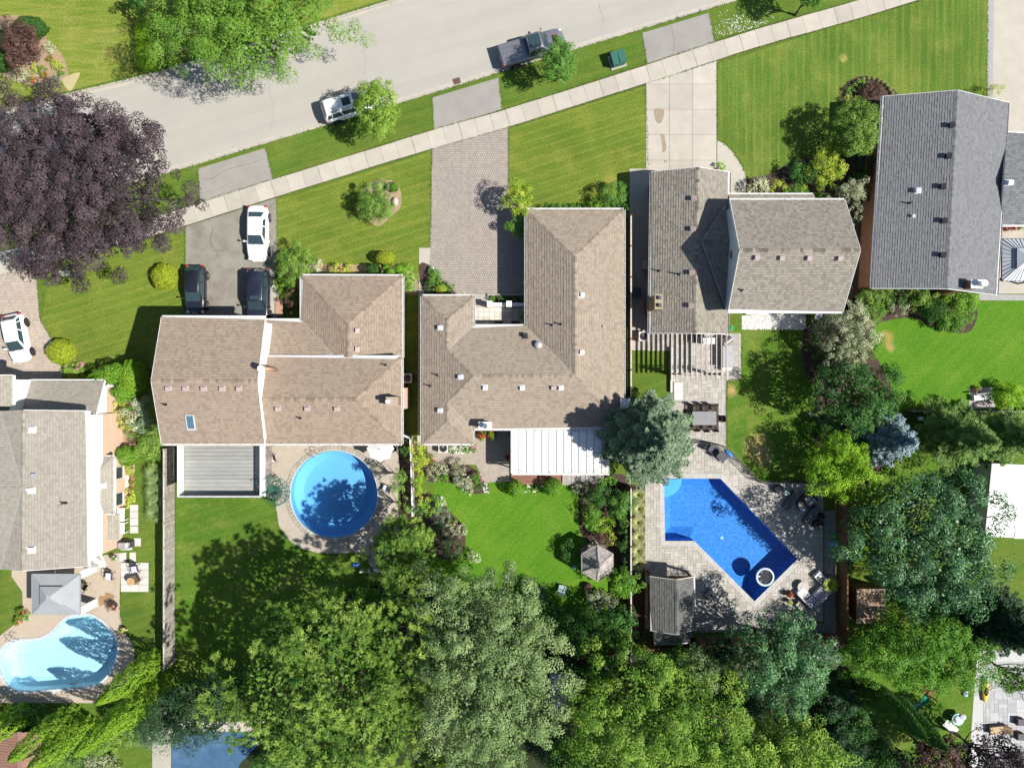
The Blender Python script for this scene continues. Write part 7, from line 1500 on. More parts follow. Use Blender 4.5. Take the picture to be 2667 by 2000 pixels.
# sheds
sb = thing('shed', 'shed with a brown corrugated metal roof at the bottom left', 'shed', P(55, 1960)); brm = M('brown_metal', (.29, .165, .12), (.24, .135, .10), 1.5, .55, .4, tint=.25)
zr, ze = 2.75, 2.3
for s0, s1 in ((52, -10), (52, 108)):
    n = 24; m_ = MB(); y0, y1 = 1904, 2080
    xr = P(s0, 0, zr)[0]; xs_ = P(s1, 0, ze)[0]; ya, yb = P(0, y0, 2.5)[1], P(0, y1, 2.5)[1]
    for i in range(n):
        f0, f1 = ya + (yb - ya) * i / n, ya + (yb - ya) * (i + 1) / n; mid = (f0 + f1) / 2
        m_.add([(xr, f0, zr), (xs_, f0, ze), (xs_, mid, ze + .05), (xr, mid, zr + .05)], [(0, 1, 2, 3)], .4).add([(xr, mid, zr + .05), (xs_, mid, ze + .05), (xs_, f1, ze), (xr, f1, zr)], [(0, 1, 2, 3)], .6)
    m_.build('roof_panel', brm, sb, world=True)
a, b = P(52, 1904, zr), P(52, 2080, zr); MB().beam((a[0], a[1], zr + .06), (a[0], b[1], zr + .06), .35, .05).build('ridge_cap', brm, sb, world=True)
MB().prism(PP([(8, 1910), (100, 1910), (100, 2080), (8, 2080)]), 0, 2.2, top=False).build('wall', wood_brown, sb, world=True)
s2 = thing('shed', 'flat brown plank roof under the large blue-green maple', 'shed', P(2268, 1580)); c = Vector(P(2268, 1580)); z = 2.1; bp = M('pale_brown_plank', (.33, .23, .16), (.26, .18, .125), 2, .85, rnd=.25, fine=.2)
xa, xb = P(2231, 0, z)[0], P(2306, 0, z)[0]; ya, yb = P(0, 1533, z)[1], P(0, 1623, z)[1]
for k in range(9): x = xa + (xb - xa) * (k + .5) / 9; MB().box((x - c.x, (ya + yb) / 2 - c.y, z), ((xb - xa) / 9 - .012, ya - yb, .04)).build('plank', bp, s2)
MB().box(((xa + xb) / 2 - c.x, (ya + yb) / 2 - c.y, z / 2 - .02), (xb - xa - .2, ya - yb - .2, z - .05)).build('wall', wood_brown, s2)
s3 = thing('shed', 'small garden shed with a pale roof between the grey-green tree and the wide maple', 'shed', P(1455, 1800)); c = Vector(P(1455, 1800)); gr = M('shed_grey', (.36, .35, .37), (.28, .27, .29), 3, .8)
a = [tuple(Vector(P2(x, y, 2.2)) - c.xy) for x, y in ((1434, 1756), (1476, 1756), (1476, 1848), (1430, 1848))]
MB().prism(a, 2.14, 2.2).build('roof', gr, s3); MB().prism([(x * .9, y * .92) for x, y in a], 0, 2.14).build('wall', gr, s3)
# ---------------------------------------------------------------- furniture and small things
cush = M('cushion_lilac', (.52, .52, .62), (.46, .46, .56), 6, .9); cushw = M('cushion_grey', (.60, .58, .62), (.54, .52, .56), 6, .9, fine=.1); cushd = M('cushion_dark', (.13, .125, .14), (.1, .1, .11), 6, .9); sling = M('sling_black', (.02, .02, .025), (.035, .035, .04), 6, .8); slingb = M('sling_brown', (.14, .10, .07), (.1, .075, .05), 6, .85)
stonet = M('stone_top', (.46, .42, .38), (.34, .31, .28), 9, .6, fine=.3); woodt = M('tan_top', (.46, .31, .16), (.38, .25, .12), 4, .5)
def chair(label, px, py, yaw, fm=blackm, seat=sling, w=.56, d=.54, sh=.43, back=.95, lean=.14, cushion=None, arms=True, group=None, wide=None, z=.03, name='patio_chair', cat='chair'):
    x, y, _ = P(px, py, .5); t = thing(name, label, cat, (x, y, z), rad(yaw), group)
    MB().box((0, 0, sh), (d, w, .035)).build('seat', seat, t, bevel=.01)
    m_ = MB(); n = 6; bk = [(-d / 2 - lean * f, sh + .03 + (back - sh) * f) for f in np.linspace(0, 1, n)]
    m_.add([(a, s * w * .5, c) for a, c in bk for s in (-1, 1)] + [(a - .03, s * w * .5, c) for a, c in bk for s in (-1, 1)], [(2 * i, 2 * i + 1, 2 * i + 3, 2 * i + 2) for i in range(n - 1)] + [(2 * n + 2 * i + 2, 2 * n + 2 * i + 3, 2 * n + 2 * i + 1, 2 * n + 2 * i) for i in range(n - 1)]); m_.build('backrest', seat, t)
    for sx, sy in ((1, 1), (1, -1), (-1, 1), (-1, -1)): MB().tube([(sx * d * .46, sy * w * .5, 0), (sx * d * .44, sy * w * .5, sh)], .018, 6).build('leg', fm, t)
    for s in (-1, 1):
        MB().tube([(-d / 2 - lean, s * w * .52, back), (-d / 2, s * w * .52, sh)], .018, 6).build('back_frame', fm, t)
        if arms: MB().tube([(-d / 2 - lean * .45, s * w * .56, sh + .24), (d * .35, s * w * .56, sh + .22), (d * .5, s * w * .56, sh + .12), (d * .44, s * w * .52, 0)], .02, 6).build('armrest', fm, t)
    if cushion: MB().box((.02, 0, sh + .05), (d * .9, w * .86, .07)).build('cushion', cushion, t, bevel=.025)
    return t
def round_table(label, px, py, r, h, top, base=blackm, group=None, z=.03):
    x, y, _ = P(px, py, h); t = thing('round_table', label, 'table', (x, y, z), 0, group); MB().lathe([(r * .96, h - .04), (r, h - .03), (r, h - .008), (r * .97, h)], (0, 0, 0), 28).build('table_top', top, t); MB().cyl((0, 0), .04, .03, h - .04, 10).build('stem', base, t); MB().lathe([(r * .5, 0), (r * .48, .03), (.05, .06)], (0, 0, 0), 20).build('base', base, t); return t
def pot(label, px, py, r, h, sp, fl, m=None, n=22, fr=.08, z=.03, ph=.35):
    x, y, _ = P(px, py, h); t = thing('flower_pot', label, 'flower pot', (x, y, z)); MB().lathe([(r * .55, 0), (r * .8, ph * .9), (r * .88, ph * .92), (r * .88, ph), (r * .76, ph), (r * .7, ph - .05)], (0, 0, 0), 16).build('pot', m or M('dark_pot', (.05, .04, .04), None, 4, .6), t)
    lv = Leaves(); crown_dome(lv, r * .9, r * .9, h, ph * .8, leaf=.08, size=r * .5); lv.build('foliage', FOL[sp], t)
    if fl: f = Leaves(); blooms(f, r * .9, r * .9, h, n, fr, hi=.72); stuff(f.build('flowers', FLW[fl], t))
    return t
def lounger(label, px, py, yaw, fr, cu, L=1.7, w=.65, z=.03, back=.5, group=None):
    x, y, _ = P(px, py, .35); t = thing('lounger', label, 'lounger', (x, y, z), rad(yaw), group); MB().box((.0, 0, .27), (L, w, .06)).build('frame', fr, t)
    for sx in (-.42, .42):
        for sy in (-.4, .4): MB().box((sx * L, sy * w, .12), (.06, .06, .24)).build('leg', fr, t)
    MB().box((L * .14, 0, .35), (L * .68, w * .92, .1)).build('seat_cushion', cu, t, bevel=.03); MB().box((-L * .36, 0, .35 + back * .38), (L * .4, w * .92, .1), 0, rad(35)).build('back_cushion', cu, t, bevel=.03); return t
def acunit(label, px, py, rz=0, h=.75, s=.8, z=0):
    x, y, _ = P(px, py, h); t = thing('air_conditioner', label, 'air conditioner', (x, y, z), rz); b = MB(); s2 = s / 2
    b.prism([(-s2, -s2), (s2, -s2), (s2, s2), (-s2, s2)], 0, h, top=False).holed([(-s2, -s2), (s2, -s2), (s2, s2), (-s2, s2)], [[(s * .42 * math.cos(a), s * .42 * math.sin(a)) for a in np.linspace(0, 6.2, 20)]], h); b.build('case', M('ac_case', (.55, .54, .52), None, 3, .5), t)
    MB().cyl((0, 0), s * .45, h - .16, h - .12, 20).build('well', blackp, t); f = MB(); 
    for k in range(4): f.box((math.cos(k * 1.57) * .17, math.sin(k * 1.57) * .17, h - .09), (.3, .14, .015), k * 1.57, 0, rad(20))
    f.build('fan', darkm, t); g = MB(); 
    for r_ in (.12, .2, .28): g.tube([(r_ * math.cos(a), r_ * math.sin(a), h + .015) for a in np.linspace(0, 2 * math.pi, 20, endpoint=False)], .005, 4, True)
    g.build('guard', steel, t); return t
acunit('square air conditioner beside the brown roofed house', 1060, 985); acunit('air conditioner against the tan roof beside the white flowers', 1154, 1167, .02)
acunit('air conditioner in the shaded passage by the garage wing', 1676, 876, 0, .8)
# utility box on the boulevard
ub = thing('utility_box', 'dark green utility cabinet standing on the grass strip', 'utility box', P(1607, 162, 0), rad(17)); ug = M('utility_green', (.035, .13, .10), (.03, .11, .085), 3, .4, .4)
MB().box((0, 0, .06), (1.35, 1.2, .12)).build('pad', concrete, ub); MB().box((0, 0, .52), (1.12, .98, .8)).build('cabinet', ug, ub, bevel=.03); MB().add([(-.6, -.54, .92), (.6, -.54, .92), (.6, .54, 1.0), (-.6, .54, 1.0), (-.6, -.54, .86), (.6, -.54, .86), (.6, .54, .9), (-.6, .54, .9)], [(0, 1, 2, 3), (7, 6, 5, 4), (0, 4, 5, 1), (1, 5, 6, 2), (2, 6, 7, 3), (3, 7, 4, 0)]).build('lid', ug, ub); MB().box((.02, 0, .985), (.03, 1.08, .05)).build('seam', ug, ub)
dr = thing('drain_grate', 'rusty square storm drain grate in the gutter', 'drain', P(1190, 212), rad(17)); rust = M('rusty_iron', (.22, .13, .10), (.12, .075, .06), 8, .9)
MB().box((0, 0, -.105), (.62, .62, .02)).build('well', blackp, dr); f = MB()
for s in (-.29, .29): f.box((s, 0, -.09), (.06, .64, .03)).box((0, s, -.088), (.64, .06, .03))
f.build('frame', rust, dr)
for k in range(6): MB().box((-.21 + k * .084, 0, -.092), (.05, .54, .025)).build('bar', rust, dr)
# tiny drum: umbrella at the round pool
um = thing('parasol', 'white parasol partly under the eaves by the round pool', 'parasol', P(990, 1168, 2.3)); um.location.z = 0; hxp = [(1.15 * math.cos(a), 1.15 * math.sin(a)) for a in np.linspace(0, 2 * math.pi, 8, endpoint=False)]
m_ = MB(); 
for i in range(8): a, b = hxp[i], hxp[(i + 1) % 8]; mid = ((a[0] + b[0]) / 2 * .93, (a[1] + b[1]) / 2 * .93); m_.add([(*a, 2.2), (*mid, 2.24), (*b, 2.2), (0, 0, 2.65)], [(0, 1, 3), (1, 2, 3)])
m_.build('canopy', M('canvas_white', (.78, .78, .78), (.72, .72, .72), 3, .8), um); MB().cyl((0, 0), .025, 0, 2.7, 8).build('pole', steel, um); MB().cyl((0, 0), .26, 0, .08, 18).build('base', darkm, um); MB().lathe([(.04, 2.64), (.05, 2.7), (.01, 2.76)], (0, 0, 0), 10).build('finial', darkm, um)
def ladder(label, px, py, yaw, z=.03):
    x, y, _ = P(px, py, .3); t = thing('pool_ladder', label, 'ladder', (x, y, z), rad(yaw))
    for s in (-.24, .24): MB().tube(spline([(-.55, s, 0), (-.5, s, .55), (-.2, s, .78), (.08, s, .6), (.12, s, .1), (.12, s, -.7)], 4), .022, 7).build('handrail', steel, t)
    for k in range(2): MB().box((.1, 0, -.25 - k * .28), (.09, .48, .03)).build('rung', white, t)
ladder('curved metal ladder into the round pool', 822, 1184, -58); ladder('metal ladder at the shallow end of the kidney pool', 36, 1668, -62); ladder('metal ladder at the far side of the kidney pool', 178, 1792, 80)
chair('deck chair with a red towel beside the spiral stair', 709, 1195, 195, steel, cush, .62, .6, cushion=M('towel_red', (.5, .2, .17), (.56, .5, .48), 5, .9), z=.02); chair('grey folding chair at the edge of the round pool deck', 1006, 1272, 160, steel, cushw, .5, .6, z=.02); chair('metal chair under the parasol by the house wall', 1021, 1168, 200, darkm, sling, z=.02)
tb = MB(); 
for k in range(5): tb.tube([(.22 * math.cos(a) + .1 * k - .2, .22 * math.sin(a) + .06 * (k % 2), .06 + .03 * k) for a in np.linspace(0, 2 * math.pi, 16, endpoint=False)], .018, 5, True)
o = tb.build('pool_hose', M('hose_blue', (.03, .14, .5), (.02, .1, .4), 4, .4)); o.location = P(1006, 1376); tag(o, 'coiled blue pool hose on the shaded end of the round pool deck', 'hose')
tb = MB().ell((0, 0, .14), (.3, .2, .14)).ell((.3, .12, .1), (.16, .12, .1)); o = tb.build('pool_float', M('float_blue', (.05, .25, .6), None, 4, .4), smooth=True); o.location = P(990, 1404); tag(o, 'small blue pool float at the tip of the smaller pine', 'float')
o = MB().box((0, 0, .12), (.5, .3, .24)).box((.1, 0, .3), (.2, .2, .14)).build('toy_box', M('toy_blue', (.05, .15, .5), None, 3, .5), bevel=.03); o.location = P(928, 1470); tag(o, 'small blue plastic toy at the edge of the shaded lawn', 'toy')
# dining set on the rug
rugz = .032; rg = thing('rug', 'brown outdoor rug with a dark border under the dining set', 'rug', P(1826, 1086)); rgm = M('rug_brown', (.30, .22, .18), (.25, .185, .15), 4, .95, fine=.2); rgd = M('rug_border', (.10, .085, .08), None, 4, .95)
MB().box((0, 0, rugz + .006), (2.98, 2.34, .012)).build('border', rgd, rg); MB().box((0, 0, rugz + .009), (2.62, 1.98, .013)).build('field', rgm, rg)
tabm = M('grey_table_top', (.17, .17, .18), (.24, .24, .25), 30, .5, fine=.5)
dt = thing('dining_table', 'rectangular grey outdoor dining table with an oval pattern on the rug', 'table', (*P(1834, 1089, .74)[:2], rugz + .016)); MB().box((0, 0, .72), (2.05, 1.18, .04)).build('table_top', tabm, dt, bevel=.02)
ov = lambda a, b: [(a * math.cos(q), b * math.sin(q)) for q in np.linspace(0, 2 * math.pi, 40, endpoint=False)]
m_ = MB(); m_.holed(ov(.86, .46), [ov(.80, .41)], .7425).holed(ov(.60, .30), [ov(.57, .275)], .7425); m_.build('oval_inlay', M('inlay', (.28, .28, .29)), dt); MB().cyl((0, 0), .03, .74, .755, 10).build('parasol_hole', blackm, dt)
for sx in (-.85, .85):
    for sy in (-.45, .45): MB().box((sx, sy, .35), (.07, .07, .7)).build('leg', darkm, dt)
for px, py, yaw, lab in ((1812, 1065, -90, 'brown sling chair at the table nearest the spruce on the pergola side'), (1836, 1064, -90, 'brown sling chair in the middle of the pergola side of the table'), (1860, 1065, -90, 'brown sling chair at the lawn end of the pergola side'), (1812, 1111, 90, 'brown sling chair at the spruce end of the pool side of the table'), (1837, 1113, 90, 'brown sling chair in the middle of the pool side of the table'), (1861, 1112, 90, 'brown sling chair at the lawn end of the pool side of the table'), (1796, 1090, 0, 'chair at the head of the table beside the spruce'), (1874, 1090, 180, 'chair at the head of the table beside the lawn')):
    chair(lab, px, py, yaw, darkm, M('sling_dark_brown', (.075, .055, .042), (.055, .04, .032), 5, .8), .5, .44, group='dining chairs on the rug', z=rugz + .016)
# outdoor kitchen
ok = thing('kitchen_island', 'outdoor kitchen island with a grey counter under the pergola', 'kitchen island', (*P(1895, 928, .9)[:2], .03)); MB().box((0, 0, .44), (.72, 1.75, .86)).build('cabinet', darkm, ok); MB().box((0, 0, .91), (.86, 1.9, .05)).build('counter', M('counter_grey', (.36, .37, .39), (.3, .31, .33), 4, .35), ok, bevel=.01); MB().box((.05, -1.06, .3), (.8, .2, .6)).build('white_end', white, ok)
bg = thing('barbecue', 'kettle-hooded barbecue beside the kitchen island', 'barbecue', (*P(1893, 889, .8)[:2], .03), rad(35)); MB().box((0, 0, .42), (.95, .6, .8)).build('cart', M('bbq_grey', (.3, .28, .28), None, 3, .5), bg); m_ = MB(); n = 10
prof = [(.3 * math.cos(a), .82 + .3 * math.sin(a)) for a in np.linspace(0, math.pi, n)]; m_.add([(s * .42, y, z) for s in (-1, 1) for y, z in prof], [(i, i + 1, n + i + 1, n + i) for i in range(n - 1)] + [tuple(range(n)), tuple(range(2 * n - 1, n - 1, -1))]); m_.build('hood', M('bbq_hood', (.22, .20, .20), None, 3, .4, .5, .4), bg); MB().tube([(-.35, .32, .95), (.35, .32, .95)], .02, 6).build('handle', steel, bg); MB().box((.62, 0, .78), (.28, .5, .04)).build('side_shelf', steel, bg)
bn = thing('storage_bench', 'pale storage bench against the garage wall under the pergola', 'bench', (*P(1846, 888, .5)[:2], .03)); MB().box((0, 0, .25), (1.0, .5, .48)).build('box', M('bench_grey', (.5, .52, .56)), bn); MB().box((0, 0, .51), (1.06, .56, .05)).build('lid', M('bench_lid', (.6, .62, .66)), bn, bevel=.01)
for i, (px, lab) in enumerate(((1823, 'dark patio chair next to the storage bench by the garage'), (1810, 'dark patio chair in the garage shadow'))): chair(lab, px, 885, -90, blackm, sling)
hose = thing('hose_reel', 'bright green hose reel by the corner of the two-storey house', 'hose reel', P(1903, 855, .3)); hose.location.z = 0
gm_ = M('hose_green', (.03, .35, .12), (.05, .45, .2), 4, .5); f = MB()
for k in range(5): f.tube([(.24 * math.cos(a), -.12 + .06 * k, .32 + .24 * math.sin(a)) for a in np.linspace(0, 2 * math.pi, 16, endpoint=False)], .025, 5, True)
f.build('hose', gm_, hose); MB().box((0, -.2, .3), (.1, .03, .6)).box((0, .2, .3), (.1, .03, .6)).cyl((0, 0), .05, .28, .36, 8).build('stand', M('reel_white', (.7, .75, .72)), hose)
for px, py, lab, m_ in ((1705, 690, 'grey storage bin in the shaded side passage', gst), (1681, 762, 'wheelie bin beside the chimney in the shaded passage', darkm)):
    t = thing('storage_bin', lab, 'bin', (*P(px - 22, py, .8)[:2], 0)); MB().frustum([(-.28, -.3), (.28, -.3), (.28, .3), (-.28, .3)], 0, [(-.34, -.38), (.34, -.38), (.34, .38), (-.34, .38)], .9).build('bin', m_, t); MB().box((0, 0, .93), (.72, .8, .06)).build('lid', m_, t, bevel=.02)
lp = thing('step_platform', 'low pale wooden step at the side of the dining patio', 'step', P(1762, 1016)); 
for k in range(2): MB().box((.15, .3 - k * .78, .06 + .0), (.75, .74, .07)).build('slab', M('step_pale', (.6, .58, .56)), lp)
MB().tube([(-.28, .75, .09), (-.28, -.9, .09), (.0, -1.0, .09), (.85, -1.18, .09)], .018, 6).build('edging', blackm, lp)
tw = thing('retaining_wall', 'low white retaining wall at the edge of the dining patio', 'wall', P(1747, 950)); MB().prism([tuple(Vector(P2(*q)) - Vector(P2(1747, 950))) for q in ((1744.5, 905), (1748.5, 905), (1748.5, 1022), (1744.5, 1022))], -.05, .35).build('wall', white, tw)
# pool chairs and float by the black railing
for px, py, yaw, lab in ((1862, 1172, -35, 'black low-slung chair nearest the dining patio'), (1884, 1191, -40, 'black low-slung chair beside the blue float')): chair(lab, px, py, yaw, blackm, M('sling_charcoal', (.10, .105, .115), (.07, .07, .08), 5, .8), .68, .7, .35, .85, .25)
o = MB().ell((0, 0, .07), (.46, .17, .07)).build('pool_float', M('float_royal', (.04, .20, .62), (.05, .3, .7), 3, .35), smooth=True); o.location = (*P(1898, 1181)[:2], .05); o.rotation_euler = (0, 0, rad(-45)); tag(o, 'royal blue pool float leaning by the black railing', 'float')
# shaded terrace corner
wk1 = lambda label, px, py, rx, ry, h: None
def pouf(label, px, py, rx, ry, h, rz, m=wicker, top=None, name='wicker_stool', cat='stool'):
    t = thing(name, label, cat, (*P(px, py, h)[:2], .03), rad(rz)); MB().lathe([(.9, 0), (1, h * .3), (1, h * .8), (.92, h)], (0, 0, 0), 22, .5, rx, ry).build('body', m, t, True); MB().lathe([(.86, h), (.88, h + .03), (.8, h + .06), (.1, h + .07)], (0, 0, 0), 22, .5, rx, ry).build('cushion', top or cushd, t, True); return t
pouf('oval wicker stool at the head of the shaded terrace corner', 2030, 1275, .52, .38, .4, -10); round_table('small pale green round side table', 2049, 1283, .23, .45, M('mint_top', (.33, .5, .46), None, 3, .4))
lounger('dark lounger in the shade nearest the pool edge', 2060, 1303, -123, wicker, cushd); lounger('dark lounger in the shade nearest the gravel strip', 2112, 1342, -128, wicker, cushd, 1.8)
ac_ = thing('armchair', 'wide grey wicker armchair in the shaded terrace corner', 'armchair', (*P(2108, 1300, .5)[:2], .03), rad(-48)); MB().box((0, 0, .25), (1.15, 1.0, .3)).build('base', wicker, ac_, bevel=.02); MB().box((.05, 0, .46), (.95, .8, .14)).build('seat_cushion', M('cush_slate', (.24, .24, .28), None, 4, .9), ac_, bevel=.04); MB().box((-.52, 0, .55), (.16, 1.05, .6)).build('backrest', wicker, ac_, bevel=.03)
for s in (-.5, .5): MB().box((0, s, .45), (1.1, .12, .4)).build('armrest', wicker, ac_, bevel=.03)
t = pouf('oval stone-topped coffee table between the loungers', 2087, 1318, .34, .52, .38, 25, wicker, stonet, 'coffee_table', 'table')
pouf('round black planter at the lower end of the shaded corner', 2132, 1366, .46, .42, .4, 0, blackp, M('pot_soil', (.03, .03, .03)), 'planter', 'planter'); pouf('small black pot beside the round black planter', 2140, 1344, .28, .26, .4, 0, blackp, M('pot_soil2', (.03, .03, .03)), 'planter', 'planter')
o = MB().ell((0, 0, .06), (.22, .14, .05)).build('towel', M('towel_blue', (.2, .35, .7), None, 5, .9), smooth=True); o.location = (*P(2082, 1331)[:2], .4); tag(o, 'small blue towel on the edge of the oval coffee table', 'towel')
o = MB().ell((0, 0, .1), (.42, .17, .1)).build('pool_noodle', M('noodle_green', (.06, .4, .08), (.1, .5, .1), 3, .5), smooth=True); o.location = (*P(2170, 1395)[:2], .1); tag(o, 'bright green pool toy on the gravel strip', 'pool toy')
fl = thing('inflatable_toy', 'blue inflatable animal-shaped pool toy on the gravel strip', 'pool toy', (*P(2168, 1418)[:2], .05), rad(15)); fb = M('float_sky', (.12, .3, .65), (.2, .45, .8), 3, .35); MB().ell((0, 0, .16), (.38, .2, .16)).build('body', fb, fl, True)
for a in (40, 140, 220, 320): MB().ell((.36 * math.cos(rad(a)), .36 * math.sin(rad(a)), .12), (.2, .1, .09)).build('fin', fb, fl, True)
for px, py in ((2076, 1407), (2024, 1360)): pass
# floating ring in the angular pool
fr_ = thing('floating_ring', 'white ring float with a dark net full of chrome fittings in the angular pool', 'pool float', (*P(1992, 1502)[:2], -.13)); ringm = M('ring_white', (.52, .66, .74), (.48, .62, .7), 2, .4)
q = MB(); Rr, rr_ = .72, .10; n, m2 = 40, 10
q.add([((Rr + rr_ * math.cos(b)) * math.cos(a), (Rr + rr_ * math.cos(b)) * math.sin(a), rr_ * 1.1 + rr_ * 1.1 * math.sin(b)) for a in np.linspace(0, 2 * math.pi, n, endpoint=False) for b in np.linspace(0, 2 * math.pi, m2, endpoint=False)], [(i * m2 + j, ((i + 1) % n) * m2 + j, ((i + 1) % n) * m2 + (j + 1) % m2, i * m2 + (j + 1) % m2) for i in range(n) for j in range(m2)]); q.build('ring', ringm, fr_, True)
MB().cyl((0, 0), .66, .03, .06, 32).build('net', M('net_dark', (.012, .014, .018), (.03, .033, .038), 8, .7), fr_)
for k in range(7):
    a = k * .9 + .3; m_ = MB(); m_.beam((.40 * math.cos(a), .40 * math.sin(a), .08), (.58 * math.cos(a + .12), .58 * math.sin(a + .12), .1), .05, .04); m_.build('fitting', chrome, fr_)
# sofa group
sf = thing('corner_sofa', 'U-shaped grey outdoor sofa with cushions on the pool terrace', 'sofa', (*P(2120, 1530, .4)[:2], .03), rad(45)); fm = M('sofa_frame', (.46, .45, .45), None, 3, .6)
MB().box((0, -.75, .18), (2.3, .8, .26)).build('base', fm, sf); MB().box((-1.0, .25, .18), (.8, 1.1, .26)).build('base', fm, sf); MB().box((1.0, .2, .18), (.75, 1.05, .26)).build('base', fm, sf)
for x, y, a, b in ((0, -.68, 1.15, .66), (-1.0, -.68, .74, .66), (-1.0, .3, .74, .92), (1.0, .25, .7, .9), (1.0, -.68, .7, .66)): MB().box((x, y, .38), (a, b, .14)).build('seat_cushion', cushw, sf, bevel=.04)
MB().box((0, -1.15, .45), (2.6, .1, .6)).build('backrest', fm, sf); MB().box((-1.42, -.2, .45), (.1, 1.9, .6)).build('backrest', fm, sf)
for x in (-.85, 0, .85): MB().box((x, -1.0, .62), (.8, .16, .4), 0, 0, rad(-15)).build('back_cushion', M('cush_mauve', (.40, .37, .42), None, 4, .9), sf, bevel=.05)
for x, y, a in ((-1.2, -.8, 40), (-1.25, -.4, 85), (1.2, -.2, 90)): MB().box((x, y, .6), (.42, .16, .38), rad(a), 0, rad(-18)).build('pillow', cushw, sf, bevel=.06)
round_table('round stone-topped coffee table in front of the grey sofa', 2092, 1529, .5, .42, stonet, darkm); o = lounger('long pale ottoman bench beside the corner sofa', 2086, 1580, -45, fm, M('ottoman_pale', (.44, .42, .38)), 1.0, .5, back=.0)
round_table('small glass side table at the end of the corner sofa', 2140, 1512, .22, .5, M('glass_top', (.12, .16, .15), None, 3, .1, .6)); round_table('small white side table behind the corner sofa', 2131, 1588, .17, .5, white, white)
pot('pot of orange-red flowers beside the stone coffee table', 2061, 1552, .28, .8, 'bronze', 'orange', None, 40); pot('spiky plant with a pink flower beside the corner sofa', 2060, 1569, .24, .7, 'yellow', 'pink', None, 8); pot('small pot with orange flowers on the glass side table end', 2133, 1504, .14, .55, 'mid', 'orange', None, 8, ph=.25)
ft = thing('fire_table', 'square dark fire table in the shade beside the cabana', 'fire table', (*P(1855, 1552, .5)[:2], .03), rad(-45)); MB().box((0, 0, .22), (.95, .66, .44)).build('base', darkm, ft); MB().box((0, 0, .46), (1.12, .8, .05)).build('table_top', M('fire_top', (.30, .29, .28), (.24, .23, .22), 6, .6), ft, bevel=.01); MB().box((0, 0, .49), (.42, .2, .02)).build('burner', blackm, ft)
lm = thing('lid_panel', 'pale square table lid lying beside the fire table', 'lid', (*P(1838, 1514, .05)[:2], .033), rad(-45)); MB().box((0, 0, .02), (.75, .6, .04)).build('panel', M('lid_grey', (.36, .37, .37)), lm, bevel=.01)
o = MB().tube(spline([(0, 0, .01), (.3, .02, .01), (.6, -.02, .01), (.9, .03, .01)], 4), .015, 5).build('gas_hose', M('hose_orange', (.6, .12, .03), None, 3, .5)); o.location = (*P(1812, 1566)[:2], .035); tag(o, 'short orange hose lying on the paving beside the cabana', 'hose')
# bright rear lawn
chair('pale blue-grey garden chair on the lawn in the tree shade', 1464, 1534, 75, M('chair_blue', (.28, .36, .38), None, 3, .5), M('chair_blue2', (.30, .38, .40), None, 3, .5), .6, .6, .38, .85, z=0)
pouf('round brown wicker pot at the foot of the hexagonal gazebo', 1532, 1530, .36, .36, .45, 0, slingb, soil, 'planter', 'planter'); o = MB().ell((0, 0, .14), (.2, .2, .15)).build('garden_globe', M('globe_blue', (.25, .4, .5), None, 3, .15), smooth=True); o.location = P(1495, 1476); tag(o, 'small pale blue garden globe in the gazebo shadow', 'ornament')
# left garden: grill, tables, chairs, slabs
slabw = M('white_slab', (.52, .51, .48), (.47, .46, .43), 2, .9, rnd=.08, fine=.08)
sl_ = thing('stepping_slabs', 'row of pale stepping slabs along the white house', 'paving', P(350, 1350)); c = Vector(P2(350, 1350))
for y0, y1 in ((1314, 1331), (1332, 1349), (1350, 1368), (1370, 1388)): MB().prism([tuple(Vector(P2(*q)) - c) for q in ((339, y0), (360, y0), (360, y1), (339, y1))], 0, .04).build('slab', slabw, sl_)
for q4 in (((350, 1401), (367, 1401), (367, 1422), (350, 1422)), ((311, 1440), (329, 1438), (329, 1462), (311, 1462)), ((338, 1438), (354, 1438), (354, 1462), (338, 1462)), ((314, 1404), (344, 1404), (344, 1432), (314, 1432))): MB().prism([tuple(Vector(P2(*q)) - c) for q in q4], 0, .035).build('slab', slabw, sl_)
sl_['kind'] = 'structure'
pg_ = thing('slab_patio', 'square of twelve white paving slabs with a round table', 'paving', P(351, 1502)); pg_['kind'] = 'structure'; c = Vector(P2(351, 1502))
for i in range(3):
    for j in range(4):
        x0, x1 = 315.5 + i * 24, 315.5 + (i + 1) * 24 - .6; y0, y1 = 1465 + j * 19, 1465 + (j + 1) * 19 - .6; MB().prism([tuple(Vector(P2(*q)) - c) for q in ((x0, y0), (x1, y0), (x1, y1), (x0, y1))], 0, .04 + random.uniform(-.003, .003)).build('slab', slabw if (i, j) != (1, 2) else sandbed, pg_)
for i, (y0, y1) in enumerate(((1319, 1354), (1357, 1386))):
    t = thing('cold_frame', 'long white garden table nearest the bay window' if i == 0 else 'long white garden table nearest the grill', 'garden table', P(324, (y0 + y1) / 2)); c = Vector(P2(324, (y0 + y1) / 2)); w_ = .38; l_ = (y1 - y0) / 60
    MB().box((0, 0, .68), (w_ * 2, l_ * 2 - .03, .05)).build('table_top', white, t, bevel=.01)
    for sx in (-1, 1):
        for sy in (-1, 1): MB().box((sx * w_ * .85, sy * l_ * .85, .33), (.06, .06, .66)).build('leg', white, t)
gl = thing('barbecue', 'grey gas barbecue beside the pale stepping slabs', 'barbecue', (*P(322, 1420, .9)[:2], .03)); MB().box((0, 0, .4), (.95, .5, .8)).build('cart', darkm, gl); MB().box((-.1, 0, .92), (.72, .52, .24)).build('hood', M('bbq_light', (.4, .39, .39), None, 3, .4, .5, .3), gl, bevel=.06); MB().box((.38, 0, .83), (.24, .5, .04)).build('side_shelf', steel, gl); MB().tube([(-.4, -.3, .9), (.2, -.3, .9)], .018, 6).build('handle', steel, gl)
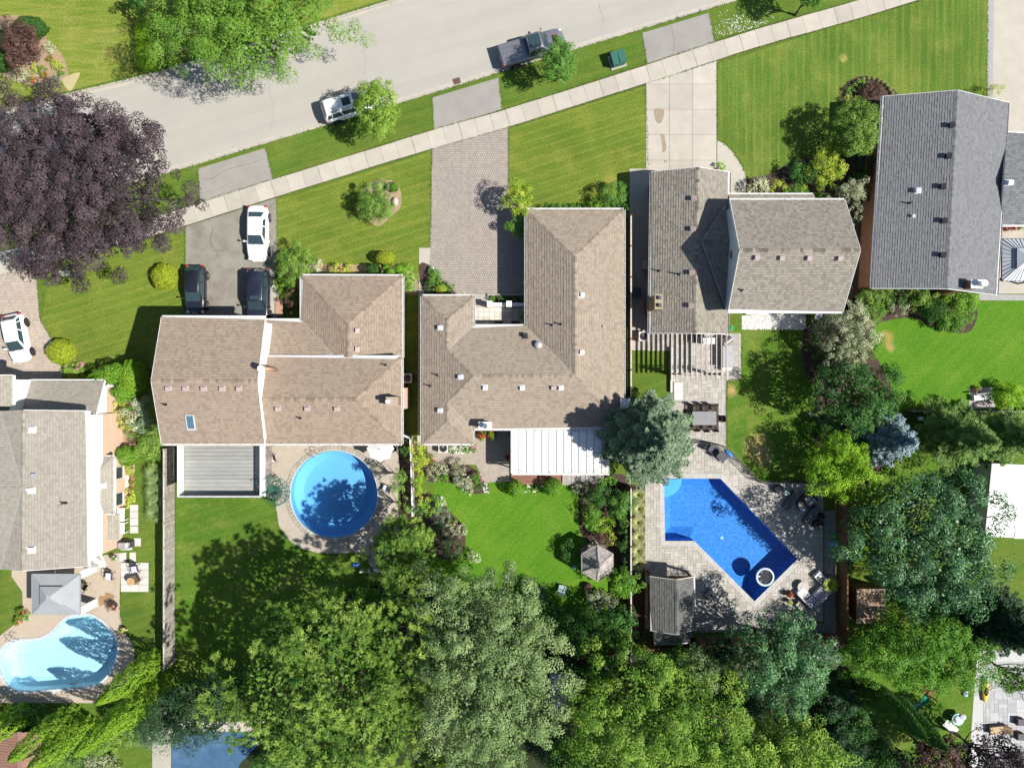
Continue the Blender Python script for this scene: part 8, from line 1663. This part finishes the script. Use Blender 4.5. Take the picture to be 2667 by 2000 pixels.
for dx in (-.02, .14): MB().cyl((.32 + dx, .1), .03, .85, .95, 8).build('bottle', white, gl)
chair('black metal chair with a lilac cushion nearest the house corner', 283, 1500, -95, blackm, sling, .62, .62, cushion=cush); chair('black metal chair with a lilac cushion on the white slabs', 350, 1482, -80, blackm, sling, .62, .62, cushion=cush, z=.045); chair('brown chair with a round arm beside the grey gazebo', 217, 1527, 150, M('brown_frame', (.06, .045, .035), None, 3, .5), slingb, .6, .6)
round_table('round tan table on the white slabs', 340, 1514, .34, .72, woodt, blackm, z=.045); chair('round-backed wicker chair behind the round tan table', 355, 1506, 205, M('rattan', (.16, .12, .09), None, 3, .7), slingb, .6, .55, z=.045)
pot('pot of white flowers on the patio by the house corner', 291, 1453, .26, .55, 'mid', 'white', None, 10); pot('dark pot of red and white flowers beside the wet stain', 288, 1581, .42, .7, 'bronze', 'salmon', None, 26); pot('small flower pot at the edge of the kidney pool patio', 318, 1641, .28, .5, 'yellow', 'cream', None, 12)
tc = chair('teal garden chair beside the brick wall', 303, 1155, 20, M('teal_metal', (.02, .26, .30), None, 3, .4), M('teal_seat', (.03, .30, .34), None, 3, .4), .5, .46, .4, .8, z=.01)
for x, y, w_, l_, lab in ((313, 1122, 10, 24, 'white oblong planter below the dogwood'), (331, 1252, 9, 28, 'white oblong planter beside the bay windows'), (288, 1080, 18, 8, 'white planter under the yellow hydrangea')):
    t = thing('planter', lab, 'planter', P(x, y)); a, b = w_ / 60, l_ / 60; MB().prism([(-a, -b), (a, -b), (a, b), (-a, b)], 0, .4, top=False).prism([(-a * .8, -b * .9), (a * .8, -b * .9), (a * .8, b * .9), (-a * .8, b * .9)], .33, .34).build('box', white, t); MB().holed([(-a * 1.1, -b * 1.05), (a * 1.1, -b * 1.05), (a * 1.1, b * 1.05), (-a * 1.1, b * 1.05)], [[(-a * .75, -b * .85), (a * .75, -b * .85), (a * .75, b * .85), (-a * .75, b * .85)]], .41).build('rim', white, t)
SHRUB(345, 1256, 7, 20, .35, 'dome', 'mid', 'low row of orange flowers beside the white planter', 'orange', 20, name='flower_clump', cat='flowers', fr=.07)
sg_ = thing('lawn_sign', 'white sign board on the lawn under the purple tree', 'sign', (*P(170, 712, .8)[:2], 0), rad(8)); MB().box((0, 0, .75), (.9, .04, .9), 0, 0, rad(-20)).build('board', white, sg_)
for s in (-.35, .35): MB().box((s, .1, .35), (.05, .05, .7)).build('leg', white, sg_)
# bungalow patio: flower pots
pot('tall pot of red geraniums nearest the white chimney', 1253, 1134, .42, .9, 'mid', 'red', None, 44, .1); pot('pot of red geraniums at the window side', 1281, 1132, .46, .9, 'mid', 'red', None, 48, .1); pot('pot of dark red flowers under the patio cover corner', 1321, 1192, .22, .8, 'bronze', 'red', None, 12)
for px, py, yaw, lab in ((1300, 846, 90, 'dark wicker chair in the court beside the bright flagstones'), (1342, 846, 90, 'dark wicker chair in the shaded end of the court')): chair(lab, px, py, yaw, darkm, wicker, .6, .6, z=.45)
st_ = MB(); rr = random.Random(9)
for k in range(12): a = k * .5; st_.ell((rr.uniform(-.25, .25), rr.uniform(-.5, .5), .07), (rr.uniform(.07, .12), rr.uniform(.07, .12), .08), 7, 5)
o = st_.build('edging_stones', slabw); o.location = P(1266, 1268); tag(stuff(o), 'white edging stones at the tip of the patio bed', 'stones')
ro = MB().ell((0, 0, .15), (.3, .42, .22), 9, 6).build('boulder', M('boulder_pale', (.5, .46, .42), (.38, .35, .32), 4, .9), smooth=True); ro.location = P(1030, 527); tag(ro, 'pale round boulder on the sandy island bed', 'boulder')
for px, py in ((2132, 823),): 
    t = thing('satellite_dish', 'grey satellite dish on the south wall of the two-storey house', 'satellite dish', P(2130, 822, 3.0)); MB().lathe([(.02, 0), (.2, .03), (.34, .11), (.33, .12), (.02, .02)], (0, 0, 0), 20).build('dish', M('dish_grey', (.5, .5, .52), None, 3, .4), t, True); MB().tube([(0, 0, 0), (0, .25, -.1), (0, .5, -.2)], .025, 6).build('arm', darkm, t); t.rotation_euler = (rad(40), 0, rad(20))
# stone sitting corner at the right, play yard
flat('patio', [(2524, 1012), (2582, 1008), (2592, 1064), (2524, 1064)], M('corner_stone', (.42, .38, .36), (.33, .3, .29), 3, .9, world=True), .012, 'small stone corner with a bench beside the low board fence', 'patio')
bn = thing('garden_bench', 'white slatted garden bench on the stone corner', 'bench', (*P(2556, 1034, .4)[:2], .02), rad(8))
for k in range(4): MB().box((0, -.2 + k * .12, .42), (1.3, .09, .03)).build('seat_slat', white, bn)
for k in range(3): MB().box((0, .32, .55 + k * .13), (1.3, .03, .09)).build('back_slat', white, bn)
for s in (-.6, .6): MB().box((s, 0, .21), (.05, .5, .42)).build('leg', white, bn)
sl = thing('play_slide', 'green plastic slide with a small wooden platform on the rear lawn', 'slide', (*P(2388, 1828, .6)[:2], 0), rad(65)); gs = M('slide_green', (.01, .25, .17), (.012, .2, .14), 3, .35, .5); n = 10; vs = []
for i in range(n + 1):
    f = i / n; x = -1.0 + 2.0 * f; z = .25 + 1.15 * (1 / (1 + math.exp(-6 * (f - .45)))) ; 
    vs += [(x, -.28, z + .16), (x, -.24, z), (x, .24, z), (x, .28, z + .16)]
MB().add(vs, [(4 * i + k, 4 * i + k + 1, 4 * i + 4 + k + 1, 4 * i + 4 + k) for i in range(n) for k in range(3)]).build('chute', gs, sl, True); MB().box((1.45, 0, 1.3), (.9, .9, .06)).build('platform', wood_brown, sl)
for sx in (1.05, 1.85):
    for sy in (-.4, .4): MB().box((sx, sy, 1.1), (.09, .09, 2.2)).build('post', wood_brown, sl)
for sy in (-.42, .42): MB().beam((1.05, sy, 1.9), (1.85, sy, 1.9), .05, .09).build('rail', wood_brown, sl)
ky = thing('kayak', 'yellow kayak with a green end lying on the pale patio', 'kayak', (*P(2567, 1797, .2)[:2], .03), rad(86)); n = 14; vs = []; K = 8; ym = M('kayak_yellow', (.62, .46, .04), (.55, .38, .03), 3, .35, .5)
for i in range(n + 1):
    f = i / n; w_ = .32 * math.sin(math.pi * (.06 + .88 * f)) ** .7; x = -1.0 + 2.0 * f; vs += [(x, w_ * math.cos(a), .17 + (.15 if math.sin(a) > 0 else .17) * math.sin(a) * (w_ / .32) ** .5) for a in np.linspace(0, 2 * math.pi, K, endpoint=False)]
MB().add(vs, [(i * K + k, i * K + (k + 1) % K, (i + 1) * K + (k + 1) % K, (i + 1) * K + k) for i in range(n) for k in range(K)] + [tuple(range(K)), tuple(range(n * K, n * K + K))]).build('hull', ym, ky, True); MB().ell((.98, 0, .18), (.2, .16, .12), 10, 6).build('end_cap', gs, ky, True); MB().ell((-.05, 0, .31), (.4, .18, .04), 14, 5).build('seat_opening', blackp, ky, True)
pp_ = thing('water_table', 'round pale blue play table with a white canopy on the rear lawn', 'play table', (*P(2494, 1872, .5)[:2], 0)); pb_ = M('play_blue', (.30, .52, .58), (.4, .62, .68), 3, .3, .5); MB().lathe([(.3, 0), (.4, .4), (.52, .5), (.52, .58), (.44, .58), (.36, .5)], (0, 0, 0), 24).build('basin', pb_, pp_, True); MB().ell((0, 0, .58), (.42, .42, .1), 20, 6).build('dome', M('play_pale', (.55, .70, .74), None, 3, .25, .5), pp_, True); MB().ell((.34, .22, .62), (.34, .3, .1), 16, 6).build('shade', M('play_stripe', (.28, .3, .36), (.5, .52, .56), 9, .6), pp_, True)
for a in (.5, 2.6, 4.7): MB().box((.34 * math.cos(a), .34 * math.sin(a), .2), (.08, .08, .4)).build('leg', pb_, pp_)
wt = thing('play_table', 'white plastic play table half under the bronze tree', 'play table', (*P(2476, 1893, .5)[:2], 0), rad(-40)); MB().box((0, 0, .5), (1.3, .62, .05)).build('table_top', white, wt, bevel=.02)
for sx in (-.55, .55):
    for sy in (-.24, .24): MB().box((sx, sy, .24), (.06, .06, .48)).build('leg', white, wt)
o = MB().ell((0, 0, .12), (.28, .28, .13)).build('beach_ball', M('ball_blue', (.14, .22, .45), (.6, .65, .75), 14, .4), smooth=True); o.location = P(2513, 1804); tag(o, 'blue and white patterned ball on the rear lawn', 'ball')
lounger('wooden deck chair with a tan sling on the pale patio', 2602, 1900, 185, wood_brown, M('sling_tan', (.46, .34, .2), None, 4, .9), 1.7, .7); 
for y, lab in ((1880, 'dark square patio stool nearest the deck chair'), (1918, 'dark square patio stool below the deck chair')): t = thing('patio_stool', lab, 'stool', (*P(2658, y, .4)[:2], .03)); MB().box((0, 0, .2), (.6, .6, .4)).build('base', wicker, t, bevel=.02); MB().box((0, 0, .43), (.56, .56, .08)).build('cushion', cushd, t, bevel=.03)
round_table('pale round glass table at the bottom right of the patio', 2640, 1978, .32, .6, M('glass_pale', (.36, .44, .42), None, 3, .15, .6))
bt = thing('bird_table', 'white box on a post in the shade by the low board fence', 'bird box', (*P(2398, 1090, 1.2)[:2], 0)); MB().box((0, 0, 1.2), (.32, .3, .25)).build('box', white, bt); MB().box((0, 0, .55), (.07, .07, 1.1)).build('post', wood_grey, bt)
